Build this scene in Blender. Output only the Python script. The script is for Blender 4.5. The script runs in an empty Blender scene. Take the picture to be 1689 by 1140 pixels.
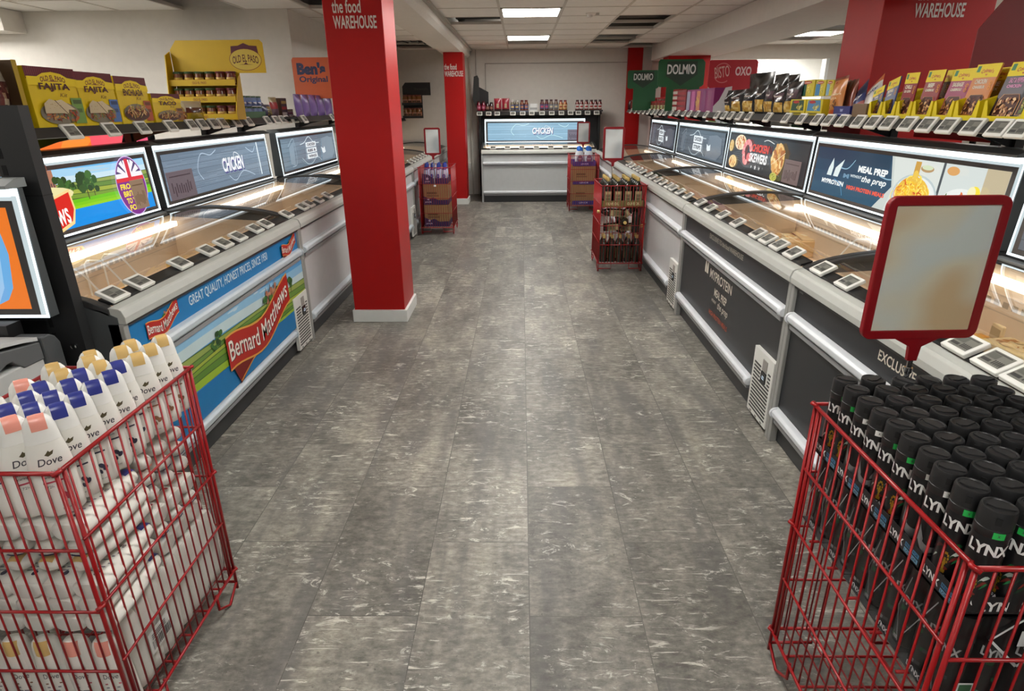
import bpy, math, random
from mathutils import Vector, Matrix
PI = math.pi
sc = bpy.context.scene
col = sc.collection

# ------------------------------------------------------------------ camera, world, exposure
FPX, CX, CY = 1007.638, 844.5, 570.0
CAM = Vector((0, 0, 1.5))
_t, _y, _r = 0.373856306, 0.0172766169, 0.00909847968
_f = Vector((-math.sin(_y)*math.cos(_t), math.cos(_y)*math.cos(_t), -math.sin(_t)))
_ri = Vector((math.cos(_y), math.sin(_y), 0))
_d = _f.cross(_ri)
RIGHT = math.cos(_r)*_ri + math.sin(_r)*_d
DOWN = -math.sin(_r)*_ri + math.cos(_r)*_d
cd = bpy.data.cameras.new('camera')
cam = bpy.data.objects.new('camera', cd)
col.objects.link(cam)
cd.sensor_width = 36
cd.lens = 36*FPX/1689
cd.clip_start = 0.05
mw = Matrix((RIGHT, -DOWN, -_f)).transposed().to_4x4()
mw.translation = CAM
cam.matrix_world = mw
sc.camera = cam

w = bpy.data.worlds.new('world')
sc.world = w
w.use_nodes = True
_bg = w.node_tree.nodes['Background']
_sky = w.node_tree.nodes.new('ShaderNodeTexSky')
_sky.sky_type = 'HOSEK_WILKIE'
_sky.turbidity = 6
_sky.sun_direction = (0.3, 0.5, 0.8)
w.node_tree.links.new(_sky.outputs[0], _bg.inputs[0])
_bg.inputs[1].default_value = 1.2

sc.view_settings.view_transform = 'Standard'
sc.view_settings.look = 'None'
sc.view_settings.exposure = 0.0
sc.view_settings.gamma = 1.0
sc.view_settings.use_curve_mapping = False
LAMP = 37.0      # ceiling panel radiance
try:
    sc.cycles.use_denoising = True
    sc.cycles.max_bounces = 8
    sc.cycles.diffuse_bounces = 4
    sc.cycles.glossy_bounces = 4
    sc.cycles.transparent_max_bounces = 16
    sc.cycles.sample_clamp_indirect = 6.0
    sc.cycles.caustics_reflective = False
    sc.cycles.caustics_refractive = False
except Exception:
    pass

def at(x, y, ax, v):
    """The point of the plane ax = v that the photograph shows at pixel x, y."""
    d = ((x-CX)*RIGHT + (y-CY)*DOWN)/FPX + _f
    i = 'XYZ'.index(ax)
    return CAM + d*((v-CAM[i])/d[i])

# ------------------------------------------------------------------ materials
def lin(c):
    c = c/255.0
    return c/12.92 if c <= 0.04045 else ((c+0.055)/1.055)**2.4
_mats = {}
def P(r, g, b, rough=0.5, metal=0.0, bump=0.0, spec=0.5):
    """painted / printed surface with a faint procedural variation"""
    k = ('P', r, g, b, rough, metal, bump, spec)
    if k in _mats: return _mats[k]
    m = bpy.data.materials.new('surface_%d_%d_%d' % (r, g, b))
    m.use_nodes = True
    nt = m.node_tree; bs = nt.nodes['Principled BSDF']
    c = (lin(r), lin(g), lin(b), 1)
    bs.inputs['Roughness'].default_value = rough
    bs.inputs['Metallic'].default_value = metal
    bs.inputs['Specular IOR Level'].default_value = spec
    tc = nt.nodes.new('ShaderNodeTexCoord'); nz = nt.nodes.new('ShaderNodeTexNoise')
    nz.inputs['Scale'].default_value = 14; nz.inputs['Detail'].default_value = 3
    mr = nt.nodes.new('ShaderNodeMapRange')
    mr.inputs['To Min'].default_value = 0.93; mr.inputs['To Max'].default_value = 1.05
    mx = nt.nodes.new('ShaderNodeVectorMath'); mx.operation = 'SCALE'
    mx.inputs[0].default_value = c[:3]
    L = nt.links.new
    L(tc.outputs['Object'], nz.inputs['Vector']); L(nz.outputs['Fac'], mr.inputs['Value'])
    L(mr.outputs['Result'], mx.inputs['Scale']); L(mx.outputs[0], bs.inputs['Base Color'])
    if bump:
        n2 = nt.nodes.new('ShaderNodeTexNoise'); n2.inputs['Scale'].default_value = 160
        bp = nt.nodes.new('ShaderNodeBump'); bp.inputs['Strength'].default_value = bump
        bp.inputs['Distance'].default_value = 0.004
        L(tc.outputs['Object'], n2.inputs['Vector']); L(n2.outputs['Fac'], bp.inputs['Height']); L(bp.outputs[0], bs.inputs['Normal'])
    _mats[k] = m
    return m

def E(r, g, b, s=1.0):
    """backlit film or lamp; glossy cover in front"""
    k = ('E', r, g, b, s)
    if k in _mats: return _mats[k]
    m = bpy.data.materials.new('lit_%d_%d_%d' % (r, g, b))
    m.use_nodes = True
    nt = m.node_tree; bs = nt.nodes['Principled BSDF']
    bs.inputs['Base Color'].default_value = (0.02, 0.02, 0.02, 1)
    bs.inputs['Roughness'].default_value = 0.15
    bs.inputs['Emission Color'].default_value = (lin(r), lin(g), lin(b), 1)
    bs.inputs['Emission Strength'].default_value = s
    _mats[k] = m
    return m

def GLASS(tint=(1, 1, 1), gloss=0.0, name='clear_glass', ior=1.5, fmax=1.0):
    k = ('G', tint, gloss, name, ior)
    if k in _mats: return _mats[k]
    m = bpy.data.materials.new(name)
    m.use_nodes = True
    nt = m.node_tree
    nt.nodes.remove(nt.nodes['Principled BSDF'])
    out = nt.nodes['Material Output']
    tr = nt.nodes.new('ShaderNodeBsdfTransparent'); tr.inputs[0].default_value = (*tint, 1)
    gl = nt.nodes.new('ShaderNodeBsdfGlossy'); gl.inputs['Roughness'].default_value = gloss
    lw = nt.nodes.new('ShaderNodeLayerWeight'); lw.inputs[0].default_value = 0.5
    pw = nt.nodes.new('ShaderNodeMath'); pw.operation = 'POWER'; pw.inputs[1].default_value = 4.0
    f0 = ((ior-1)/(ior+1))**2
    fr = nt.nodes.new('ShaderNodeMapRange'); fr.inputs['To Min'].default_value = f0*1.6; fr.inputs['To Max'].default_value = fmax
    nt.links.new(lw.outputs['Facing'], pw.inputs[0]); nt.links.new(pw.outputs[0], fr.inputs['Value'])
    mx = nt.nodes.new('ShaderNodeMixShader')
    L = nt.links.new
    L(fr.outputs[0], mx.inputs[0]); L(tr.outputs[0], mx.inputs[1]); L(gl.outputs[0], mx.inputs[2]); L(mx.outputs[0], out.inputs[0])
    _mats[k] = m
    return m

WHITE = P(226, 228, 226, 0.4); BLACK = P(22, 22, 23, 0.45); DARK = P(45, 46, 48, 0.5); SILVER = P(190, 192, 194, 0.3, 0.9)
RED = P(172, 12, 12, 0.4, 0, 0, 0.35); CHROME = P(210, 212, 214, 0.12, 1.0)

# ------------------------------------------------------------------ mesh builder
CH = {}
class G:
    def __init__(s): s.v = []; s.f = []; s.m = []; s.ms = []; s.k = {}
    def mi(s, m):
        if m.name not in s.k: s.k[m.name] = len(s.ms); s.ms.append(m)
        return s.k[m.name]
    def add(s, vs, fs, m):
        o = len(s.v); i = s.mi(m)
        s.v += [tuple(p) for p in vs]
        for q in fs: s.f.append([o+j for j in q]); s.m.append(i)
        return s
    def box(s, x0, x1, y0, y1, z0, z1, m):
        v = [(x, y, z) for z in (z0, z1) for y in (y0, y1) for x in (x0, x1)]
        return s.add(v, [(0, 2, 3, 1), (4, 5, 7, 6), (0, 1, 5, 4), (2, 6, 7, 3), (0, 4, 6, 2), (1, 3, 7, 5)], m)
    def quad(s, a, b, c, d, m): return s.add([a, b, c, d], [(0, 1, 2, 3)], m)
    def prism(s, poly, ax, a, b, m, cap=True):
        """poly: points in the two other axes (in order), extruded along ax from a to b"""
        def pt(p, t):
            if ax == 'x': return (t, p[0], p[1])
            if ax == 'y': return (p[0], t, p[1])
            return (p[0], p[1], t)
        n = len(poly)
        v = [pt(p, a) for p in poly] + [pt(p, b) for p in poly]
        f = [(i, (i+1) % n, n+(i+1) % n, n+i) for i in range(n)]
        if cap: f += [tuple(range(n-1, -1, -1)), tuple(range(n, 2*n))]
        return s.add(v, f, m)
    def strip(s, prof, ax, a, b, th, m):
        """open profile given thickness th (downwards) and extruded"""
        return s.prism(list(prof)+[(p[0], p[1]-th) for p in reversed(prof)], ax, a, b, m)
    def tube(s, pts, r, m, n=6, closed=False, caps=True):
        pts = [Vector(p) for p in pts]; k = len(pts); vs = []; fs = []
        for i, p in enumerate(pts):
            if closed: t = pts[(i+1) % k]-pts[i-1]
            else: t = pts[min(i+1, k-1)]-pts[max(i-1, 0)]
            t = t.normalized() if t.length > 1e-9 else Vector((0, 0, 1))
            up = Vector((0, 0, 1)) if abs(t.z) < 0.9 else Vector((1, 0, 0))
            a = t.cross(up).normalized(); b = a.cross(t)
            for j in range(n):
                q = 2*PI*j/n
                vs.append(p+a*(r*math.cos(q))+b*(r*math.sin(q)))
        for i in range(k if closed else k-1):
            for j in range(n):
                fs.append((i*n+j, i*n+(j+1) % n, ((i+1) % k)*n+(j+1) % n, ((i+1) % k)*n+j))
        if caps and not closed: fs += [tuple(range(n-1, -1, -1)), tuple((k-1)*n+j for j in range(n))]
        return s.add(vs, fs, m)
    def lathe(s, prof, m, n=16, sx=1.0, sy=1.0, o=(0, 0, 0), mf=None, pw=2.0):
        """prof: (r, z) pairs bottom to top; mf(i) gives the material of ring i"""
        vs = []
        for r, z in prof:
            for j in range(n):
                q = 2*PI*j/n; c, d = math.cos(q), math.sin(q)
                c = math.copysign(abs(c)**(2/pw), c); d = math.copysign(abs(d)**(2/pw), d)
                vs.append((o[0]+r*sx*c, o[1]+r*sy*d, o[2]+z))
        o0 = len(s.v); s.v += vs
        for i in range(len(prof)-1):
            mi = s.mi(mf(i) if mf else m)
            for j in range(n):
                s.f.append([o0+i*n+j, o0+i*n+(j+1) % n, o0+(i+1)*n+(j+1) % n, o0+(i+1)*n+j]); s.m.append(mi)
        for i, rev in ((0, True), (len(prof)-1, False)):
            if prof[i][0] > 1e-5:
                q = [o0+i*n+j for j in range(n)]
                s.f.append(q[::-1] if rev else q); s.m.append(s.mi((mf(min(i, len(prof)-2)) if mf else m)))
        return s
    def build(s, name, parent=None, smooth=False, bev=0, loc=None, rot=None, sub=0):
        me = bpy.data.meshes.new(name)
        me.from_pydata(s.v, [], s.f)
        for m in s.ms: me.materials.append(m)
        me.polygons.foreach_set('material_index', s.m)
        if smooth:
            me.polygons.foreach_set('use_smooth', [True]*len(s.f))
        me.update()
        if smooth and smooth is not True:
            me.set_sharp_from_angle(angle=smooth)
        o = bpy.data.objects.new(name, me)
        col.objects.link(o)
        if parent: o.parent = parent; CH.setdefault(parent.name, []).append(o)
        if loc: o.location = loc
        if rot: o.rotation_euler = rot
        if bev:
            b = o.modifiers.new('bevel', 'BEVEL'); b.width = bev; b.segments = 2; b.limit_method = 'ANGLE'
        return o

# ------------------------------------------------------------------ flat lettering and artwork
_glyph = {}
def glyphs(body, bold=0.0, shear=0.0, spacing=1.0):
    k = (body, bold, shear, spacing)
    if k in _glyph: return _glyph[k]
    cu = bpy.data.curves.new('lettering', 'FONT')
    cu.body = body; cu.offset = bold; cu.shear = shear; cu.space_character = spacing; cu.resolution_u = 3
    o = bpy.data.objects.new('lettering', cu)
    col.objects.link(o)
    dg = bpy.context.evaluated_depsgraph_get()
    me = o.evaluated_get(dg).to_mesh()
    vs = [(v.co.x, v.co.y) for v in me.vertices]; fs = [tuple(p.vertices) for p in me.polygons]
    o.evaluated_get(dg).to_mesh_clear()
    col.objects.unlink(o); bpy.data.objects.remove(o); bpy.data.curves.remove(cu)
    if vs:
        x0 = min(v[0] for v in vs); x1 = max(v[0] for v in vs); y0 = min(v[1] for v in vs); y1 = max(v[1] for v in vs)
    else: x0 = x1 = y0 = y1 = 0
    _glyph[k] = (vs, fs, (x0, x1, y0, y1))
    return _glyph[k]

class Art:
    """flat shapes on the face o + x*u + y*v, each a hair further along n"""
    def __init__(s, g, o, u, v, mf=P, step=0.00012, warp=None):
        s.g = g; s.o = Vector(o); s.u = Vector(u).normalized(); s.vv = Vector(v).normalized()
        s.n = s.u.cross(s.vv).normalized(); s.z = 0.0004; s.step = step; s.mf = mf; s.warp = warp
    def pt(s, x, y):
        p = s.o+s.u*x+s.vv*y+s.n*s.z
        if s.warp: p = p+s.n*s.warp(x, y)
        return p
    def c(s, m): return s.mf(*m) if isinstance(m, tuple) else m
    def raw(s, pts, fs, m):
        s.g.add([s.pt(*p) for p in pts], fs, s.c(m)); s.z += s.step; return s
    def poly(s, pts, m): return s.raw(pts, [tuple(range(len(pts)))], m)
    def rect(s, x0, x1, y0, y1, m): return s.poly([(x0, y0), (x1, y0), (x1, y1), (x0, y1)], m)
    def ell(s, x, y, a, b, m, n=20, rot=0.0, q0=0.0, q1=2*PI):
        full = q1-q0 > 6.28
        P_ = []
        for i in range(n if full else n+1):
            q = q0+(q1-q0)*i/n; X, Y = a*math.cos(q), b*math.sin(q)
            P_.append((x+X*math.cos(rot)-Y*math.sin(rot), y+X*math.sin(rot)+Y*math.cos(rot)))
        return s.poly(P_, m)
    def line(s, pts, w, m):
        vs = []; fs = []
        for i, p in enumerate(pts):
            a = pts[max(i-1, 0)]; b = pts[min(i+1, len(pts)-1)]
            dx, dy = b[0]-a[0], b[1]-a[1]; L = math.hypot(dx, dy) or 1
            vs += [(p[0]-dy/L*w/2, p[1]+dx/L*w/2), (p[0]+dy/L*w/2, p[1]-dx/L*w/2)]
        for i in range(len(pts)-1): fs.append((2*i, 2*i+1, 2*i+3, 2*i+2))
        return s.raw(vs, fs, m)
    def curve(s, f, t0, t1, n, w, m): return s.line([f(t0+(t1-t0)*i/n) for i in range(n+1)], w, m)
    def text(s, body, x, y, h, m, w=None, al='c', bold=0.0, shear=0.0, bend=None, rot=0.0, spacing=1.0):
        """lettering of height h (capitals and all), squeezed or stretched to width w; (x, y) = lower middle / lower left"""
        if w and bold:                                         # squeezed letters take less weight, so their counters stay open
            _, _, (x0, x1, y0, y1) = glyphs(body, 0.0, shear, spacing)
            if x1 > x0: bold = round(bold*min(1.0, 1.25*(w/(x1-x0))/(h/(y1-y0))), 3)
        vs, fs, (x0, x1, y0, y1) = glyphs(body, bold, shear, spacing)
        if not vs: return s
        k = h/(y1-y0); kx = w/(x1-x0) if w else k
        ww = kx*(x1-x0); ox = x-(ww/2 if al == 'c' else 0 if al == 'l' else ww)
        q = []
        for a, b in vs:
            X = (a-x0)*kx; Y = (b-y0)*k
            if bend: Y += bend((X/ww)*2-1)*h
            X += ox-x
            q.append((x+X*math.cos(rot)-Y*math.sin(rot), y+X*math.sin(rot)+Y*math.cos(rot)))
        return s.raw(q, fs, m)
    def blobs(s, rng, n, fx, fy, r0, r1, cols, asp=0.6):
        """a picture made of many small pieces; fx, fy draw a position"""
        for i in range(n):
            r = rng.uniform(r0, r1)
            s.ell(fx(rng), fy(rng), r, r*rng.uniform(asp, 1), rng.choice(cols), n=7, rot=rng.uniform(0, 3))
        return s
    def dish(s, rng, x, y, a, b, n, cols, r=0.2, plate=None):
        """a plate or bowl of food seen as a picture"""
        if plate: s.ell(x, y, a*1.15, b*1.15, plate)
        k = []
        for i in range(n):
            q = rng.uniform(0, 2*PI); t = math.sqrt(rng.random())
            k.append((x+a*t*0.9*math.cos(q), y+b*t*0.9*math.sin(q)))
        for px, py in k:
            rr = rng.uniform(0.5, 1)*r
            s.ell(px, py, a*rr, b*rr*rng.uniform(0.5, 1), rng.choice(cols), n=7, rot=rng.uniform(0, 3))
        return s

# ------------------------------------------------------------------ scene objects
def tag(o, label, cat, group=None):
    o['label'] = label; o['category'] = cat
    if group: o['group'] = group
    return o
def thing(name, label, cat, loc=(0, 0, 0), rz=0.0, group=None, rot=None):
    o = bpy.data.objects.new(name, None)
    o.empty_display_size = 0.1
    col.objects.link(o)
    o.location = loc; o.rotation_euler = rot or (0, 0, rz)
    return tag(o, label, cat, group)
def struct(o):
    o['kind'] = 'structure'; return o
def dup(root, loc, rz, label, group=None, rot=None, cat=None):
    """a copy of a thing with copies of its parts and sub-parts"""
    r = root.copy(); col.objects.link(r)
    r.location = loc; r.rotation_euler = rot or (0, 0, rz); r['label'] = label
    if group: r['group'] = group
    for ch in CH.get(root.name, ()):
        c = ch.copy(); col.objects.link(c); c.parent = r; CH.setdefault(r.name, []).append(c)
        for g2 in CH.get(ch.name, ()):
            d = g2.copy(); col.objects.link(d); d.parent = c; CH.setdefault(c.name, []).append(d)
    return r
ORD = ['first', 'second', 'third', 'fourth', 'fifth', 'sixth', 'seventh', 'eighth', 'ninth', 'tenth', 'eleventh', 'twelfth', 'thirteenth',
       'fourteenth', 'fifteenth', 'sixteenth', 'seventeenth', 'eighteenth', 'nineteenth', 'twentieth', 'twenty-first', 'twenty-second',
       'twenty-third', 'twenty-fourth', 'twenty-fifth', 'twenty-sixth', 'twenty-seventh', 'twenty-eighth', 'twenty-ninth', 'thirtieth']
rng = random.Random(7)
RR, RL = -PI/2, PI/2          # facing the aisle from the right / from the left

# ================================================================== THE SETTING
ZC = 2.39
def floor_material():
    m = bpy.data.materials.new('worn_grey_vinyl_planks')
    m.use_nodes = True
    nt = m.node_tree; bs = nt.nodes['Principled BSDF']; L = nt.links.new; N = nt.nodes.new
    tc = N('ShaderNodeTexCoord')
    mp = N('ShaderNodeMapping'); mp.inputs['Rotation'].default_value = (0, 0, PI/2)
    L(tc.outputs['Object'], mp.inputs['Vector'])
    br = N('ShaderNodeTexBrick')
    br.offset = 0.5; br.offset_frequency = 2; br.squash = 1
    for k, v in (('Scale', 1), ('Mortar Size', 0.0016), ('Mortar Smooth', 0.2), ('Bias', 0), ('Brick Width', 0.7045), ('Row Height', 0.3525)): br.inputs[k].default_value = v
    br.inputs['Color1'].default_value = (0, 0, 0, 1); br.inputs['Color2'].default_value = (1, 1, 1, 1); br.inputs['Mortar'].default_value = (0.5, 0.5, 0.5, 1)
    L(mp.outputs[0], br.inputs['Vector'])
    # each plank shifts the pattern
    sh = N('ShaderNodeVectorMath'); sh.operation = 'MULTIPLY_ADD'
    sh.inputs[1].default_value = (7.3, 3.1, 5.7)
    L(br.outputs['Color'], sh.inputs[0]); L(tc.outputs['Object'], sh.inputs[2])
    def noise(scale, detail, rough=0.6, st=(1, 1, 1), dist=0.0):
        q = N('ShaderNodeMapping'); q.inputs['Scale'].default_value = st
        L(sh.outputs[0], q.inputs['Vector'])
        n = N('ShaderNodeTexNoise'); n.inputs['Scale'].default_value = scale; n.inputs['Detail'].default_value = detail
        n.inputs['Roughness'].default_value = rough; n.inputs['Distortion'].default_value = dist
        L(q.outputs[0], n.inputs['Vector']); return n.outputs['Fac']
    def ramp(src, stops):
        r = N('ShaderNodeValToRGB'); e = r.color_ramp.elements
        while len(e) < len(stops): e.new(0.5)
        for x, (p, c) in zip(e, stops): x.position = p; x.color = (lin(c[0]), lin(c[1]), lin(c[2]), 1)
        L(src, r.inputs[0]); return r.outputs[0]
    def mix(a, b, f, mode='MIX'):
        x = N('ShaderNodeMix'); x.data_type = 'RGBA'; x.blend_type = mode
        if isinstance(f, float): x.inputs[0].default_value = f
        else: L(f, x.inputs[0])
        L(a, x.inputs[6])
        if isinstance(b, tuple): x.inputs[7].default_value = b
        else: L(b, x.inputs[7])
        return x.outputs[2]
    def thr(src, a, b, lo=0.0, hi=1.0):
        r = N('ShaderNodeMapRange'); r.interpolation_type = 'SMOOTHSTEP'
        for k, v in (('From Min', a), ('From Max', b), ('To Min', lo), ('To Max', hi)): r.inputs[k].default_value = v
        L(src, r.inputs['Value']); return r.outputs['Result']
    base = ramp(noise(2.6, 9, 0.66, (1.7, 0.7, 1)), [(0.30, (112, 110, 106)), (0.46, (140, 138, 133)), (0.56, (160, 157, 151)), (0.72, (186, 182, 171))])
    fine = ramp(noise(34, 8, 0.72, (0.7, 1.3, 1)), [(0.3, (96, 94, 90)), (0.5, (150, 148, 143)), (0.7, (196, 193, 186))])
    c = mix(base, fine, 0.85, 'OVERLAY')
    # broad lengthwise streaks
    c = mix(c, (0.125, 0.12, 0.116, 1), thr(noise(3.0, 5, 0.55, (2.6, 0.35, 1)), 0.48, 0.66, 0, 0.62))
    # pale scuffs, some running across
    m1 = thr(noise(13, 10, 0.78, (0.8, 1.7, 1), 1.5), 0.55, 0.615, 0, 0.8)
    m2 = thr(noise(3.8, 4, 0.6), 0.46, 0.56)
    mu = N('ShaderNodeMath'); mu.operation = 'MULTIPLY'; L(m1, mu.inputs[0]); L(m2, mu.inputs[1])
    c = mix(c, (lin(212), lin(209), lin(198), 1), mu.outputs[0])
    m3 = thr(noise(16, 8, 0.7, (0.5, 3.4, 1), 0.8), 0.575, 0.64, 0, 0.8)
    m4 = thr(noise(2.3, 2, 0.5), 0.46, 0.56)
    mv = N('ShaderNodeMath'); mv.operation = 'MULTIPLY'; L(m3, mv.inputs[0]); L(m4, mv.inputs[1])
    c = mix(c, (lin(214), lin(210), lin(198), 1), mv.outputs[0])
    # dark pits
    c = mix(c, (0.06, 0.055, 0.05, 1), thr(noise(70, 3, 0.6), 0.66, 0.72, 0, 0.55))
    # plank tone and seams
    tone = N('ShaderNodeMapRange'); tone.inputs['To Min'].default_value = 0.84; tone.inputs['To Max'].default_value = 1.12
    L(br.outputs['Color'], tone.inputs['Value'])
    sc_ = N('ShaderNodeVectorMath'); sc_.operation = 'SCALE'; L(c, sc_.inputs[0]); L(tone.outputs[0], sc_.inputs['Scale'])
    c = mix(sc_.outputs[0], (0.07, 0.066, 0.06, 1), thr(br.outputs['Fac'], 0.2, 0.8, 0, 0.75))
    L(c, bs.inputs['Base Color'])
    bs.inputs['Roughness'].default_value = 0.42
    bs.inputs['Specular IOR Level'].default_value = 0.35
    bp = N('ShaderNodeBump'); bp.inputs['Strength'].default_value = 0.25; bp.inputs['Distance'].default_value = 0.002
    L(noise(40, 6), bp.inputs['Height']); L(bp.outputs[0], bs.inputs['Normal'])
    return m
FLOOR = floor_material()
# the object's origin sits on a plank corner so that the plank seams fall where they are in the place
g = G(); g.box(-6.9, 8.7, -8.2, 12.4, -0.06, 0, FLOOR)
fl = struct(g.build('floor'))
fl.location = (0.022+0.3525, 2.187, 0)

WALL = P(212, 207, 199, 0.75, 0, 0.05)
TILE = P(240, 237, 231, 0.85, 0, 0.12)
BARM = P(206, 200, 190, 0.6)
BEAMM = P(226, 221, 213, 0.75, 0, 0.04)
VOID = P(40, 38, 35, 0.9)
def ceiling(name, x0, xs, ys, xe, ye, holes, lights):
    """tile grid with real openings where tiles are out; a dark void with ducts above"""
    g = G(); gb = G()
    for i in range(len(xs)-1):
        for j in range(len(ys)-1):
            if (i, j) in holes or (i, j) in lights: continue
            g.box(xs[i]+0.008, xs[i+1]-0.008, ys[j]+0.008, ys[j+1]-0.008, ZC+0.004, ZC+0.016, TILE)
    for x in xs: gb.box(x-0.012, x+0.012, ys[0], ys[-1], ZC, ZC+0.03, BARM)
    for y in ys: gb.box(xs[0], xs[-1], y-0.012, y+0.012, ZC+0.001, ZC+0.03, BARM)
    return g, gb
def grid(a, b, o, s=0.63):
    k0 = math.ceil((a-o)/s); k1 = math.floor((b-o)/s)
    q = [o+s*k for k in range(k0, k1+1)]
    if not q or q[0]-a > 0.01: q = [a]+q
    if b-q[-1] > 0.01: q = q+[b]
    return q
xm = grid(-0.83, 2.18, -0.213); ym = grid(-5.8, 11.42, 6.76)
xl = grid(-6.3, -1.24, -2.045, 0.615); yl = grid(-5.8, 11.42, 6.65)
xr = grid(3.0, 8.8, 3.77, 0.63); yr = grid(-5.8, 11.1, 9.12)
def cell(xs, ys, x, y):
    return (max(i for i in range(len(xs)) if xs[i] <= x), max(j for j in range(len(ys)) if ys[j] <= y))
hm = {cell(xm, ym, x, y) for x, y in ((-0.5, 7.7), (0.1, 10.2), (1.3, 7.7), (1.3, 8.3), (1.3, 9.6), (1.3, 10.2), (1.8, 10.8), (1.3, 7.5), (2.0, 10.8))}
LM = [(0.1, y) for y in (7.0, 9.6, 4.55, 2.03, -0.5, -3.0)]
lm = {cell(xm, ym, x, y) for x, y in LM}
hl = {cell(xl, yl, x, y) for x, y in ((-2.9, 6.3), (-1.8, 6.5), (-1.8, 9.9), (-1.8, 10.5), (-1.8, 11.05))}
LL = [(-3.6, 4.7), (-3.6, 3.0), (-3.6, 0.5), (-5.4, 5.4), (-4.8, 4.7), (-5.4, 3.0), (-3.6, -2.5)]  # unseen panels, several added to brighten the left wall
ll = {cell(xl, yl, x, y) for x, y in LL}
hr = {cell(xr, yr, x, y) for x, y in ((4.0, 10.0), (4.0, 8.8), (4.6, 8.8), (5.3, 10.0))}
LR = [(4.0, 9.4), (4.0, 6.2), (4.0, 7.4), (4.0, 3.7), (4.0, 1.2), (5.9, 7.4), (5.9, -0.5)]  # first one is in view; the rest added to brighten the right beam
lr = {cell(xr, yr, x, y) for x, y in LR}
gc, gb = G(), G()
for xs, ys, h_, l_ in ((xm, ym, hm, lm), (xl, yl, hl, ll), (xr, yr, hr, lr)):
    a, b = ceiling('ceiling', 0, xs, ys, 0, 0, h_, l_)
    for src, dst in ((a, gc), (b, gb)):
        o = len(dst.v); dst.v += src.v
        for q, i in zip(src.f, src.m): dst.f.append([o+t for t in q]); dst.m.append(dst.mi(src.ms[i]))
struct(gc.build('ceiling'))
struct(gb.build('trim_1'))                                   # the suspension bars of the ceiling
g = G(); g.box(-6.5, 9, -6, 11.7, 2.95, 3.0, VOID)            # the slab above the tiles
for y in (7.9, 8.45, 9.75, 10.4): g.box(-0.8, 2.1, y-0.04, y+0.04, 2.5, 2.66, P(92, 86, 78, 0.7))
for y in (10.2, 10.9, 6.35): g.box(-3.4, -1.3, y-0.04, y+0.04, 2.5, 2.62, P(92, 86, 78, 0.7))
for k in range(5):
    x = -1.98+0.1*k
    g.tube([(x, 9.7+0.1*k, 2.6), (x+0.15, 10.1, 2.43-0.015*k), (x+0.3, 10.6, 2.41+0.02*k), (x+0.42, 11.3, 2.62)], 0.008, P(150, 148, 142, 0.5) if k % 2 else BLACK)
struct(g.build('ceiling'))

# walls
def wall(name, *boxes, m=WALL):
    g = G()
    for b in boxes: g.box(*b, m)
    return struct(g.build(name))
wall('wall_left', (-2.376, -2.256, 6.64, 11.42, 0, 3), (-6.5, -2.376, 6.64, 6.76, 0, 3))
wall('wall_back', (-2.376, 3.0, 11.42, 11.54, 0, 3))
wall('wall_far_left', (-6.62, -6.5, -6, 6.76, 0, 3))
wall('wall_front', (-6.5, -3.5, -6.12, -6, 0, 3), (5.5, 9, -6.12, -6, 0, 3), (-3.5, 5.5, -6.12, -6, 2.3, 3), (-3.5, 5.5, -6.12, -6, 0, 0.5))
wall('wall_right', (9.0, 9.12, -6, 14.5, 0, 3))
wall('wall_header', (3.0, 9.0, 11.1, 11.22, 2.18, 3), (5.05, 9.0, 11.1, 11.22, 0, 2.18), (2.9, 3.02, 11.1, 14.5, 0, 3))
wall('wall_far_back', (3.0, 3.3, 14.4, 14.5, 0, 3), (3.3, 4.9, 14.4, 14.5, 2.13, 3), (3.3, 4.9, 14.4, 14.5, 0, 0.6), (4.9, 9, 14.4, 14.5, 0, 3))
g = G(); g.box(3.02, 9, 11.22, 14.4, 2.36, 2.42, TILE); struct(g.build('ceiling'))
for i, (x0, x1, y, z0, z1) in enumerate(((3.3, 4.9, 14.44, 0.6, 2.13), (-3.5, 5.5, -6.06, 0.5, 2.3))):
    g = G(); fm = P(214, 216, 216, 0.4)
    for a, b, c, d in ((x0, x1, z0, z0+0.05), (x0, x1, z1-0.05, z1), (x0, x0+0.05, z0, z1), (x1-0.05, x1, z0, z1), ((x0+x1)/2-0.025, (x0+x1)/2+0.025, z0, z1)):
        g.box(a, b, y-0.03, y+0.03, c, d, fm)
    o = struct(g.build('window_%d' % (i+1)))
    g2 = G(); g2.quad((x0, y, z0), (x1, y, z0), (x1, y, z1), (x0, y, z1), GLASS()); g2.build('glass', o)
# slim white mullion and blue-white poster board by the opening on the right
g = G(); g.box(5.0, 5.05, 11.08, 11.24, 0, 2.18, P(232, 234, 232)); struct(g.build('trim_5'))
g = G(); g.box(4.35, 9, 13.2, 13.3, 0, 2.36, P(232, 233, 230, 0.6)); struct(g.build('wall_inner'))
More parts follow.
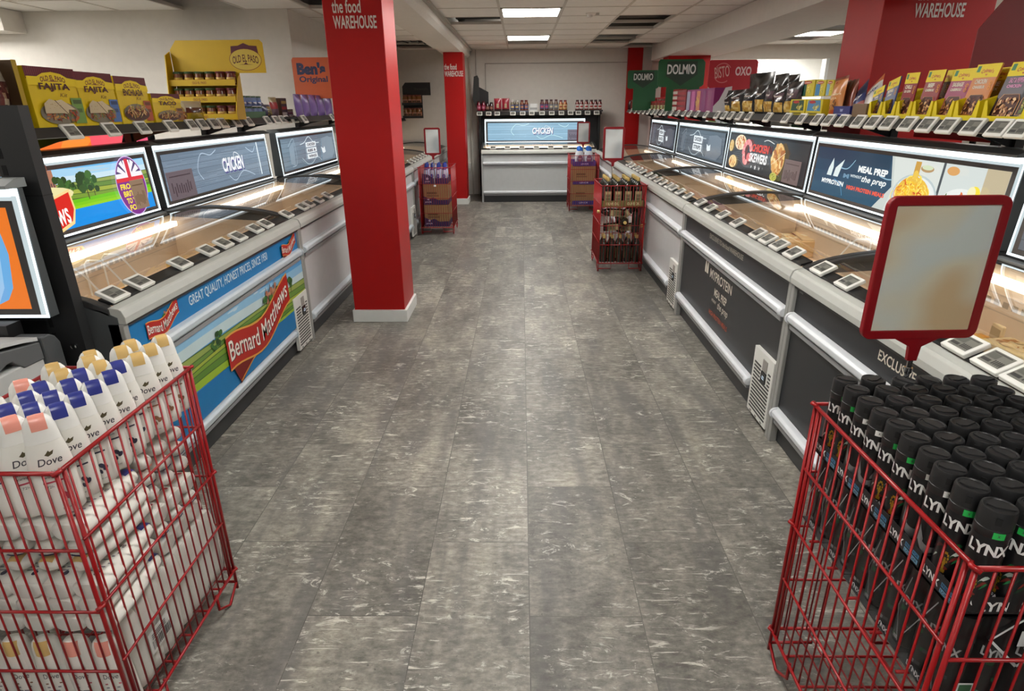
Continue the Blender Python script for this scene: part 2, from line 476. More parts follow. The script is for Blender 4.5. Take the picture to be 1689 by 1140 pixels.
# outdoors beyond the far window: a leafy tree
def tree(x, y):
    t = thing('tree', 'leafy green tree outside the far window at the right', 'tree', (x, y, 0))
    g = G(); g.tube([(0, 0, 0), (0.05, 0, 1), (0, 0.05, 1.8)], 0.09, P(88, 70, 52, 0.9), 8); g.build('trunk', t)
    g = G(); r = random.Random(3); cs = [P(104, 148, 62, 0.6), P(132, 172, 80, 0.6), P(78, 120, 50, 0.6), P(170, 200, 120, 0.6)]
    for i in range(900):
        q = r.uniform(0, 2*PI); k = r.uniform(-1, 1); rad = r.random()**0.33
        p = Vector((1.5*rad*math.cos(q)*math.sqrt(1-k*k), 0.8*rad*math.sin(q)*math.sqrt(1-k*k), 1.75+0.95*rad*k))
        a = Vector((r.uniform(-1, 1), r.uniform(-1, 1), r.uniform(-1, 1))).normalized()*0.11
        b = a.orthogonal().normalized()*0.05
        g.add([p-a, p+b, p+a, p-b], [(0, 1, 2, 3)], r.choice(cs))
    g.build('foliage', t)
tree(4.1, 16.0)
g = G(); g.box(-8, 12, 14.5, 24, -0.08, -0.02, P(150, 150, 146, 0.9)); struct(g.build('pavement'))

# beams: boxed-in downstands over the pillar rows
g = G(); g.prism([(-1.235, ZC+0.2), (-1.235, 2.265), (-0.905, 2.265), (-0.86, 2.30), (-0.86, ZC+0.2)], 'y', -6, 11.42, BEAMM)
g.box(-1.26, -1.235, -6, 11.42, ZC-0.03, ZC+0.02, P(180, 175, 166, 0.6)); g.box(-0.86, -0.825, -6, 11.42, ZC-0.025, ZC+0.02, P(180, 175, 166, 0.6))
struct(g.build('beam_left'))
g = G(); g.box(2.18, 3.0, -6, 11.42, 2.185, ZC+0.2, BEAMM); struct(g.build('beam_right'))

# pillars, clad red, each with a white foot board and the shop's name
def pillar(name, x0, x1, y0, y1, top, foot, tx, tz, th, tw, label):
    t = thing(name, label, 'pillar', ((x0+x1)/2, y0, 0)); t['kind'] = 'structure'
    ox = (x0+x1)/2
    g = G(); g.box(x0-ox, x1-ox, 0, y1-y0, 0, top, RED); g.build('cladding', t, bev=0.004)
    if foot:
        g = G(); g.prism([(x0-ox-0.014, -0.016), (x1-ox+0.018, -0.016), (x1-ox+0.018, y1-y0+0.016), (x0-ox-0.014, y1-y0+0.016)], 'z', 0, 0.092, P(224, 226, 222, 0.45))
        g.build('foot_board', t, bev=0.003)
    if tx is not None:
        g = G(); a = Art(g, (tx-ox, -0.003, tz), (1, 0, 0), (0, 0, 1))
        m = (226, 214, 208)
        a.text('the food', 0, th*1.12, th*0.98, m, w=tw*0.66, al='l', bold=0.028)
        a.text('WAREHOUSE', 0, 0, th*0.95, m, w=tw, al='l', bold=0.036)
        g.build('lettering', t)
    return t
pillar('pillar', -1.247, -0.872, 4.33, 4.735, 2.265, True, -1.187, 1.965, 0.078, 0.275, 'red square pillar nearest on the left, white foot board, white shop name')
pillar('pillar', -1.18, -0.885, 10.2, 10.55, 2.265, True, -1.17, 1.925, 0.085, 0.285, 'red square pillar at the far end beside the back freezer')
pillar('pillar', 2.25, 2.94, 4.33, 4.8, 2.185, False, 2.445, 1.99, 0.085, 0.31, 'wide red pillar behind the right shelf, white shop name near its top')
pillar('pillar', 2.23, 2.86, 10.2, 10.6, 2.185, False, None, 0, 0, 0, 'wide red pillar at the far right behind the green header boards')
g = G(); g.box(1.80, 2.17, 11.36, 11.42, 0, ZC, RED); struct(g.build('pillar_back'))
# back wall trims: panel line, skirting, cable trunking
g = G(); lm_ = P(150, 144, 136, 0.6)
g.box(-0.61, 1.8, 11.405, 11.42, 2.168, 2.178, lm_); g.box(-0.615, -0.605, 11.405, 11.42, 0.1, 2.178, lm_); g.box(-0.775, -0.765, 11.4, 11.42, 0, ZC, lm_)
struct(g.build('trim_2'))
g = G(); g.box(-0.885, -0.86, 11.37, 11.42, 0, ZC, P(188, 182, 172, 0.5)); g.box(-1.02, -0.99, 11.36, 11.42, 0.5, 1.5, P(206, 202, 194, 0.5)); g.box(-1.06, -0.90, 11.33, 11.42, 0.41, 0.55, P(200, 196, 188, 0.5))
struct(g.build('trim_3'))
g = G(); g.box(2.05, 2.2, 11.3, 11.36, 0, ZC, P(176, 172, 166, 0.5)); struct(g.build('trim_4'))
# the boxed duct high on the left wall
g = G(); g.box(-6.5, -4.85, 6.35, 6.64, 2.2, ZC, BEAMM); struct(g.build('trim_6'))

# ceiling lamps
def lamp(x, y, w, d, label):
    t = thing('ceiling_light', label, 'ceiling light', (x, y, ZC), group='square ceiling light panels')
    g = G(); fr = P(214, 212, 204, 0.5)
    for a, b, c, d2 in ((-w/2, w/2, -d/2, -d/2+0.02), (-w/2, w/2, d/2-0.02, d/2), (-w/2, -w/2+0.02, -d/2, d/2), (w/2-0.02, w/2, -d/2, d/2)):
        g.box(a, b, c, d2, -0.006, 0.03, fr)
    g.build('frame', t)
    g = G(); g.box(-w/2+0.02, w/2-0.02, -d/2+0.02, d/2-0.02, 0.004, 0.02, E(255, 252, 247, LAMP)); g.build('diffuser', t)
def cellmid(xs, ys, x, y):
    i, j = cell(xs, ys, x, y)
    return (xs[i]+xs[i+1])/2, (ys[j]+ys[j+1])/2, xs[i+1]-xs[i]-0.02, ys[j+1]-ys[j]-0.02
for xs, ys, spots, labs in ((xm, ym, LM, ['bright ceiling panel over the aisle, nearer of the two in view', 'bright ceiling panel over the aisle, close to the back wall'] + ['bright ceiling panel overhead between the freezer rows']*4),
                            (xl, yl, LL, ['bright ceiling panel over the next aisle on the left']*7),
                            (xr, yr, LR, ['bright ceiling panel seen past the beam at the right'] + ['bright ceiling panel over the next aisle on the right']*6)):
    for (x, y), lb in zip(spots, labs): lamp(*cellmid(xs, ys, x, y), lb)
t = thing('ceiling_light', 'long bright ceiling strip in the room beyond the right opening', 'ceiling light', (4.1, 12.6, 2.35))
g = G(); g.box(-0.9, 0.9, -0.5, 0.5, -0.02, 0.0, E(255, 252, 246, LAMP)); g.build('diffuser', t)
g = G(); g.box(-0.93, 0.93, -0.53, 0.53, -0.01, 0.005, WHITE); g.build('frame', t)
t = thing('smoke_detector', 'small white smoke detector on a ceiling tile', 'smoke detector', (0.73, 7.2, ZC+0.004))
g = G(); g.lathe([(0.055, 0), (0.055, -0.012), (0.04, -0.02)], P(236, 234, 228, 0.4), 20); g.lathe([(0.03, -0.02), (0.028, -0.035), (0.015, -0.042)], P(220, 218, 212, 0.4), 16, o=(-0.01, 0, 0))
g.build('housing', t, smooth=0.6)
g = G(); g.box(0.045, 0.085, -0.02, 0.02, -0.022, 0, P(198, 196, 190, 0.5)); g.build('indicator', t)

# ================================================================== FREEZERS
LIDP = [(0.06, 0.838), (0.11, 0.858), (0.17, 0.874), (0.25, 0.889), (0.36, 0.903), (0.47, 0.912), (0.56, 0.914), (0.65, 0.909), (0.74, 0.899), (0.83, 0.884)]
GREYT = P(150, 150, 146, 0.4); LEDGE = P(186, 188, 182, 0.35); CREAM = P(228, 206, 180, 0.5); FGLASS = GLASS((0.97, 0.98, 0.97), 0.0, 'lid_glass')
LBLK = P(18, 18, 19, 0.35); LIDF = P(58, 58, 58, 0.3)
def freezer(label, loc, rz, W, front, body=WHITE, rail=P(216, 220, 224, 0.3), trim=GREYT, art=None, ledge=LEDGE, side=None, lit=4.6, dividers=(), grill_text=True):
    t = thing('chest_freezer', label, 'freezer', loc, rz)
    h = W/2
    side = side or P(70, 72, 74, 0.45)
    g = G()                                                    # insulated shell, open at the top
    g.box(-h, h, 0.012, 0.05, 0.12, 0.775, front)
    g.box(-h, h, 0.80, 0.85, 0.1, 0.87, side)
    for s in (-1, 1):
        x0, x1 = (-h, -h+0.03) if s < 0 else (h-0.03, h)
        g.prism([(0.012, 0.1), (0.85, 0.1), (0.85, 0.872), (0.74, 0.885), (0.56, 0.90), (0.36, 0.889), (0.17, 0.86), (0.06, 0.825), (0.012, 0.80)], 'x', x0, x1, side)
    g.box(-h+0.01, h-0.01, 0.012, 0.85, 0.1, 0.13, side)
    g.build('shell', t)
    g = G(); g.box(-h+0.02, h-0.02, 0.035, 0.80, 0.0, 0.1, P(38, 40, 42, 0.5)); g.box(-h+0.02, h-0.02, 0.03, 0.04, 0.005, 0.13, P(48, 50, 52, 0.4)); g.build('kick_plate', t)
    g = G()                                                    # pale liner
    zb = 0.52
    g.box(-h+0.031, h-0.031, 0.051, 0.80, zb-0.02, zb, CREAM)
    g.quad((-h+0.031, 0.0505, zb), (h-0.031, 0.0505, zb), (h-0.031, 0.0505, 0.82), (-h+0.031, 0.0505, 0.82), CREAM)
    g.quad((-h+0.031, 0.799, zb), (h-0.031, 0.799, zb), (h-0.031, 0.799, 0.87), (-h+0.031, 0.799, 0.87), CREAM)
    for x in (-h+0.0305, h-0.0305): g.quad((x, 0.05, zb), (x, 0.80, zb), (x, 0.80, 0.86), (x, 0.05, 0.82), CREAM)
    a = Art(g, (0, 0.7985, zb), (1, 0, 0), (0, 0, 1))             # air slots along the back
    for k in range(int(W/0.05)): a.rect(-h+0.06+0.05*k, -h+0.092+0.05*k, 0.19, 0.215, (176, 158, 138))
    a.rect(-h+0.04, h-0.04, 0.165, 0.17, (200, 184, 166)); a.rect(-h+0.04, h-0.04, 0.235, 0.24, (200, 184, 166))
    g.build('liner', t)
    g = G(); g.box(-h+0.05, h-0.05, 0.755, 0.79, 0.805, 0.835, E(255, 240, 214, lit)); g.build('light_tube', t)
    g = G()                                                    # front ledge with its drip lip
    g.prism([(-0.014, 0.775), (-0.016, 0.80), (-0.006, 0.826), (0.004, 0.832), (0.036, 0.838), (0.05, 0.83), (0.05, 0.775)], 'x', -h+0.004, h-0.004, ledge); g.build('ledge', t, bev=0.002)
    g = G(); g.box(-h+0.004, h-0.004, -0.002, 0.014, 0.76, 0.776, P(66, 67, 68, 0.4)); g.build('ledge_seal', t)
    g = G(); g.prism([(0.036, 0.838), (0.036, 0.848), (0.085, 0.862), (0.085, 0.846)], 'x', -h+0.03, h-0.03, LBLK); g.build('label_rail', t)
    g = G()
    q = LIDP[1:]
    vs = [(x, p[0], p[1]) for p in q for x in (-h+0.03, h-0.03)]
    g.add(vs, [(2*i, 2*i+1, 2*i+3, 2*i+2) for i in range(len(q)-1)], FGLASS)
    g.build('glass_lid', t, smooth=True)
    for s in (-1, 1):
        x0, x1 = (-h, -h+0.034) if s < 0 else (h-0.034, h)
        g = G(); g.strip([(0.035, 0.832)]+[(p[0], p[1]+0.008) for p in LIDP], 'x', x0, x1, 0.03, LIDF); g.build('lid_frame', t, bev=0.003)
    g = G(); g.box(-h+0.01, h-0.01, 0.815, 0.855, 0.87, 0.892, P(120, 122, 122, 0.35)); g.build('lid_back_rail', t)
    for s in (-1, 1):                                          # upright corner trims
        x = s*(h-0.014)
        g = G(); g.box(x-0.014, x+0.014, -0.004, 0.03, 0.0, 0.775, trim); g.build('corner_trim', t, bev=0.003)
    gw = 0.245
    for z, xe in ((0.628, h-0.03), (0.163, h-0.03-gw-0.03)):      # bumper rails
        g = G()
        g.prism([(0.012, z-0.026), (-0.010, z-0.024), (-0.022, z-0.012), (-0.024, z+0.01), (-0.014, z+0.02), (0.012, z+0.024)], 'x', -h+0.03, xe, rail)
        r = g.build('bumper_rail', t, bev=0.003)
        g = G(); g.prism([(0.011, z-0.052), (-0.006, z-0.05), (-0.008, z-0.03), (0.011, z-0.026)], 'x', -h+0.045, xe-0.02, P(150, 152, 154, 0.35)); g.build('rail_shadow_gap', r)  # solid grey strip along the underside of the rail
        for x in (-h+0.03, xe):
            g = G(); g.lathe([(0.0, -0.005), (0.02, -0.003), (0.026, 0.006), (0.026, 0.02)], rail, 14)
            o = g.build('end_cap', r, smooth=0.6, loc=(x, -0.004, z-0.002)); o.rotation_euler = (0, PI/2 if x < 0 else -PI/2, 0)
    x0 = h-0.03-gw                                              # vent grille with its small display
    g = G(); wh = P(222, 222, 216, 0.4)
    g.box(x0, x0+gw, -0.008, 0.012, 0.03, 0.375, wh)
    for k in range(15):
        z = 0.055+0.0185*k
        if z > 0.31: break
        xe = x0+gw-0.02 if z < 0.225 else x0+gw*0.42
        g.box(x0+0.022, xe, -0.0095, -0.006, z, z+0.0085, P(60, 60, 58, 0.6))
        if z >= 0.225: g.box(x0+gw*0.80, x0+gw-0.02, -0.0095, -0.006, z, z+0.0085, P(60, 60, 58, 0.6))
    for k in range(3): g.box(x0+0.04+0.07*k, x0+0.06+0.07*k, -0.0095, -0.006, 0.034, 0.042, P(120, 120, 116, 0.6))
    v = g.build('vent_grille', t)
    g = G(); g.box(x0+gw*0.5, x0+gw*0.72, -0.014, -0.006, 0.235, 0.29, P(20, 22, 26, 0.2)); g.box(x0+gw*0.5, x0+gw*0.72, -0.011, -0.006, 0.295, 0.35, P(150, 146, 140, 0.4))
    a = Art(g, (x0+gw*0.61, -0.0145, 0.262), (1, 0, 0), (0, 0, 1), mf=E)
    a.text('-22', 0, -0.008, 0.018, (200, 220, 235), bold=0.02)
    g.build('temperature_display', v)
    for x in dividers:                                         # bent white wire dividers across the well
        g = G(); wm = P(246, 242, 236, 0.35)
        g.tube([(x, 0.785, 0.60), (x, 0.785, 0.765), (x, 0.765, 0.785), (x, 0.70, 0.785), (x, 0.675, 0.765), (x, 0.60, 0.66), (x, 0.12, 0.66), (x, 0.10, 0.64), (x, 0.10, 0.53)], 0.0052, wm)
        g.tube([(x, 0.40, 0.66), (x, 0.40, 0.53)], 0.0052, wm); g.tube([(x, 0.60, 0.66), (x, 0.60, 0.53)], 0.0052, wm)
        g.build('wire_divider', t)
    if art:
        g = G(); a = Art(g, (0, 0.0115, 0), (1, 0, 0), (0, 0, 1)); art(a, h, x0); g.build('front_wrap', t)
    return t

FWH = P(196, 196, 196, 0.3); FDK = P(40, 42, 45, 0.38)
def art_protein(a, h, x0):
    m = (206, 200, 184)
    a.text('EXCLUSIVE TO the food WAREHOUSE', -0.02, 0.712, 0.030, (170, 166, 152), w=0.62, bold=0.01)
    lx = -0.32
    a.poly([(lx-0.035, 0.49), (lx-0.005, 0.49), (lx-0.005, 0.545), (lx-0.018, 0.60), (lx-0.035, 0.535)], m)
    a.poly([(lx+0.005, 0.49), (lx+0.036, 0.49), (lx+0.036, 0.53), (lx+0.04, 0.60), (lx+0.005, 0.545)], m)
    a.text('MYPROTEIN', lx+0.08, 0.482, 0.058, m, w=0.42, al='l', bold=0.012)
    a.text('MEAL PREP', 0.0, 0.395, 0.048, m, w=0.235, bold=0.02)
    a.text('WITHOUT', -0.11, 0.352, 0.018, m, w=0.09, bold=0.01)
    a.text('the prep', 0.065, 0.325, 0.058, m, w=0.19, bold=0.004, shear=0.25)
    a.text('HIGH PROTEIN MEALS', 0.0, 0.262, 0.030, (178, 84, 58), w=0.36, bold=0.02)
def art_exclusive(a, h, x0):
    m = (206, 200, 184)
    a.text('EXCLUSIVE TO the food WAREHOUSE', -0.26, 0.70, 0.036, m, w=0.70, al='l', bold=0.014)
    a.rect(-h+0.05, -h+0.085, 0.745, 0.752, (120, 122, 122))
def ribbon(a, x, y, w, h, lit=False):
    """a waved red ribbon with an undulating name, gold edges and its folded tail"""
    n = 14
    f = lambda t: -0.26*h*math.cos(t*PI)*(1 if t < 0 else 1)+0.30*h*t
    top = [(x+w/2*t, y+h*0.55+f(t)) for t in [i/n*2-1 for i in range(n+1)]]
    bot = [(x+w/2*t, y-h*0.42+f(t)) for t in [i/n*2-1 for i in range(n+1)]]
    sh = lambda q, d: [(p[0]+d[0], p[1]+d[1]) for p in q]
    a.poly([(x-w*0.46, y-h*0.5), (x-w*0.40, y-h*1.12), (x-w*0.16, y-h*0.66), (x+w*0.06, y-h*0.52), (x+w*0.02, y-h*0.25), (x-w*0.3, y-h*0.2)], (120, 22, 18))
    a.line([(x-w*0.40, y-h*1.05), (x-w*0.2, y-h*0.72), (x+w*0.05, y-h*0.55)], h*0.05, (214, 150, 60))
    for i in range(n):
        pass
    q = sh(top, (0, h*0.05))+list(reversed(sh(bot, (0, -h*0.05))))
    a.raw([p for pr in zip(sh(top, (0, h*0.06)), sh(bot, (0, -h*0.06))) for p in pr], [(2*i, 2*i+1, 2*i+3, 2*i+2) for i in range(n)], (222, 160, 70))
    a.raw([p for pr in zip(top, bot) for p in pr], [(2*i, 2*i+1, 2*i+3, 2*i+2) for i in range(n)], (176, 34, 24))
    ft = lambda t: f(t)/(h*0.62)
    a.text('Bernard Matthews', x, y-h*0.24, h*0.62, (60, 12, 10), w=w*0.94, bold=0.02, bend=ft)
    a.text('Bernard Matthews', x-w*0.006, y-h*0.215, h*0.62, (236, 232, 222), w=w*0.94, bold=0.008, bend=ft)
def manor(a, x, y, s):
    """a brick country house among trees"""
    for dx, w_, hh, c in ((-0.8, 0.3, 0.75, (176, 118, 92)), (-0.5, 0.32, 0.6, (196, 142, 112)), (-0.18, 0.34, 0.8, (170, 112, 88)), (0.16, 0.3, 0.65, (200, 150, 118)), (0.46, 0.3, 0.9, (178, 124, 98))):
        a.rect(x+dx*s, x+(dx+w_)*s, y, y+hh*s, c)
        a.rect(x+(dx+0.06)*s, x+(dx+0.12)*s, y+hh*s, y+(hh+0.2)*s, (120, 76, 62))
        for k in range(2): a.rect(x+(dx+0.06+0.12*k)*s, x+(dx+0.12+0.12*k)*s, y+0.25*s, y+0.45*s, (88, 70, 74))
    r = random.Random(5)
    for cx, ss in ((-1.0, 0.4), (0.85, 0.5), (-0.3, 0.22)):
        for k in range(7): a.ell(x+(cx+r.uniform(-0.2, 0.2))*s, y+(0.15+r.uniform(0, 0.8)*ss)*s, 0.16*s, 0.14*s, r.choice([(52, 96, 44), (70, 120, 52), (40, 78, 38)]), n=9)
def landscape(a, x0, x1, y0, y1, hz, seed=2, sky=((86, 156, 208), (140, 190, 222), (196, 216, 220)), water=(18, 122, 190)):
    """a field scene: sky, hedged slopes, trees, blue foreground; hz gives the skyline at t in 0..1"""
    n = 24; r = random.Random(seed)
    X = [x0+(x1-x0)*i/n for i in range(n+1)]; T = [i/n for i in range(n+1)]
    cl = lambda v: min(max(v, y0), y1)
    def band(lo, hi, m):
        a.raw([p for i in range(n+1) for p in ((X[i], cl(lo(T[i]))), (X[i], cl(hi(T[i]))))], [(2*i, 2*i+2, 2*i+3, 2*i+1) for i in range(n)], m)
    H = y1-y0
    a.rect(x0, x1, y0, y1, sky[0])
    band(lambda t: hz(t), lambda t: hz(t)+0.24*H, sky[1]); band(lambda t: hz(t), lambda t: hz(t)+0.12*H, sky[2])
    for k in range(8):
        cx, cy = r.uniform(x0+0.1, x1-0.1), r.uniform(0.5, 0.9)
        y = hz((cx-x0)/(x1-x0)); y = y+(y1-y)*cy
        if y < y1-0.02*H: a.ell(cx, y, 0.05*H+0.06*r.random(), 0.012*H, (188, 212, 226), n=10)
    cols = [(150, 168, 84), (104, 142, 62), (166, 180, 66), (122, 158, 52), (92, 134, 48), (150, 182, 48)]
    for k in range(6):
        d0, d1 = 0.065*k*H, 0.065*(k+1)*H+0.004
        band(lambda t: hz(t)-d1-0.02*H*math.sin(t*7+k), lambda t: hz(t)-d0-0.02*H*math.sin(t*7+k-1), cols[k])
        a.curve(lambda t: (x0+(x1-x0)*t, cl(hz(t)-d0-0.02*H*math.sin(t*7+k-1))), 0, 1, 24, 0.012*H, (66, 98, 46))
    band(lambda t: y0, lambda t: hz(t)-0.39*H-0.03*H*math.sin(t*5), water)
    return band
def tree_clump(a, x, y, s, r):
    a.rect(x-0.03*s, x+0.03*s, y-0.5*s, y, (70, 54, 40))
    for k in range(9): a.ell(x+r.uniform(-0.4, 0.4)*s, y+r.uniform(-0.2, 0.6)*s, 0.24*s, 0.2*s, r.choice([(48, 88, 40), (64, 110, 48), (36, 70, 34)]), n=9)
def art_turkey(a, h, x0):
    blue = (16, 116, 176)
    a.rect(-h+0.03, h-0.03, 0.135, 0.768, blue)
    a.text('GREAT QUALITY, HONEST PRICES, SINCE 1950', -0.02, 0.685, 0.052, (214, 226, 230), w=0.88, bold=0.01)
    for x in (-h+0.26, h-0.20):
        manor(a, x+0.05, 0.705, 0.038); ribbon(a, x, 0.695, 0.24, 0.062)
    xr_ = h-0.03
    r = random.Random(4)
    landscape(a, -h+0.03, xr_, 0.19, 0.60, lambda t: 0.475+0.012*math.sin(t*5)-0.03*(t-0.5), 2, water=blue)
    tree_clump(a, -0.30, 0.47, 0.07, r); tree_clump(a, -0.36, 0.46, 0.05, r); tree_clump(a, 0.66, 0.47, 0.075, r)
    manor(a, 0.36, 0.465, 0.10)
    ribbon(a, 0.17, 0.375, 0.86, 0.165)

# ---- packs of food in the wells (each lies in a freezer)
def food_pack(label, loc, rz, w, d, h, base, blobs, title=None, tcol=(120, 40, 30), tilt=0.0):
    t = thing('frozen_food_pack', label, 'food pack', loc, rot=(tilt, 0, rz), group='frozen packs in the freezer wells')
    g = G(); g.box(-w/2, w/2, -d/2, d/2, 0, h, P(*base, rough=0.45)); g.build('carton', t, bev=0.006)
    g = G(); a = Art(g, (0, 0, h), (1, 0, 0), (0, 1, 0)); r = random.Random(int(w*1e4+h*1e5))
    a.dish(r, 0.0, 0.0, w*0.40, d*0.40, 26, blobs, 0.28)
    if title: a.rect(-w*0.42, w*0.42, d*0.22, d*0.44, tcol); a.text(title, 0, d*0.27, d*0.11, (240, 232, 214), w=w*0.7, bold=0.02)
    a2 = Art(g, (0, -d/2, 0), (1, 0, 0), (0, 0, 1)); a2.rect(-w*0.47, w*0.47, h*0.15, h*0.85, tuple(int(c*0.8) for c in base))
    g.build('printed_picture', t)

# ---- electronic shelf labels
def esl_proto():
    g = G(); g.box(-0.05, 0.05, -0.007, 0.007, -0.0375, 0.0375, P(228, 228, 222, 0.4))
    g2 = G(); a = Art(g2, (0, -0.007, 0), (1, 0, 0), (0, 0, 1))
    a.rect(-0.038, 0.038, -0.024, 0.026, (122, 122, 114)); a.rect(-0.034, 0.0, -0.002, 0.018, (96, 96, 90)); a.rect(-0.032, 0.03, 0.019, 0.023, (70, 70, 66))
    for k in range(5): a.rect(0.003+0.007*k, 0.007+0.007*k, -0.018, -0.002, (44, 44, 44))
    a.rect(-0.034, -0.004, -0.018, -0.008, (60, 60, 58))
    return g, g2
_esl = None
def esl(label, loc, rz, tilt, s=1.0, group='electronic shelf labels'):
    global _esl
    if _esl is None:
        t = thing('price_tag', label, 'price tag', loc, rot=(tilt, 0, rz), group=group)
        a, b = esl_proto(); a.build('case', t, bev=0.003); b.build('screen', t)
        _esl = t
    else: t = dup(_esl, loc, rz, label, group, rot=(tilt, 0, rz))
    t.scale = (s, s, s)
    return t

# ---- backlit headers above the freezers
def header(label, loc, rz, W, paint, bezel=(92, 88, 86), z0=0.905, z1=1.285, white=1.9, outer=(238, 250, 255), hd=0.06, rail=True):
    t = thing('backlit_header', label, 'lit sign', loc, rz, 'backlit picture headers over the freezers')
    h = W/2; ya, yb = 0.846, 0.868
    L_ = math.hypot(yb-ya, z1-z0); H = L_
    u = Vector((1, 0, 0)); v = Vector((0, (yb-ya)/L_, (z1-z0)/L_))
    g = G(); g.prism([(ya+0.004, z0), (yb+0.004, z1), (yb+hd, z1), (yb+hd, z0)], 'x', -h, h, P(70, 74, 76, 0.4)); g.build('housing', t)
    g = G(); a = Art(g, (0, ya, z0), u, v, mf=E)
    b = 0.012
    wm = E(*outer, white); wd = E(214, 230, 234, 0.85)
    a.rect(-h, h, 0, b*0.9, wm); a.rect(-h, h, H-b*2.2, H, wm); a.rect(-h, -h+b*0.8, 0, H, wm); a.rect(h-b*0.8, h, 0, H, wm)
    a.rect(-h+b*0.8, h-b*0.8, H-b*3.2, H-b*2.2, wd)
    a.rect(-h+b*0.8, -h+b*2.0, b, H-b*2, wd); a.rect(h-b*2.2, h-b*0.8, b, H-b*2, wd)
    g.build('light_frame', t)
    g = G(); a = Art(g, (0, ya-0.0012, z0), u, v, mf=E)
    i0, j0, i1, j1 = -h+b*2.0, b*0.9, h-b*2.2, H-b*3.2
    a.rect(i0, i1, j0, j1, P(*bezel, rough=0.2))
    k = 0.026
    paint(a, i0+k, i1-k, j0+k*0.8, j1-k*0.8)
    g.build('picture', t)
    g = G(); g.prism([(yb-0.045, z1+0.002), (yb-0.045, z1+0.012), (yb+0.0, z1+0.03), (yb+hd+0.02, z1+0.03), (yb+hd+0.02, z1+0.002)], 'x', -h, h, P(132, 136, 136, 0.35)); g.build('top_cap', t)
    if rail: g = G(); g.box(-h-0.03, h+0.03, 0.856, 0.905, 0.872, 0.902, LBLK); g.build('bottom_rail', t)
    return t
DUSKY = (116, 98, 96)
def dusky_patch(a, x0, x1, y0, y1, seed=1, base=DUSKY):
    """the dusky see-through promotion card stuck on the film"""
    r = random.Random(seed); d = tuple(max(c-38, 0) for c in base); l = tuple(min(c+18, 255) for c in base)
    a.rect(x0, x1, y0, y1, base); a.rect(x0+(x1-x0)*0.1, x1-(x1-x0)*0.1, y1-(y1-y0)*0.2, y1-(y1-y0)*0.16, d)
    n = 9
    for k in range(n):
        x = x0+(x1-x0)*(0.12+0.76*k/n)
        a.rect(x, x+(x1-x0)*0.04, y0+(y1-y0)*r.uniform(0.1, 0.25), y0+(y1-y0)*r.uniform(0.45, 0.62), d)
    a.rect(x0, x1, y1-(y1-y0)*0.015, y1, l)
def wood(a, x0, x1, y0, y1, base, seed=3, n=7, amp=18):
    r = random.Random(seed); H = (y1-y0)/n
    for k in range(n):
        d = r.randint(-amp//2, amp//2)
        a.rect(x0, x1, y0+H*k, y0+H*(k+1), tuple(max(0, min(255, c+d)) for c in base))
        for j in range(9):
            xs = r.uniform(x0, x1-(x1-x0)*0.2); y = y0+H*(k+r.uniform(0.1, 0.9)); d2 = r.choice([-amp, amp])
            a.rect(xs, xs+(x1-x0)*r.uniform(0.08, 0.2), y, y+H*0.07, tuple(max(0, min(255, c+d2)) for c in base))
        a.rect(x0, x1, y0+H*k, y0+H*k+0.0018, tuple(int(c*0.6) for c in base))
def squiggle(a, pts, w, m, n=8):
    q = []
    for i in range(len(pts)-1):
        p0, p1, p2, p3 = pts[max(i-1, 0)], pts[i], pts[i+1], pts[min(i+2, len(pts)-1)]
        for k in range(n):
            t = k/n
            q.append(tuple(0.5*(2*p1[c]+(p2[c]-p0[c])*t+(2*p0[c]-5*p1[c]+4*p2[c]-p3[c])*t*t+(3*p1[c]-p0[c]-3*p2[c]+p3[c])*t**3) for c in (0, 1)))
    q.append(pts[-1]); a.line(q, w, m)
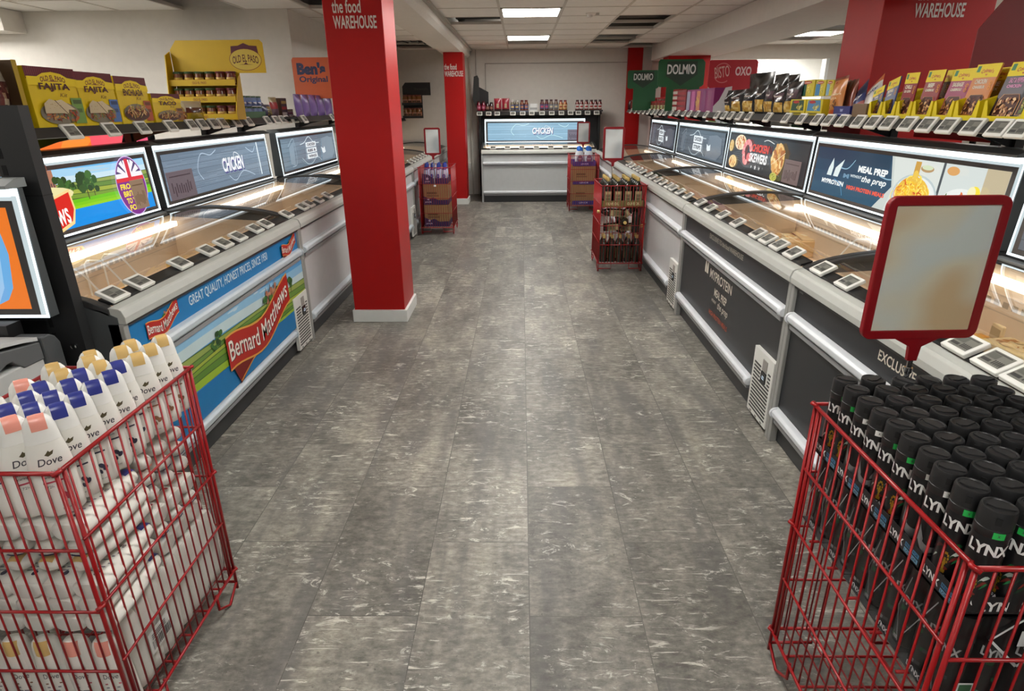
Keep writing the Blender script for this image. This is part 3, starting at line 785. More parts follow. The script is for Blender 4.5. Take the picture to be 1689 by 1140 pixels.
def hd_turkey(a, x0, x1, y0, y1):
    W, H = x1-x0, y1-y0; r = random.Random(9)
    landscape(a, x0, x1, y0, y1, lambda t: y0+0.76*H+0.03*H*math.sin(t*6), 6, sky=((110, 186, 236), (168, 216, 244), (206, 232, 244)), water=(0, 146, 236))
    for k in range(3): a.rect(x0, x1, y0+H*(0.30+0.05*k), y0+H*(0.36+0.05*k), (150-20*k, 214-8*k, 20))
    tree_clump(a, x0+0.665*W, y0+0.62*H, 0.115, r); tree_clump(a, x0+0.695*W, y0+0.61*H, 0.085, r)
    tree_clump(a, x0+0.565*W, y0+0.70*H, 0.085, r); tree_clump(a, x0+0.60*W, y0+0.68*H, 0.05, r)
    manor(a, x0+0.475*W, y0+0.58*H, 0.135)
    # the ribbon ending in its last letters
    bx, by = x0+0.555*W, y0+0.42*H
    a.ell(bx-0.2, by+0.05, 0.27, 0.045, (240, 232, 170), n=18)
    a.poly([(bx-0.60, by-0.02), (bx-0.2, by+0.02), (bx+0.04, by+0.07), (bx+0.045, by-0.03), (bx+0.01, by-0.10), (bx-0.2, by-0.155), (bx-0.60, by-0.17)], (252, 220, 150))
    a.poly([(bx-0.60, by-0.03), (bx-0.2, by+0.01), (bx+0.03, by+0.055), (bx+0.033, by-0.03), (bx, by-0.085), (bx-0.2, by-0.14), (bx-0.60, by-0.155)], (222, 40, 28))
    a.text('Bernard Matthews', bx-0.005, by-0.09, 0.11, (255, 255, 250), w=0.62, al='r', bold=0.02, rot=0.10)
    # oval with a flag and yellow words
    ox, oy = x0+0.885*W, y0+0.50*H; A, B = 0.135, 0.162
    a.ell(ox, oy, A+0.006, B+0.006, (214, 190, 236), n=32); a.ell(ox, oy, A, B, (128, 42, 140), n=32)
    def oval(q0, q1, m, s=0.97): a.poly([(ox+A*s*math.cos(q0+(q1-q0)*i/14), oy+B*s*math.sin(q0+(q1-q0)*i/14)) for i in range(15)], m)
    oval(0.30, PI-0.30, (88, 70, 120))
    for q0, q1 in ((0.62, 0.86), (1.0, 1.24), (1.9, 2.14), (2.28, 2.52)):
        a.poly([(ox, oy+0.05), (ox+A*0.95*math.cos(q0), oy+B*0.95*math.sin(q0)), (ox+A*0.95*math.cos(q1), oy+B*0.95*math.sin(q1))], (250, 246, 250))
    a.rect(ox-0.125, ox+0.125, oy+0.046, oy+0.075, (250, 246, 250)); a.rect(ox-0.03, ox+0.03, oy+0.07, oy+0.145, (250, 246, 250))
    a.rect(ox-0.016, ox+0.016, oy+0.05, oy+0.152, (220, 52, 70)); a.rect(ox-0.130, ox+0.130, oy+0.028, oy+0.05, (226, 48, 60))
    for k, wd in enumerate(('FROM', 'BRITISH', 'TO YOUR', 'FORK')):
        a.text(wd, ox-0.112+0.012*k, oy-0.014-0.040*k, 0.032, (252, 226, 60), w=0.13+0.03*(k in (1, 2)), al='l', bold=0.04)
    dusky_patch(a, ox-0.02, ox+0.115, y0+0.03*H, oy+0.03, 4, (142, 116, 92))
def hd_chicken(a, x0, x1, y0, y1, base=(116, 134, 152), card='l', div=True):
    W, H = x1-x0, y1-y0
    wood(a, x0, x1, y0, y1, base, 5)
    lc = tuple(min(255, c+70) for c in base)
    squiggle(a, [(x0+0.28*W, y0+0.3*H), (x0+0.25*W, y0+0.55*H), (x0+0.3*W, y0+0.9*H), (x0+0.38*W, y0+0.85*H), (x0+0.44*W, y0+0.95*H)], 0.006, lc)
    squiggle(a, [(x0+0.52*W, y0+0.25*H), (x0+0.58*W, y0+0.1*H), (x0+0.68*W, y0+0.3*H), (x0+0.8*W, y0+0.12*H)], 0.006, lc)
    squiggle(a, [(x0+0.75*W, y0+0.9*H), (x0+0.82*W, y0+0.75*H), (x0+0.86*W, y0+0.9*H)], 0.006, lc)
    a.text('CHICKEN', x0+0.590*W, y0+0.315*H, 0.36*H, (66, 60, 130), w=0.22*W, bold=0.045, shear=0.12)
    a.text('CHICKEN', x0+0.585*W, y0+0.36*H, 0.36*H, (250, 252, 255), w=0.22*W, bold=0.045, shear=0.12)
    squiggle(a, [(x0+0.60*W, y0+0.66*H), (x0+0.615*W, y0+0.82*H), (x0+0.66*W, y0+0.72*H), (x0+0.65*W, y0+0.45*H)], 0.006, (235, 242, 248))
    if div: a.rect(x0+0.88*W, x0+0.89*W, y0+0.08*H, y1, (240, 250, 255))
    if card == 'l': dusky_patch(a, x0, x0+0.2*W, y0, y0+0.62*H, 2, (104, 92, 98))  # card sets which side gets the dusky rectangle
    else: dusky_patch(a, x1-0.15*W, x1, y0, y0+0.6*H, 2, (120, 116, 130))
def hd_words(lines, base, hi=(232, 240, 244)):
    def f(a, x0, x1, y0, y1):
        W, H = x1-x0, y1-y0
        wood(a, x0, x1, y0, y1, base, 8)
        lc = tuple(min(255, c+60) for c in base); mc = tuple(min(255, c+26) for c in base)
        a.poly([(x0+0.68*W, y0+0.06*H), (x0+0.9*W, y0+0.06*H), (x0+0.97*W, y0+0.3*H), (x0+0.95*W, y0+0.8*H), (x0+0.86*W, y0+0.9*H), (x0+0.72*W, y0+0.85*H)], mc)
        a.poly([(x0+0.1*W, y0+0.2*H), (x0+0.17*W, y0+0.1*H), (x0+0.2*W, y0+0.9*H), (x0+0.11*W, y0+0.7*H)], mc)
        squiggle(a, [(x0+0.1*W, y0+0.75*H), (x0+0.2*W, y0+0.95*H), (x0+0.2*W, y0+0.2*H), (x0+0.12*W, y0+0.1*H)], 0.006, lc)
        squiggle(a, [(x0+0.3*W, y0+0.75*H), (x0+0.38*W, y0+0.8*H), (x0+0.47*W, y0+0.97*H), (x0+0.56*W, y0+0.75*H), (x0+0.66*W, y0+0.72*H)], 0.007, (214, 228, 234))
        squiggle(a, [(x0+0.3*W, y0+0.3*H), (x0+0.38*W, y0+0.08*H), (x0+0.47*W, y0+0.06*H), (x0+0.58*W, y0+0.24*H), (x0+0.66*W, y0+0.08*H)], 0.006, (190, 208, 216))
        k = len(lines); hh = 0.6*H/k
        for i, s_ in enumerate(lines):
            yb = y0+0.8*H-hh*(i+1)
            a.rect(x0+0.40*W, x0+0.59*W, yb+0.02*H, yb+hh*0.93, hi)
            a.text(s_, x0+0.495*W, yb+hh*0.26, hh*0.5, (60, 66, 76), w=0.15*W, bold=0.04)
        a.poly([(x0+0.70*W, y0+0.36*H), (x0+0.72*W, y0+0.30*H), (x0+0.77*W, y0+0.34*H), (x0+0.76*W, y0+0.55*H), (x0+0.73*W, y0+0.48*H), (x0+0.69*W, y0+0.55*H)], (226, 234, 238))
    return f
BROWNS = [(206, 138, 62), (180, 108, 44), (224, 170, 96), (150, 82, 36), (232, 188, 120), (196, 96, 40)]
def hd_skewers(a, x0, x1, y0, y1):
    W, H = x1-x0, y1-y0; r = random.Random(12)
    a.rect(x0, x1, y0, y1, (46, 48, 50))
    for k in range(5):
        squiggle(a, [(x0+0.08*W, y0+(0.45-0.05*k)*H), (x0+0.2*W, y0+(0.5-0.06*k)*H), (x0+0.28*W, y0+(0.2-0.02*k)*H), (x0+0.4*W, y0+(0.3-0.04*k)*H), (x0+0.5*W, y0+(0.32-0.05*k)*H)], 0.008, (70+5*k, 74+5*k, 76+5*k))
        squiggle(a, [(x0+0.5*W, y0+(0.95-0.05*k)*H), (x0+0.6*W, y0+(0.6-0.05*k)*H), (x0+0.66*W, y0+(0.3-0.03*k)*H), (x0+0.75*W, y0+(0.1)*H)], 0.008, (62+5*k, 68+5*k, 72+5*k))
    a.dish(r, x0+0.17*W, y0+0.80*H, 0.075*W, 0.2*H, 34, BROWNS, 0.2, (246, 226, 190))
    a.dish(r, x0+0.04*W, y0+0.66*H, 0.03*W, 0.16*H, 14, [(200, 150, 70), (220, 190, 110)], 0.3, (226, 196, 130))
    a.dish(r, x0+0.10*W, y0+0.19*H, 0.055*W, 0.17*H, 26, BROWNS, 0.22, (246, 214, 150))
    for i in range(22):                                    # a pink ladle shape
        q = 0.35+4.6*i/21; a.ell(x0+0.305*W+0.052*W*math.cos(q)*(1 if i < 14 else 0.8), y0+0.55*H+0.30*H*math.sin(q), 0.020*W, 0.085*H, (236, 132, 132) if i % 3 else (246, 172, 168), n=8)
    a.dish(r, x0+0.345*W, y0+0.42*H, 0.03*W, 0.11*H, 8, [(232, 120, 120), (240, 170, 160)], 0.3, (228, 110, 112))
    a.text('CHICKEN', x0+0.485*W, y0+0.60*H, 0.22*H, (232, 62, 34), w=0.22*W, bold=0.04, shear=0.08)
    a.text('SKEWERS', x0+0.475*W, y0+0.30*H, 0.26*H, (246, 246, 244), w=0.24*W, bold=0.04, shear=0.08)
    for dx, s_ in ((-0.055, 0.8), (0, 1.2), (0.055, 0.8)):
        cx, cy = x0+(0.46+dx)*W, y0+0.17*H
        a.poly([(cx+(0.012 if k % 2 == 0 else 0.005)*W*s_*math.cos(PI/2+PI*k/5), cy+(0.07 if k % 2 == 0 else 0.03)*H*s_*math.sin(PI/2+PI*k/5)) for k in range(10)], (240, 240, 238))
    a.ell(x0+0.72*W, y0+0.52*H, 0.072*W, 0.42*H, (214, 176, 110), n=26)
    for k in range(46):
        q = r.uniform(0, 6.28); s_ = math.sqrt(r.random()); a.ell(x0+0.72*W+0.062*W*s_*math.cos(q), y0+0.52*H+0.37*H*s_*math.sin(q), 0.02*W, 0.07*H, r.choice([(222, 162, 84), (204, 136, 60), (238, 196, 124), (246, 214, 150), (176, 104, 44)]), n=7, rot=r.uniform(0, 3))
    a.line([(x0+0.66*W, y0+0.35*H), (x0+0.80*W, y0+0.72*H)], 0.006, (240, 214, 170))
    a.dish(r, x0+0.71*W, y0+0.06*H, 0.035*W, 0.1*H, 9, [(120, 130, 40), (160, 170, 60)], 0.3, (196, 190, 90))
    squiggle(a, [(x0+0.53*W, y0+0.93*H), (x0+0.58*W, y0+0.97*H), (x0+0.66*W, y0+0.9*H)], 0.006, (230, 230, 226))
    dusky_patch(a, x1-0.19*W, x1-0.02*W, y0, y0+0.58*H, 3)
def pasta(a, r, x, y, A, B, n):
    cs = [(250, 214, 60), (244, 190, 40), (255, 232, 110), (228, 130, 40), (206, 84, 36), (250, 222, 96), (238, 168, 70)]
    a.ell(x, y, A, B, (236, 190, 70), n=26)
    for k in range(n):
        q = r.uniform(0, 6.28); s_ = math.sqrt(r.random())*0.86; px, py = x+A*s_*math.cos(q), y+B*s_*math.sin(q)
        rr = r.uniform(0.12, 0.34)*A; q0 = r.uniform(0, 6.28)
        a.curve(lambda t: (px+rr*math.cos(q0+t), py+rr*math.sin(q0+t)*0.8), 0, r.uniform(1.2, 3), 6, 0.006, r.choice(cs))
def hd_protein(a, x0, x1, y0, y1):
    W, H = x1-x0, y1-y0; r = random.Random(21)
    a.rect(x0, x1, y0, y1, (34, 74, 100))
    for k in range(4): a.rect(x0, x1*0.0+x0+0.5*W, y0+H*0.25*k, y0+H*(0.25*k+0.25), [(40, 84, 110), (36, 78, 104), (31, 70, 95), (27, 60, 84)][k])
    a.poly([(x0+0.455*W, y0), (x1, y0), (x1, y1), (x0+0.50*W, y1), (x0+0.535*W, y0+0.45*H)], (206, 214, 208))
    a.poly([(x0+0.52*W, y0), (x0+0.75*W, y0), (x0+0.75*W, y1), (x0+0.515*W, y1), (x0+0.545*W, y0+0.45*H)], (220, 226, 220))
    a.rect(x0+0.76*W, x1, y0, y1, (214, 222, 218)); a.rect(x0+0.752*W, x0+0.762*W, y0, y1, (70, 78, 84))
    a.rect(x0+0.92*W, x1, y0, y1, (196, 182, 150))
    # emblem: two fangs
    a.poly([(x0+0.105*W, y0+0.42*H), (x0+0.14*W, y0+0.42*H), (x0+0.145*W, y0+0.6*H), (x0+0.135*W, y0+0.80*H), (x0+0.112*W, y0+0.58*H)], (226, 240, 238))
    a.poly([(x0+0.155*W, y0+0.42*H), (x0+0.19*W, y0+0.42*H), (x0+0.20*W, y0+0.58*H), (x0+0.215*W, y0+0.80*H), (x0+0.162*W, y0+0.6*H)], (226, 240, 238))
    a.text('MYPROTEIN', x0+0.16*W, y0+0.24*H, 0.10*H, (240, 246, 246), w=0.165*W, bold=0.05)
    a.text('MEAL PREP', x0+0.41*W, y0+0.60*H, 0.13*H, (244, 248, 246), w=0.18*W, bold=0.05)
    a.text('WITHOUT', x0+0.315*W, y0+0.475*H, 0.055*H, (220, 232, 234), w=0.075*W, bold=0.03)
    a.text('the prep', x0+0.43*W, y0+0.39*H, 0.16*H, (244, 248, 246), w=0.15*W, bold=0.02, shear=0.25)
    a.text('HIGH PROTEIN MEALS', x0+0.39*W, y0+0.22*H, 0.085*H, (236, 92, 66), w=0.24*W, bold=0.05)
    a.text('M', x0+0.25*W, y0+0.43*H, 0.09*H, (110, 150, 176), w=0.04*W, bold=0.06)
    squiggle(a, [(x0+0.2*W, y0+0.62*H), (x0+0.25*W, y0+0.63*H), (x0+0.29*W, y0+0.82*H)], 0.006, (150, 190, 210))
    squiggle(a, [(x0+0.17*W, y0+0.36*H), (x0+0.22*W, y0+0.28*H), (x0+0.25*W, y0+0.06*H)], 0.006, (90, 150, 190))
    squiggle(a, [(x0+0.46*W, y0+0.6*H), (x0+0.5*W, y0+0.57*H), (x0+0.53*W, y0+0.58*H)], 0.006, (150, 190, 210))
    a.ell(x0+0.655*W, y0+0.36*H, 0.108*W, 0.46*H*0.86, (190, 204, 206), n=30); a.ell(x0+0.655*W, y0+0.36*H, 0.10*W, 0.36*H, (232, 238, 236), n=30)
    pasta(a, r, x0+0.645*W, y0+0.38*H, 0.082*W, 0.33*H, 110)
    a.ell(x0+0.70*W, y0+0.87*H, 0.03*W, 0.06*H, (184, 150, 104)); a.ell(x0+0.70*W, y0+0.89*H, 0.025*W, 0.04*H, (214, 226, 190))
    a.rect(x0+0.642*W, x0+0.668*W, y0+0.70*H, y0+0.97*H, (206, 158, 70)); a.ell(x0+0.655*W, y0+0.74*H, 0.012*W, 0.08*H, (240, 200, 80))
    a.ell(x0+0.87*W, y0+0.33*H, 0.085*W, 0.33*H, (236, 240, 236), n=30)
    a.dish(r, x0+0.875*W, y0+0.40*H, 0.062*W, 0.19*H, 44, [(226, 120, 60), (214, 84, 60), (240, 176, 110), (250, 226, 190), (232, 150, 90), (206, 60, 56)], 0.2)
    a.ell(x0+0.915*W, y0+0.60*H, 0.022*W, 0.13*H, (250, 226, 60), n=14); a.ell(x0+0.905*W, y0+0.62*H, 0.015*W, 0.10*H, (246, 240, 190), n=14)
    a.ell(x0+0.815*W, y0+0.90*H, 0.025*W, 0.07*H, (222, 164, 96)); a.dish(r, x0+0.815*W, y0+0.46*H, 0.03*W, 0.06*H, 10, [(112, 160, 70), (90, 130, 60)], 0.3)
    dusky_patch(a, x1-0.15*W, x1-0.06*W, y0, y0+0.28*H, 5, (150, 138, 126))
def hd_plain(a, x0, x1, y0, y1):
    W, H = x1-x0, y1-y0
    wood(a, x0, x1, y0, y1, (96, 100, 106), 11)
    a.text('CHICKEN', x0+0.5*W, y0+0.4*H, 0.24*H, (236, 240, 244), w=0.26*W, bold=0.05)
    a.rect(x0+0.03*W, x0+0.2*W, y0+0.06*H, y0+0.5*H, (150, 150, 154))
def hd_meal(a, x0, x1, y0, y1):
    W, H = x1-x0, y1-y0; r = random.Random(31)
    a.rect(x0, x1, y0, y1, (236, 120, 30))
    px_, py_, R_ = x1-0.46, y0+0.55*H, 0.43
    k = [(px_+R_*math.cos(q/24*2*PI), min(max(py_+R_*math.sin(q/24*2*PI), y0+0.002), y1-0.002)) for q in range(24)]
    a.poly(k, (104, 172, 226)); a.poly([(px_+(p[0]-px_)*0.93, p[1]) for p in k], (150, 198, 236)); a.poly([(px_+(p[0]-px_)*0.86, p[1]) for p in k], (84, 150, 214))
    a.poly([(x1-0.14, y0), (x1, y0), (x1, y0+0.30*H), (x1-0.05, y0+0.12*H)], (236, 120, 30))
    a.dish(r, px_, y0+0.45*H, 0.37, 0.36*H, 120, [(250, 190, 40), (240, 130, 30), (222, 44, 40), (250, 220, 120), (214, 84, 30), (110, 180, 50), (252, 232, 180)], 0.22)
    a.dish(r, x1-0.115, y0+0.50*H, 0.035, 0.12*H, 8, [(214, 36, 44), (230, 60, 60)], 0.6); a.ell(x1-0.135, y0+0.72*H, 0.03, 0.03, (150, 206, 60), n=18); a.ell(x1-0.125, y0+0.36*H, 0.028, 0.03, (246, 200, 40), n=14); a.ell(x1-0.12, y0+0.18*H, 0.04, 0.045, (236, 110, 30), n=12)

# ---- shelves over the headers
def gondola_shelf(label, loc, rz, x0, x1, zl=1.383, posts=(), depth=0.46):
    """a run of dark steel shelving: board, tilted label lip, brackets, uprights"""
    t = thing('gondola_shelf', label, 'shelf', loc, rz)
    g = G(); g.box(x0, x1, 0.625, 0.625+depth, zl+0.026, zl+0.042, P(58, 58, 60, 0.45)); g.build('shelf_board', t)
    g = G(); g.prism([(0.606, zl), (0.600, zl+0.004), (0.628, zl+0.046), (0.636, zl+0.042)], 'x', x0, x1, P(26, 26, 27, 0.4)); g.build('label_lip', t)
    for x in posts:
        g = G(); g.box(x-0.025, x+0.025, 0.945, 0.985, 0.0, zl+0.03, BLACK); g.build('upright', t)
        g = G(); g.prism([(0.95, zl+0.026), (0.64, zl+0.026), (0.66, zl+0.0), (0.82, zl-0.03), (0.95, zl-0.07)], 'x', x-0.012, x+0.012, BLACK); g.build('bracket', t)
    return t

# ---- the two rows and the back wall
XR, XL = 1.18, -1.445
RB = [0.70, 2.59, 4.48, 6.37, 8.26, 10.15]
def rmid(i): return (RB[i]+RB[i+1])/2
FR = [freezer('dark wrapped chest freezer nearest on the right, behind the deodorant basket', (XR, rmid(0), 0), RR, 1.886, FDK, art=art_exclusive, dividers=(-0.25, 0.15, 0.55), side=P(64, 66, 68, 0.4)),
      freezer('dark wrapped chest freezer with white protein meal lettering on its front', (XR, rmid(1), 0), RR, 1.886, FDK, art=art_protein, dividers=(0.10, 0.34, 0.60), side=P(64, 66, 68, 0.4)),
      freezer('plain light grey chest freezer behind the olive oil basket', (XR, rmid(2), 0), RR, 1.886, FWH, dividers=(0.45, 0.75)),
      freezer('plain light grey chest freezer, second from the far end on the right', (XR, rmid(3), 0), RR, 1.886, FWH),
      freezer('plain light grey chest freezer at the far end of the right row', (XR, rmid(4), 0), RR, 1.886, FWH)]
LBs = [(2.062, 3.938, XL), (3.944, 5.82, XL), (5.86, 7.64, -1.315), (7.65, 9.53, -1.315), (9.54, 11.38, -1.315)]
LLAB = ['blue picture wrapped chest freezer nearest on the left with red ribbon logo', 'plain white chest freezer next to the blue picture one, behind the red pillar',
        'plain white chest freezer just beyond the red pillar on the left', 'plain white chest freezer beside the basket of purple bottles', 'plain white chest freezer at the far end of the left row']
FL = []
for i, (a, b, x) in enumerate(LBs):
    FL.append(freezer(LLAB[i], (x, (a+b)/2, 0), RL, b-a, P(20, 112, 170, 0.3) if i == 0 else FWH, art=art_turkey if i == 0 else None,
                      dividers=(-0.62, -0.40, -0.16, 0.02, 0.16) if i == 0 else (-0.55, -0.35, -0.15) if i == 1 else (), side=P(74, 78, 80, 0.4) if i == 0 else None,
                      rail=P(196, 206, 212, 0.3)))
FBK = freezer('plain light grey chest freezer against the back wall', (0.285, 10.385, 0), 0, 1.88, P(188, 192, 192, 0.35), ledge=P(206, 208, 202, 0.3), trim=P(176, 180, 180, 0.4))

HW = 1.80
header('lit header with dark wood pattern at the near right, mostly cut off', (XR, rmid(0), 0), RR, HW, hd_plain)
header('lit header showing pasta and meal prep words on blue', (XR, rmid(1), 0), RR, HW+0.06, hd_protein)
header('lit dark header with red and white skewers lettering', (XR, rmid(2), 0), RR, HW+0.04, hd_skewers, bezel=(52, 54, 56))
header('lit grey header with two white word blocks and wavy lines', (XR, rmid(3)+0.09, 0), RR, 2.02, hd_words(('CHICKEN', 'STRIPS'), (78, 88, 98)), bezel=(70, 76, 80))
header('lit dark grey header at the far end of the right row', (XR, rmid(4)+0.16, 0), RR, 1.66, hd_words(('FISH', 'BAKES'), (66, 70, 80)), bezel=(60, 64, 70))
header('lit header with blue lake, green fields and a purple oval', (XL, 3.0, 0), RL, HW, hd_turkey)
header('lit grey wood header reading chicken on the left row', (XL, 4.88, 0), RL, HW, hd_chicken)
header('lit grey header with three stacked white words beside the red pillar', (-1.38, 6.78, 0), RL, HW, hd_words(('CHICKEN', 'RIBS &', 'WINGS'), (104, 122, 136)))
header('lit header beyond the red pillar seen edge on', (-1.315, 8.75, 0), RL, HW, hd_plain)
header('pale blue lit header reading chicken on the back wall', (0.235, 10.385, 0), 0, 1.735, lambda a, x0, x1, y0, y1: hd_chicken(a, x0, x1, y0, y1, (150, 190, 214), 'r', False), white=2.4)
# end freezer at the near left, facing the entrance
t = thing('end_freezer', 'light grey end-of-row freezer with dark lid rim at the near left edge', 'freezer', (-2.35, 1.0, 0))
g = G(); g.box(-0.75, 0.75, 0.0, 0.866, 0.05, 0.74, P(186, 188, 186, 0.4)); g.build('body', t, bev=0.006)
g = G(); g.box(-0.73, 0.73, 0.02, 0.85, 0.0, 0.05, BLACK); g.build('kick_plate', t)
g = G(); g.prism([(-0.005, 0.72), (0.60, 0.72), (0.72, 0.765), (0.74, 0.765), (0.78, 0.728), (0.866, 0.725), (0.866, 0.785), (0.70, 0.812), (0.40, 0.822), (-0.005, 0.79)], 'x', 0.70, 0.754, P(92, 94, 95, 0.45)); g.build('lid_rim', t, bev=0.004)
g = G(); g.prism([(-0.005, 0.72), (0.866, 0.72), (0.866, 0.775), (0.70, 0.80), (0.40, 0.81), (-0.005, 0.78)], 'x', -0.75, 0.70, P(60, 62, 64, 0.4)); g.build('well_cover', t)
g = G(); g.strip([(0.0, 0.80), (0.2, 0.83), (0.4, 0.842), (0.6, 0.840), (0.72, 0.834), (0.80, 0.82), (0.856, 0.806)], 'x', -0.75, 0.757, 0.013, P(196, 198, 196, 0.25)); g.build('lid_edge', t)
g = G(); g.prism([(0.868, 0.45), (0.945, 0.45), (0.945, 0.758), (0.93, 0.785), (0.905, 0.80), (0.868, 0.80)], 'x', 0.66, 0.76, P(74, 77, 79, 0.45)); g.build('hinge_block', t, bev=0.006)
g = G(); g.box(-0.75, 0.655, 0.868, 0.93, 0.0, 0.84, BLACK); g.box(0.655, 0.74, 0.90, 0.93, 0.0, 0.44, BLACK); g.build('back_panel', t)
header('lit header with a blue plate of food at the left edge', (-2.49, 1.084, 0), 0, 1.80, hd_meal, z0=0.848, z1=1.271, bezel=(72, 70, 70), hd=0.022, rail=False)
t = thing('shelf_upright', 'tall black slotted steel upright at the near left', 'shelf upright', (-1.615, 2.014, 0))
g = G(); g.box(-0.065, 0.052, 0.0, 0.045, 0, 1.515, P(40, 41, 42, 0.45))
for k in range(26): g.box(-0.055, -0.040, -0.001, 0.004, 0.16+0.052*k, 0.192+0.052*k, P(6, 6, 6, 0.8))
g.build('post', t)
g = G(); g.box(-0.0655, 0.0525, -0.001, 0.046, 1.238, 1.242, P(14, 14, 14)); g.build('joint', t)
g = G(); g.lathe([(0.011, 0), (0.011, 0.004), (0.006, 0.006)], CHROME, 14); g.build('bolt', t, loc=(0.012, -0.001, 0.712), rot=(PI/2, 0, 0))
g = G(); g.box(-0.80, -0.06, 0.02, 0.06, 0.6, 0.858, BLACK); g.build('cross_panel', t)
g = G(); g.box(-0.80, -0.06, 0.03, 0.07, 1.31, 1.36, BLACK); g.build('cross_bar', t)

SR = gondola_shelf('long dark steel shelf of packet foods above the right freezers', (XR, 5.6, 0), RR, -5.5, 5.0, posts=(2.78, 1.83, 0.86, -0.1, -1.1, -2.1, -3.1, -4.1, -5.1))
SL = gondola_shelf('long dark steel shelf of packet foods above the left freezers', (XL, 4.6, 0), RL, -2.4, 1.0, posts=(-1.5, -0.66, 0.3, 0.93))
SL2 = gondola_shelf('dark steel shelf holding the purple pouches beside the red pillar', (-1.315, 7.5, 0), RL, -1.88, 1.6, posts=(-0.9, 0.1, 1.3))
SB = gondola_shelf('dark steel shelf of sauces on the back wall', (0.285, 10.385, 0), 0, -1.03, 1.07, zl=1.357, posts=(-0.99, 1.03), depth=0.36)
SFL = gondola_shelf('short dark shelf in the far left corner under the black display', (-1.315, 10.2, 0), RL, -0.95, 0.62, zl=1.282, posts=(0.55,), depth=0.40)
# dark back frame of the back freezer
t = thing('sign_stand', 'black steel back frame around the lit header on the back wall', 'sign stand', (0.285, 11.2, 0))
g = G(); g.box(-1.02, 1.07, 0.12, 0.16, 0.0, 1.36, P(30, 31, 33, 0.5)); g.build('back_panel', t)
for x in (-1.0, 1.05):
    g = G(); g.box(x-0.02, x+0.02, -0.02, 0.12, 0.0, 1.36, BLACK); g.build('upright', t)
# glimpses of the next aisle under the shelves: backlit topper at the left, coloured end boards at the right
t = thing('backlit_topper', 'glowing orange and pink topper seen under the left shelf', 'lit sign', (-2.52, 3.45, 1.29))
g = G(); g.box(-0.04, 0.0, -0.75, 0.95, -0.03, 0.12, P(40, 42, 44)); g.build('housing', t)
g = G(); a = Art(g, (0.0, 0, 0), (0, 1, 0), (0, 0, 1), mf=E)
a.rect(-0.75, 0.95, -0.03, 0.12, P(36, 38, 40)); a.poly([(-0.62, 0), (-0.46, 0), (-0.44, 0.10), (-0.62, 0.10)], (250, 236, 30)); a.poly([(-0.30, -0.01), (0.45, -0.01), (0.47, 0.11), (-0.28, 0.11)], (255, 120, 50))
a.poly([(-0.30, -0.01), (-0.16, -0.01), (-0.12, 0.11), (-0.28, 0.11)], (255, 200, 40)); a.poly([(0.0, -0.01), (0.2, -0.01), (0.3, 0.05), (0.1, 0.11)], (255, 150, 60)); a.poly([(0.28, 0.0), (0.56, 0.0), (0.6, 0.06), (0.54, 0.10), (0.28, 0.10)], (255, 96, 110)); a.poly([(0.70, 0.0), (0.86, 0.0), (0.86, 0.09), (0.73, 0.09)], (250, 96, 130))
g.build('picture', t)
for i, (y0, y1, c, nm) in enumerate(((3.0, 4.05, (170, 24, 26), 'red header board seen under the right shelf behind the pasta header'), (5.35, 5.9, (20, 96, 62), 'green header board seen under the right shelf'),
                                     (5.95, 6.9, (206, 212, 206), 'white header board seen under the right shelf'), (7.0, 8.0, (222, 226, 224), 'white card header seen under the far half of the right shelf'), (8.3, 9.6, (190, 44, 34), 'red header board seen under the far end of the right shelf'), (4.86, 5.3, (112, 46, 44), 'dull maroon header board seen under the right shelf'))):
    t = thing('header_board', nm, 'sign board', (2.44, (y0+y1)/2, 1.30))
    g = G(); hh = (y1-y0)/2; g.prism([(-hh, 0), (hh, 0), (hh, 0.07), (hh-0.06, 0.115), (-hh+0.06, 0.115), (-hh, 0.07)], 'x', 0, 0.02, P(*c, rough=0.5)); g.build('board', t)
    g = G(); g.box(0.005, 0.015, -0.02, 0.02, -1.3, 0.01, BLACK); g.build('support', t)

# ---- price tags along the freezer rails
def rail_tags(pxs, x, rz, ref, who, z=0.868):
    """pxs: pixels of tag middles; placed where that sight line meets the label rail"""
    for i, (px, py) in enumerate(pxs):
        y = at(px, py, 'X', x)[1] if ref is None else ref(px, py)
        esl('price tag on the rail of %s, %s along from near' % (who, ORD[i]), (x, y, z), rz, math.radians(-62), 1.0, 'price tags on the freezer rails')
dep = 0.058
ztag = lambda px, py: at(px, py, 'Z', 0.868)[1]
rail_tags([(1689, 625), (1625, 597), (1557, 569), (1500, 540), (1440, 505), (1390, 466), (1346, 443)], XR+dep, RR, ztag, 'the near dark freezer')
rail_tags([(1297, 417), (1276, 404), (1258, 394), (1243, 385), (1209, 367), (1184, 354), (1164, 343), (1148, 334)], XR+dep, RR, ztag, 'the protein meal freezer')
rail_tags([(1129, 323), (1117, 316), (1105, 310), (1097, 306), (1087, 301), (1079, 296.5), (1071, 292), (1063, 288)], XR+dep, RR, ztag, 'the grey olive oil side freezer')
rail_tags([(1056, 283), (1050, 280), (1044, 277), (1038, 273.5), (1033, 270.5)], XR+dep, RR, ztag, 'the far grey right freezer')
rail_tags([(214, 485), (275, 465), (323, 434), (360, 413), (389, 401), (414, 390), (437, 377), (455, 369)], XL-dep, RL, ztag, 'the blue picture freezer')
rail_tags([(492, 353), (513, 341), (527, 336), (543, 329), (557, 322)], XL-dep, RL, ztag, 'the white pillar side freezer')
for i in range(6):
    esl('%s price tag from the left on the back wall freezer' % ORD[i], (-0.46+0.235*i, 10.385+dep, 0.868), 0, math.radians(-62), 1.0, 'price tags on the back freezer')
for i in range(7):
    esl('price tag on the white freezer beyond the pillar, %s along' % ORD[i], (-1.315-dep, 7.8+0.24*i, 0.868), RL, math.radians(-62), 1.0, 'price tags on the far left freezer')
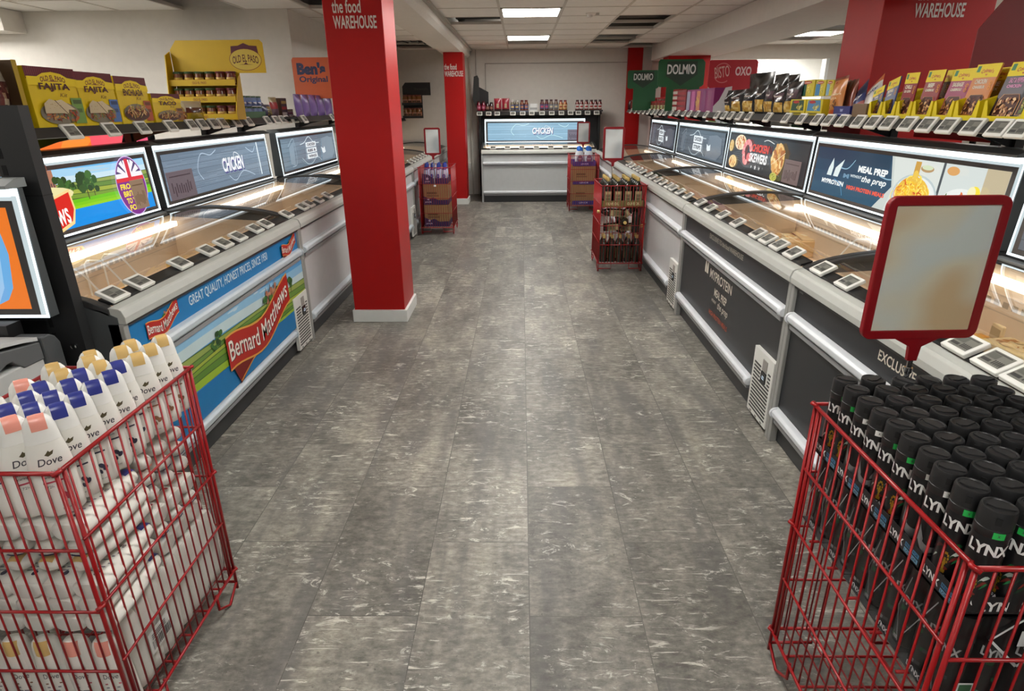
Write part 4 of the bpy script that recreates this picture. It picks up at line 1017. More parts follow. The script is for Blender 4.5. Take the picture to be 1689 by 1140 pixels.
# ---- frozen packs lying in the wells
FZ = [((1226, 372), 0.26, 0.22, 0.07, (214, 170, 110), [(236, 200, 140), (200, 130, 70), (150, 90, 50)], None, 'light brown food pack left of the wire dividers in the protein meal freezer'),
      ((1280, 372), 0.26, 0.22, 0.10, (236, 180, 80), [(250, 206, 110), (226, 150, 60), (250, 226, 170)], None, 'golden food pack at the back of the protein meal freezer'),
      ((1375, 398), 0.28, 0.22, 0.10, (236, 196, 120), [(246, 206, 140), (226, 150, 80)], 'MEAL', 'golden food carton under the lid frame of the protein meal freezer'),
      ((1180, 325), 0.26, 0.2, 0.05, (206, 170, 116), [(226, 196, 140), (150, 100, 60)], None, 'sand coloured food pack beside the lid frame of the grey freezer'),
(( 1262, 387), 0.30, 0.22, 0.10, (206, 150, 84), [(230, 180, 110), (200, 120, 60), (240, 214, 160)], None, 'pale orange food pack inside the wire divider of the protein meal freezer'),
      ((1300, 404), 0.30, 0.24, 0.11, (226, 190, 140), [(240, 206, 150), (214, 150, 90), (250, 236, 200)], 'MEAL', 'broad cream food carton beside the divider of the protein meal freezer'),
      ((1345, 403), 0.30, 0.26, 0.12, (230, 200, 156), [(236, 190, 130), (220, 160, 96), (250, 236, 206)], 'MEAL', 'cream food carton near the lid frame of the protein meal freezer'),
      ((1255, 405), 0.26, 0.16, 0.06, (120, 110, 80), [(150, 140, 90), (96, 84, 56)], None, 'olive green food pack at the front of the protein meal freezer'),
      ((1158, 318), 0.28, 0.22, 0.07, (224, 206, 170), [(150, 90, 70), (222, 190, 150), (120, 60, 50)], None, 'pale food pack in the grey freezer by the olive oil'),
      ((1135, 316), 0.22, 0.22, 0.05, (120, 70, 62), [(150, 92, 80), (90, 50, 46)], None, 'dark brown food pack in the grey freezer by the olive oil'),
      ((1615, 525), 0.26, 0.26, 0.10, (232, 196, 130), [(244, 190, 90), (226, 150, 70), (250, 226, 170)], 'MEAL', 'orange food carton in the near dark freezer, beside the red sign frame'),
      ((1672, 545), 0.30, 0.26, 0.12, (228, 208, 168), [(240, 206, 150), (200, 140, 80), (250, 236, 206)], 'MEAL', 'large cream food carton in the near dark freezer at the right edge'),
      ((1640, 575), 0.24, 0.2, 0.05, (214, 166, 92), [(236, 180, 90), (176, 130, 60)], None, 'flat yellow food pack at the front of the near dark freezer'),
      ((1685, 590), 0.22, 0.2, 0.09, (206, 186, 146), [(220, 196, 150), (170, 120, 70)], None, 'tan food carton by the last rail tag of the near dark freezer'),
      ((318, 413), 0.26, 0.20, 0.13, (206, 52, 44), [(226, 80, 60), (240, 120, 80)], 'TURKEY', 'red food carton in the blue picture freezer'),
      ((345, 412), 0.24, 0.20, 0.12, (214, 70, 50), [(240, 140, 80), (226, 80, 60)], 'TURKEY', 'orange red food carton behind the red one in the blue picture freezer'),
      ((278, 436), 0.26, 0.20, 0.07, (226, 196, 130), [(240, 170, 60), (226, 140, 40)], None, 'yellow food pack in the blue picture freezer'),
      ((215, 465), 0.18, 0.14, 0.05, (196, 60, 50), [(220, 90, 70)], None, 'small red food pack in the blue picture freezer'),
      ((190, 487), 0.2, 0.16, 0.05, (226, 186, 120), [(240, 160, 60), (226, 130, 40)], None, 'small orange food pack in the corner of the blue picture freezer'),
      ((494, 342), 0.26, 0.24, 0.10, (226, 120, 70), [(240, 150, 90), (250, 190, 120)], None, 'orange food pack in the white freezer left of the pillar')]
for (px, py), w_, d_, h_, bc, bl, ti, lb in FZ:
    p = at(px, py, 'Z', 0.521+h_*0.5)
    food_pack(lb, (p[0], p[1], 0.521), (RR if px > 800 else RL)+rng.uniform(-0.2, 0.2), w_, d_, h_, bc, bl, ti, tilt=0)

# ================================================================== WIRE BASKETS
RW = P(148, 8, 14, 0.34)
def wire_basket(label, x0, x1, y0, y1, top=0.815, floor_z=0.095, n=13, nd=16, mid=None, dense=1, r=0.0024, R=0.0048):
    t = thing('wire_basket', label, 'wire basket', ((x0+x1)/2, (y0+y1)/2, 0), group='red wire dump baskets')
    a, b = (x1-x0)/2, (y1-y0)/2
    levels = [top, 0.622, 0.452, 0.272, floor_z]
    def rod(g, p, q, rr): g.tube([p, q], rr, RW, 6 if rr > 0.003 else 5)
    for nm, s in (('front_grid', -1), ('back_grid', 1)):
        g = G(); y = s*b
        for k in range(1, n): rod(g, (-a+2*a*k/n, y, floor_z), (-a+2*a*k/n, y, top), r)
        for z in levels: rod(g, (-a, y+s*0.003, z), (a, y+s*0.003, z), R if z in (top, floor_z) else 0.0036)
        for x in (-a, a): rod(g, (x, y, 0.02), (x, y, top), R)
        g.build(nm, t, smooth=True)
    for nm, s in (('side_grid', -1), ('side_grid', 1)):
        g = G(); x = s*a
        for k in range(1, nd): rod(g, (x, -b+2*b*k/nd, floor_z), (x, -b+2*b*k/nd, top), r)
        for z in (top, 0.64, 0.465, 0.29, floor_z): rod(g, (x+s*0.003, -b+0.012, z), (x+s*0.003, b-0.012, z), R if z in (top, floor_z) else 0.0036)
        for y in (-b+0.02, b-0.02): rod(g, (x, y, floor_z), (x, y, top), R)
        for y in (-b, b):                                      # hooks where the panels clip together
            for z in (top, 0.465, floor_z): g.tube([(x, y-0.012, z), (x+s*0.01, y, z+0.004), (x, y+0.012, z)], 0.005, RW, 6)
        g.build(nm, t, smooth=True)
    for z in (floor_z+0.006,) + ((mid,) if mid else ()):
        g = G()
        for k in range(1, n): rod(g, (-a+2*a*k/n, -b, z), (-a+2*a*k/n, b, z), r)
        for k in range(1, 6): rod(g, (-a, -b+2*b*k/6, z-0.004), (a, -b+2*b*k/6, z-0.004), 0.0036)
        g.build('shelf_grid', t, smooth=True)
    for s in (-1, 1):
        for e in (-1, 1):
            g = G(); g.tube([(s*a, e*b, 0.10), (s*a, e*b, 0.045), (s*a, e*(b-0.06), 0.005), (s*a, e*(b-0.12), 0.045), (s*a, e*(b-0.12), 0.10)], 0.0045, RW, 6)
            g.tube([(s*a, e*b, 0.045), (s*(a-0.12), e*b, 0.045), (s*(a-0.12), e*b, 0.10)], 0.0045, RW, 6)
            g.build('foot', t, smooth=True)
    return t
def sign_holder(label, x, y, w, z0, z1, zb, face, rz=0.0, border=0.02, tint=None):
    t = thing('sign_holder', label, 'sign holder', (x, y, 0), rz, 'red framed sign holders on the baskets')
    h = w/2; rr = 0.022
    def rrect(i, n=5):
        q = []
        for cx, cz, q0 in ((h-rr, z1-rr, 0), (-h+rr, z1-rr, PI/2), (-h+rr, z0+rr, PI), (h-rr, z0+rr, 1.5*PI)):
            for k in range(n+1):
                an = q0+PI/2*k/n; q.append((cx+(rr-i)*math.cos(an), cz+(rr-i)*math.sin(an)))
        return q
    fm = P(132, 8, 20, 0.35)
    o_, i_ = rrect(0), rrect(border); n = len(o_)
    g = G()
    vs = [(p[0], -0.007, p[1]) for p in o_]+[(p[0], -0.007, p[1]) for p in i_]+[(p[0], 0.007, p[1]) for p in o_]+[(p[0], 0.007, p[1]) for p in i_]
    fs = []
    for k in range(n):
        j = (k+1) % n
        fs += [(k, j, n+j, n+k), (2*n+j, 2*n+k, 3*n+k, 3*n+j), (j, k, 2*n+k, 2*n+j), (n+k, n+j, 3*n+j, 3*n+k)]
    g.add(vs, fs, fm); g.build('frame', t, bev=0.002)
    g = G(); g.prism(i_, 'y', -0.003, 0.003, face); g.build('card', t)
    g = G(); g.prism([(-0.055, z0+0.002), (0.055, z0+0.002), (0.014, z0-0.02), (0.011, z0-0.055), (-0.011, z0-0.055), (-0.014, z0-0.02)], 'y', -0.006, 0.006, fm); g.build('socket', t, bev=0.002)
    g = G(); g.tube([(0, 0, zb), (0, 0, z0-0.05)], 0.006, CHROME, 10); g.lathe([(0.009, 0), (0.009, 0.012)], CHROME, 12, o=(0, 0, z0-0.085)); g.lathe([(0.016, 0), (0.014, 0.02)], WHITE, 12, o=(0, 0, zb-0.005)); g.build('pole', t, smooth=0.6)
    return t
def card_material(name, top, midc, low):
    """frosted, blurred print: soft patches of colour"""
    m = bpy.data.materials.new(name); m.use_nodes = True
    nt = m.node_tree; bs = nt.nodes['Principled BSDF']; L = nt.links.new
    tc = nt.nodes.new('ShaderNodeTexCoord'); mp = nt.nodes.new('ShaderNodeMapping'); mp.inputs['Scale'].default_value = (5, 5, 7)
    nz = nt.nodes.new('ShaderNodeTexNoise'); nz.inputs['Scale'].default_value = 1.0; nz.inputs['Detail'].default_value = 1
    rp = nt.nodes.new('ShaderNodeValToRGB'); e = rp.color_ramp.elements; e.new(0.5)
    for x, (p, c) in zip(e, ((0.35, low), (0.5, midc), (0.66, top))): x.position = p; x.color = (lin(c[0]), lin(c[1]), lin(c[2]), 1)
    L(tc.outputs['Object'], mp.inputs[0]); L(mp.outputs[0], nz.inputs['Vector']); L(nz.outputs['Fac'], rp.inputs[0]); L(rp.outputs[0], bs.inputs['Base Color'])
    bs.inputs['Roughness'].default_value = 0.35
    return m
CARD = card_material('frosted_print', (196, 204, 200), (206, 200, 178), (196, 172, 136))
CARDB = card_material('frosted_print_cool', (214, 220, 220), (196, 202, 202), (170, 178, 182))

B1 = wire_basket('red wire basket of black deodorant cans at the near right', 0.717, 1.135, 0.78, 1.345, mid=0.485)
B2 = wire_basket('red wire basket of white body wash bottles at the near left', -1.325, -0.945, 1.045, 1.58, mid=None)
B3 = wire_basket('red wire basket of olive oil bottles beside the right freezers', 0.732, 1.14, 5.72, 6.29, n=14, nd=22)
B4 = wire_basket('red wire basket of purple bottles beyond the left pillar', -1.243, -0.85, 7.61, 8.14, n=14, nd=26)
B5 = wire_basket('red wire basket of blue capped bottles by the back freezer', 0.722, 1.14, 9.32, 9.86, n=14, nd=26)
sign_holder('large red framed blank sign standing in the deodorant basket', 0.898, 1.315, 0.262, 1.0, 1.318, 0.50, CARD, 0.03)
sign_holder('red framed blank sign above the olive oil bottles', 0.862, 6.0, 0.198, 1.015, 1.312, 0.55, CARDB)
sign_holder('red framed blank sign above the purple bottles', -1.052, 7.60, 0.192, 0.966, 1.27, 0.60, CARDB)
sign_holder('small red framed blank sign by the lit header on the back wall', 0.908, 9.45, 0.19, 0.98, 1.277, 0.6, CARDB)

# ================================================================== GOODS IN THE BASKETS
def cyl(g, fs_v, r, m):
    pass
def cyl_text(g, body, r, z, h, w, m, a0=0.0, bold=0.03, shear=0.0):
    """lettering wrapped round an upright cylinder, middle at angle a0 (0 faces -y)"""
    vs, fs, (x0, x1, y0, y1) = glyphs(body, bold, shear)
    q = []
    for a, b in vs:
        an = a0+((a-x0)/(x1-x0)-0.5)*w/r
        q.append((r*math.sin(an), -r*math.cos(an), z+(b-y0)/(y1-y0)*h))
    g.add(q, fs, m)
def cyl_patch(g, r, a0, a1, z0, z1, m, n=4, top=None):
    """a printed patch on an upright cylinder; top(t) in 0..1 shapes its upper edge"""
    vs = []
    for i in range(n+1):
        t = i/n; an = a0+(a1-a0)*t
        for z in (z0(t) if callable(z0) else z0, z1(t) if callable(z1) else z1): vs.append((r*math.sin(an), -r*math.cos(an), z))
    g.add(vs, [(2*i, 2*i+2, 2*i+3, 2*i+1) for i in range(n)], m)
CANB = P(20, 20, 22, 0.28); CAPB = P(28, 28, 29, 0.42)
def can_proto(kind, sticker, label, loc, rz):
    t = thing('deodorant_can', label, 'deodorant', loc, rz, 'deodorant cans in the top layer')
    R_ = 0.0255
    g = G(); g.lathe([(0.022, 0), (R_, 0.004), (R_, 0.150), (0.0248, 0.154), (0.0245, 0.156)], CANB, 20); g.build('can_body', t, smooth=0.7)
    g = G(); w_ = P(216, 216, 214, 0.4)
    cyl_text(g, 'LYNX', R_+0.0012, 0.119, 0.021, 0.060, w_, -0.02, 0.04, 0.0)
    if kind == 0:
        r = random.Random(3)
        for k in range(13):
            a = r.uniform(-1.3, 1.3); z = r.uniform(0.01, 0.085); s = r.uniform(0.15, 0.4); c = r.choice([(20, 84, 46), (30, 120, 66), (88, 24, 26), (120, 40, 34), (12, 52, 32), (190, 206, 196)])
            cyl_patch(g, R_+0.0002+0.00003*k, a, a+s*1.6, lambda u, z=z, s=s: z+0.012*u, lambda u, z=z, s=s: z+0.012*u+0.022*s*math.sin(PI*u)+0.001, P(*c, rough=0.3))
        gd = P(190, 150, 50, 0.3, 0.6)
        for k in range(10):
            q = 2*PI*k/10; cyl_patch(g, R_+0.0008, -0.28+0.16*math.cos(q)-0.05, -0.28+0.16*math.cos(q)+0.05, 0.058+0.011*math.sin(q), 0.063+0.011*math.sin(q), gd, 2)
        cyl_patch(g, R_+0.0008, -0.34, -0.22, 0.035, 0.062, gd, 2); cyl_patch(g, R_+0.0008, -0.42, -0.12, 0.030, 0.037, gd, 3)
        cyl_text(g, 'FIFA', R_+0.0008, 0.018, 0.009, 0.018, w_, -0.28)
    else:
        sv = P(150, 152, 154, 0.3, 0.5)
        cyl_patch(g, R_+0.0005, -0.9, 0.9, lambda u: 0.052-0.03*math.sin(PI*u), lambda u: 0.062-0.018*math.sin(PI*u), sv, 10)
        cyl_patch(g, R_+0.0006, 0.25, 0.75, lambda u: 0.05+0.005*u, lambda u: 0.055+0.032*u, sv, 4); cyl_patch(g, R_+0.0006, 0.75, 0.9, 0.055, lambda u: 0.087-0.03*u, sv, 2)
        cyl_patch(g, R_+0.0006, -0.9, -0.5, lambda u: 0.05, lambda u: 0.082-0.026*u, sv, 3)
    g.build('lettering', t)  # whole can print: lettering together with emblem and coloured patches
    g = G(); rc = 0.0262
    g.lathe([(0.0245, 0.150), (rc, 0.152), (rc, 0.166), (0.0256, 0.1665), (0.0256, 0.168), (rc, 0.1685), (0.0255, 0.196), (0.0245, 0.1995), (0.0215, 0.200), (0.0205, 0.1985), (0.0, 0.1988)], CAPB, 22)
    g.box(-0.004, 0.004, -0.0272, -0.02, 0.178, 0.190, P(8, 8, 8, 0.7))
    g.prism([(0.0215, -0.006), (0.0215, 0.006), (-0.006, 0.010), (-0.018, 0.005), (-0.018, -0.005), (-0.006, -0.010)], 'z', 0.1985, 0.2012, P(34, 34, 35, 0.4))
    g.build('cap', t, smooth=0.7)
    if sticker is not None:
        g = G(); cyl_patch(g, 0.0266, -0.08, 0.55, 0.1525, 0.1645, P(*sticker, rough=0.5), 4); cyl_text(g, 'X', 0.0268, 0.156, 0.005, 0.004, P(60, 60, 60), 0.23)
        g.build('sticker', t)
    return t
GRN, WHT = (36, 170, 76), (226, 226, 222)
COLN = ['along the left wires', 'second column from the left wires', 'third column from the left wires', 'third column from the freezer side', 'second column from the freezer side', 'along the freezer side']
protos = {}
for j in range(10):
    for i in range(6):
        v = (0, GRN) if j % 4 in (0, 1) else (1, WHT)
        x = 0.757+0.0635*i+rng.uniform(-0.003, 0.003); y = 0.825+0.0535*j+rng.uniform(-0.003, 0.003)
        lb = ('black can %s, %s from the near end' % (COLN[i], ORD[j])) if i else ('black can with %s sticker %s, %s from the near end' % ('green' if v[0] == 0 else 'white', COLN[0], ORD[j]))
        rz = math.radians(-38)+rng.uniform(-0.18, 0.18) if i == 0 else rng.uniform(-1.4, 0.6)
        if abs(x-0.898) < 0.04 and y > 1.28: y -= 0.006
        if v not in protos: protos[v] = can_proto(v[0], v[1], lb, (x, y, 0.7015), rz)
        else: dup(protos[v], (x, y, 0.7015), rz, lb)
FILM = GLASS((0.86, 0.87, 0.88), 0.12, 'shrink_film', 1.25)
CARDB_ = P(26, 27, 29, 0.5)
for k in range(5):
    y = 0.852+0.107*k
    t = thing('display_tray', 'black lettered card tray under the deodorant cans, %s from the near end' % ORD[k], 'card tray', (0.918, y, 0.695), 0, 'black card trays in the deodorant basket')
    g = G(); a_, b_ = 0.189, 0.0515
    g.box(-a_, a_, -b_, b_, 0, 0.0045, CARDB_)
    for q in ((-a_, -a_+0.0015, -b_, b_), (a_-0.0015, a_, -b_, b_), (-a_, a_, -b_, -b_+0.0015), (-a_, a_, b_-0.0015, b_)): g.box(*q, 0, 0.04, CARDB_)
    g.build('tray', t)
    g = G()
    a = Art(g, (-a_-0.0002, 0, 0), (0, -1, 0), (0, 0, 1))
    a.text('LYNX', -0.024, 0.012, 0.015, (222, 222, 220), w=0.044, bold=0.03); a.rect(0.004, 0.046, 0.020, 0.029, (70, 130, 170)); a.rect(0.004, 0.046, 0.008, 0.017, (110, 160, 190))
    a.text('FRESH FOR', 0.025, 0.0215, 0.006, (16, 24, 30), w=0.038, bold=0.02); a.text('LONGER', 0.025, 0.0095, 0.006, (16, 24, 30), w=0.038, bold=0.02)
    if k == 0:
        a = Art(g, (0, -b_-0.0002, 0), (1, 0, 0), (0, 0, 1))
        a.text('LYNX', -0.12, 0.010, 0.020, (222, 222, 220), w=0.075, bold=0.03); a.text('FRESH', -0.03, 0.0215, 0.012, (70, 150, 200), w=0.06, bold=0.02); a.text('COOL', -0.03, 0.006, 0.012, (90, 170, 214), w=0.06, bold=0.02)
    g.build('print', t)
cpm = None
for k in range(5):                                            # shrink wrapped packs below
    y = 0.852+0.107*k
    t = thing('shrink_wrapped_pack', 'film wrapped pack of black cans under the trays, %s from the near end' % ORD[k], 'wrapped pack', (0.918, y, 0.494), 0, 'film wrapped packs in the deodorant basket')
    if cpm is None:
        g = G(); R_ = 0.0252
        g.lathe([(0.022, 0), (R_, 0.004), (R_, 0.118), (0.0245, 0.128), (0.0255, 0.13), (0.025, 0.188), (0.021, 0.19)], CANB, 16)
        w_ = P(200, 200, 198, 0.4); cyl_text(g, 'LYNX', R_+0.0004, 0.098, 0.02, 0.05, w_, -0.3)
        r = random.Random(8)
        for q in range(8):
            a0 = r.uniform(-1.4, 1.2); z = r.uniform(0.01, 0.085); cyl_patch(g, R_+0.0003+0.00004*q, a0, a0+0.4, z, z+0.008, P(*r.choice([(96, 98, 100), (30, 90, 54), (150, 152, 154), (70, 72, 74)]), rough=0.4), 3)
        c0 = g.build('can', t, smooth=0.7); cpm = c0.data
    first = True
    for j in range(2):
        for i in range(6):
            if i > 1 and k > 0: continue
            if k == 0 and j == 0 and i == 0: o = c0
            else:
                o = bpy.data.objects.new('can', cpm); col.objects.link(o); o.parent = t
            o.location = (-0.152+0.061*i, -0.0255+0.052*j, 0.004); o.rotation_euler = (0, 0, -0.9 if i == 0 else 0.2)
    g = G(); g.box(-0.186, 0.186, -0.0525, 0.0525, 0.0, 0.003, P(60, 62, 64, 0.5)); g.build('base_card', t)
    g = G(); h_ = 0.196
    for q in (((-0.188, -0.053, 0), (-0.188, 0.053, 0), (-0.18, 0.05, h_), (-0.18, -0.05, h_)), ((0.188, -0.053, 0), (-0.188, -0.053, 0), (-0.18, -0.05, h_), (0.18, -0.05, h_))): g.quad(*q, FILM)
    a = Art(g, (-0.1888, 0, 0), (0, -1, 0), (0, 0, 1)); a.text('LYNX', 0, 0.012, 0.012, (170, 172, 174), w=0.04, bold=0.03)
    a.line([(-0.05, 0.05), (-0.02, 0.12), (0.01, 0.19)], 0.002, (150, 152, 154)); a.line([(0.05, 0.03), (0.03, 0.10), (0.045, 0.18)], 0.0015, (140, 142, 144))
    if k == 0:
        a = Art(g, (0, -0.0535, 0), (1, 0, 0), (0, 0, 1))
        for cx, cz, s_ in ((-0.06, 0.15, 0.06), (0.04, 0.07, 0.058), (0.12, 0.15, 0.05)):
            sq = [(cx, cz-s_), (cx+s_, cz), (cx, cz+s_), (cx-s_, cz)]; a.line(sq+[sq[0]], 0.006, (214, 216, 216)); a.rect(cx-0.012, cx+0.012, cz-0.014, cz+0.02, (206, 208, 208))
        a.rect(-0.15, -0.12, 0.02, 0.05, (196, 198, 196)); a.rect(-0.146, -0.124, 0.024, 0.046, (50, 90, 60))
    g.build('film', t)

# ---- body wash bottles
BW = P(228, 226, 218, 0.32)
def wash_proto(stripe, accent, label, loc, rz, tilt, words):
    t = thing('body_wash_bottle', label, 'bottle', loc, rot=(tilt, 0, rz), group='upright body wash bottles')
    sx, sy = 0.0405, 0.0235
    prof = [(0.80, 0.0), (0.97, 0.006), (1.0, 0.03), (1.0, 0.075), (0.98, 0.105), (0.92, 0.135), (0.83, 0.158), (0.76, 0.172)]
    g = G(); g.lathe(prof, BW, 22, sx, sy, pw=2.3); g.build('bottle_body', t, smooth=0.8)
    cp = [(0.765, 0.1725), (0.735, 0.186), (0.69, 0.202), (0.61, 0.216), (0.45, 0.2255), (0.25, 0.229), (0.0, 0.2295)]
    g = G(); g.lathe(cp, P(232, 231, 226, 0.28), 22, sx, sy, pw=2.4); g.build('cap', t, smooth=0.9)
    g = G()                                                   # coloured tongue over the front of the cap
    pm = P(*stripe, rough=0.3); vs = []
    rows = [(-0.2, 0.2301), (0.25, 0.2297), (0.45, 0.2262), (0.61, 0.2167), (0.67, 0.2068), (0.70, 0.2000)]
    for q, z in rows:
        for xx in (-0.34, -0.17, 0, 0.17, 0.34):
            x = sx*xx; y = -sy*q*(1-(abs(xx)/0.72)**2.4)**(0.42)-0.0007
            vs.append((x, y, z-0.0025*abs(xx)*(q < 0.5)+0.0004))
    fs = [(5*i+j, 5*i+j+1, 5*i+j+6, 5*i+j+5) for i in range(5) for j in range(4)]
    g.add(vs, [tuple(reversed(f)) for f in fs], pm); g.build('cap_stripe', t, smooth=True)
    def wp(x, y): return sy*(max(0, 1-(abs(x)/sx)**2.3))**(1/2.3)*(1.0 if y < 0.10 else 1.0-(y-0.10)*3.2)
    g = G(); a = Art(g, (0, 0, 0), (1, 0, 0), (0, 0, 1), warp=wp); a.z = 0.0006
    br = (78, 70, 44)
    a.poly([(-0.006, 0.146), (0.0, 0.142), (0.008, 0.146), (0.011, 0.154), (0.004, 0.151), (0.002, 0.155), (-0.002, 0.150)], br)
    a.text('Dove', 0, 0.124, 0.016, (54, 52, 60), w=0.042, bold=0.01, shear=0.2)
    for k, s_ in enumerate(words): a.text(s_, -0.004, 0.103-0.0095*k, 0.0075, (70, 70, 84), w=0.034, bold=0.01)
    for xx in range(4): a.rect(-0.022+0.011*xx, -0.011+0.011*xx, 0.083, 0.087, accent)
    a.text('72h', -0.012, 0.072, 0.006, (80, 80, 84)); a.text('200 ml', 0.004, 0.016, 0.004, (90, 90, 90))
    a.ell(0.008, 0.050, 0.005, 0.008, accent, n=10, rot=0.6); a.ell(0.014, 0.043, 0.005, 0.007, accent, n=10, rot=-0.5); a.ell(0.004, 0.036, 0.003, 0.006, accent, n=10, rot=0.2)
    g.build('lettering', t)  # whole front print: lettering together with emblem, colour bars and ovals
    return t
PINK, NAVY, GOLD = (226, 150, 134), (48, 56, 132), (206, 172, 108)
SETS = {'pink': (PINK, (186, 66, 84), ('soothing', 'caring bath')), 'navy': (NAVY, (44, 46, 66), ('hydrating', 'caring bath')), 'gold': (GOLD, (136, 96, 66), ('nourishing', 'caring bath'))}
PX = {'pink': [(74, 700), (23, 706), (47, 647), (72, 626)],
      'navy': [(8, 668), (44, 669), (59, 662), (90, 658), (86, 645), (121, 655), (145, 663), (193, 652), (135, 643), (162, 634), (96, 633), (124, 626), (168, 615), (219, 610)],
      'gold': [(120, 609), (147, 602), (140, 592), (164, 584), (174, 598), (191, 577), (205, 595), (217, 575), (245, 591), (252, 575)]}
spots = []
for c, q in PX.items():
    for px, py in q:
        p = at(px, py, 'Z', 0.915); spots.append([c, Vector((p[0], p[1]))])
# settle them so that no two stand inside each other and all stay within the wires
for it in range(120):
    for a_ in spots:
        for b_ in spots:
            if a_ is b_: continue
            d = a_[1]-b_[1]
            u_, v_ = d.x*0.695+d.y*0.719, -d.x*0.719+d.y*0.695     # across / through the bottle
            q_ = math.hypot(u_/0.080, v_/0.0475)
            if 1e-4 < q_ < 1:
                m_ = d*((1/q_-1)*0.25)
                a_[1] += m_; b_[1] -= m_
    for a_ in spots:
        a_[1].x = min(max(a_[1].x, -1.29), -0.985); a_[1].y = min(max(a_[1].y, 1.085), 1.545)
wp0 = {}
cnt = {}
spots.sort(key=lambda s: s[1].y)
for c, p in spots:
    cnt[c] = cnt.get(c, 0)+1
    nm = {'pink': 'pink', 'navy': 'navy blue', 'gold': 'gold'}[c]
    lb = 'white body wash bottle with %s cap stripe, %s nearest of that colour' % (nm, ORD[cnt[c]-1])
    rz = math.radians(46)+rng.uniform(-0.10, 0.10); tl = rng.uniform(-0.03, 0.03)
    z = 0.690+rng.uniform(0, 0.008)
    if c not in wp0: wp0[c] = wash_proto(SETS[c][0], SETS[c][1], lb, (p.x, p.y, z), rz, tl, SETS[c][2])
    else: dup(wp0[c], (p.x, p.y, z), rz, lb, rot=(tl, 0, rz))
# wrapped packs of the same bottles in the layers below
def sub(parent, src, loc, rot):
    """the meshes of a bottle, joined into one part of a pack"""
    o = bpy.data.objects.new('bottle', src); col.objects.link(o); o.parent = parent; o.location = loc; o.rotation_euler = rot
    return o
def simple_bottle(c):
    g = G(); st = P(*SETS[c][0], rough=0.3)
    g.lathe([(0.80, 0.0), (0.98, 0.006), (1.0, 0.03), (1.0, 0.09), (0.97, 0.13), (0.90, 0.155), (0.82, 0.172), (0.80, 0.188), (0.745, 0.206), (0.66, 0.219), (0.48, 0.227), (0.0, 0.2295)], BW, 18, 0.0385, 0.0255, pw=2.3, mf=lambda i: BW)
    cyl = [(0.030*math.sin(q/6*1.4-0.7)*0.8, -0.0255*0.70*math.cos(q/6*1.4-0.7)-0.001) for q in range(7)]
    g.add([(x, y*k, z) for k, z in ((1.26, 0.190), (1.18, 0.206), (1.06, 0.2195), (0.76, 0.2284)) for x, y in cyl], [(7*j+i, 7*j+i+1, 7*j+i+8, 7*j+i+7) for j in range(3) for i in range(6)], st)
    a = Art(g, (0, 0, 0), (1, 0, 0), (0, 0, 1), warp=lambda x, y: 0.0255*(max(0, 1-(abs(x)/0.0385)**2.3))**(1/2.3)); a.z = 0.0006
    a.text('Dove', 0, 0.118, 0.016, (70, 68, 74), w=0.034, shear=0.2)
    for k in range(6): a.rect(-0.018, 0.018-0.005*(k % 3), 0.098-0.012*k, 0.102-0.012*k, (120, 120, 130) if k else SETS[c][1])
    a.ell(0.008, 0.030, 0.006, 0.008, SETS[c][1], n=10)
    t_ = g.build('tmp', None, smooth=0.8); me = t_.data; bpy.data.objects.remove(t_); me.name = 'bottle'
    return me
SBM = {c: simple_bottle(c) for c in SETS}
FILM2 = GLASS((0.97, 0.97, 0.97), 0.10, 'clear_wrap', 1.22)
def pack(label, x0, x1, y0, y1, z0, z1, items, barcode=None):
    cx, cy = (x0+x1)/2, (y0+y1)/2
    t = thing('shrink_wrapped_pack', label, 'wrapped pack', (cx, cy, z0), 0, 'film wrapped packs in the body wash basket')
    for c, loc, rot in items: sub(t, SBM[c], (loc[0]-cx, loc[1]-cy, loc[2]-z0), rot)
    a_, b_, h_ = (x1-x0)/2, (y1-y0)/2, z1-z0
    g = G()
    g.quad((a_, -b_, 0), (a_, b_, 0), (a_-0.008, b_-0.006, h_), (a_-0.008, -b_+0.006, h_), FILM2); g.quad((-a_, -b_, 0), (a_, -b_, 0), (a_-0.008, -b_+0.006, h_), (-a_+0.008, -b_+0.006, h_), FILM2)
    if barcode:
        a = Art(g, (a_+0.0006, 0, 0), (0, 1, 0), (0, 0, 1)); y_, z_ = barcode; a.rect(y_-0.05, y_+0.05, z_-0.03, z_+0.035, (226, 226, 222))
        r = random.Random(2); x = y_-0.04
        while x < y_+0.04: wq = r.choice([0.0012, 0.002, 0.003]); a.rect(x, x+wq, z_-0.022, z_+0.005, (30, 30, 32)); x += wq+r.choice([0.0012, 0.0024])
        for k in range(3): a.rect(y_-0.04, y_+0.02, z_+0.012+0.006*k, z_+0.015+0.006*k, (80, 80, 84))
    g.build('film', t)
HP = PI/2
near = []
for i in range(5):
    x = -1.27+0.072*i
    near += [('navy', (x, 1.065, 0.650), (-HP, 0, 0)), ('navy', (x, 1.30, 0.597), (HP, 0, 0)), ('gold', (x-0.01, 1.305, 0.549), (HP, PI, 0))]
pack('film wrapped pack of lying bottles at the near end, under the upright ones', -1.315, -0.958, 1.056, 1.308, 0.520, 0.682, near)
low = []
for i in range(5): low += [('navy', (-1.27+0.072*i, 1.068, 0.486), (-HP, 0, 0)), ('gold', (-1.275+0.072*i, 1.072, 0.436), (-HP, PI, 0)), ('navy', (-1.27+0.072*i, 1.068, 0.388), (-HP, 0, 0))]
pack('film wrapped pack of lying bottles at the near end, middle layer', -1.315, -0.958, 1.056, 1.308, 0.360, 0.516, low)
far = []
for j in range(3):
    for k in range(3): far.append((('pink', 'navy', 'pink')[k], (-1.20, 1.352+0.075*j, 0.645-0.048*k), (HP, 0, HP)))
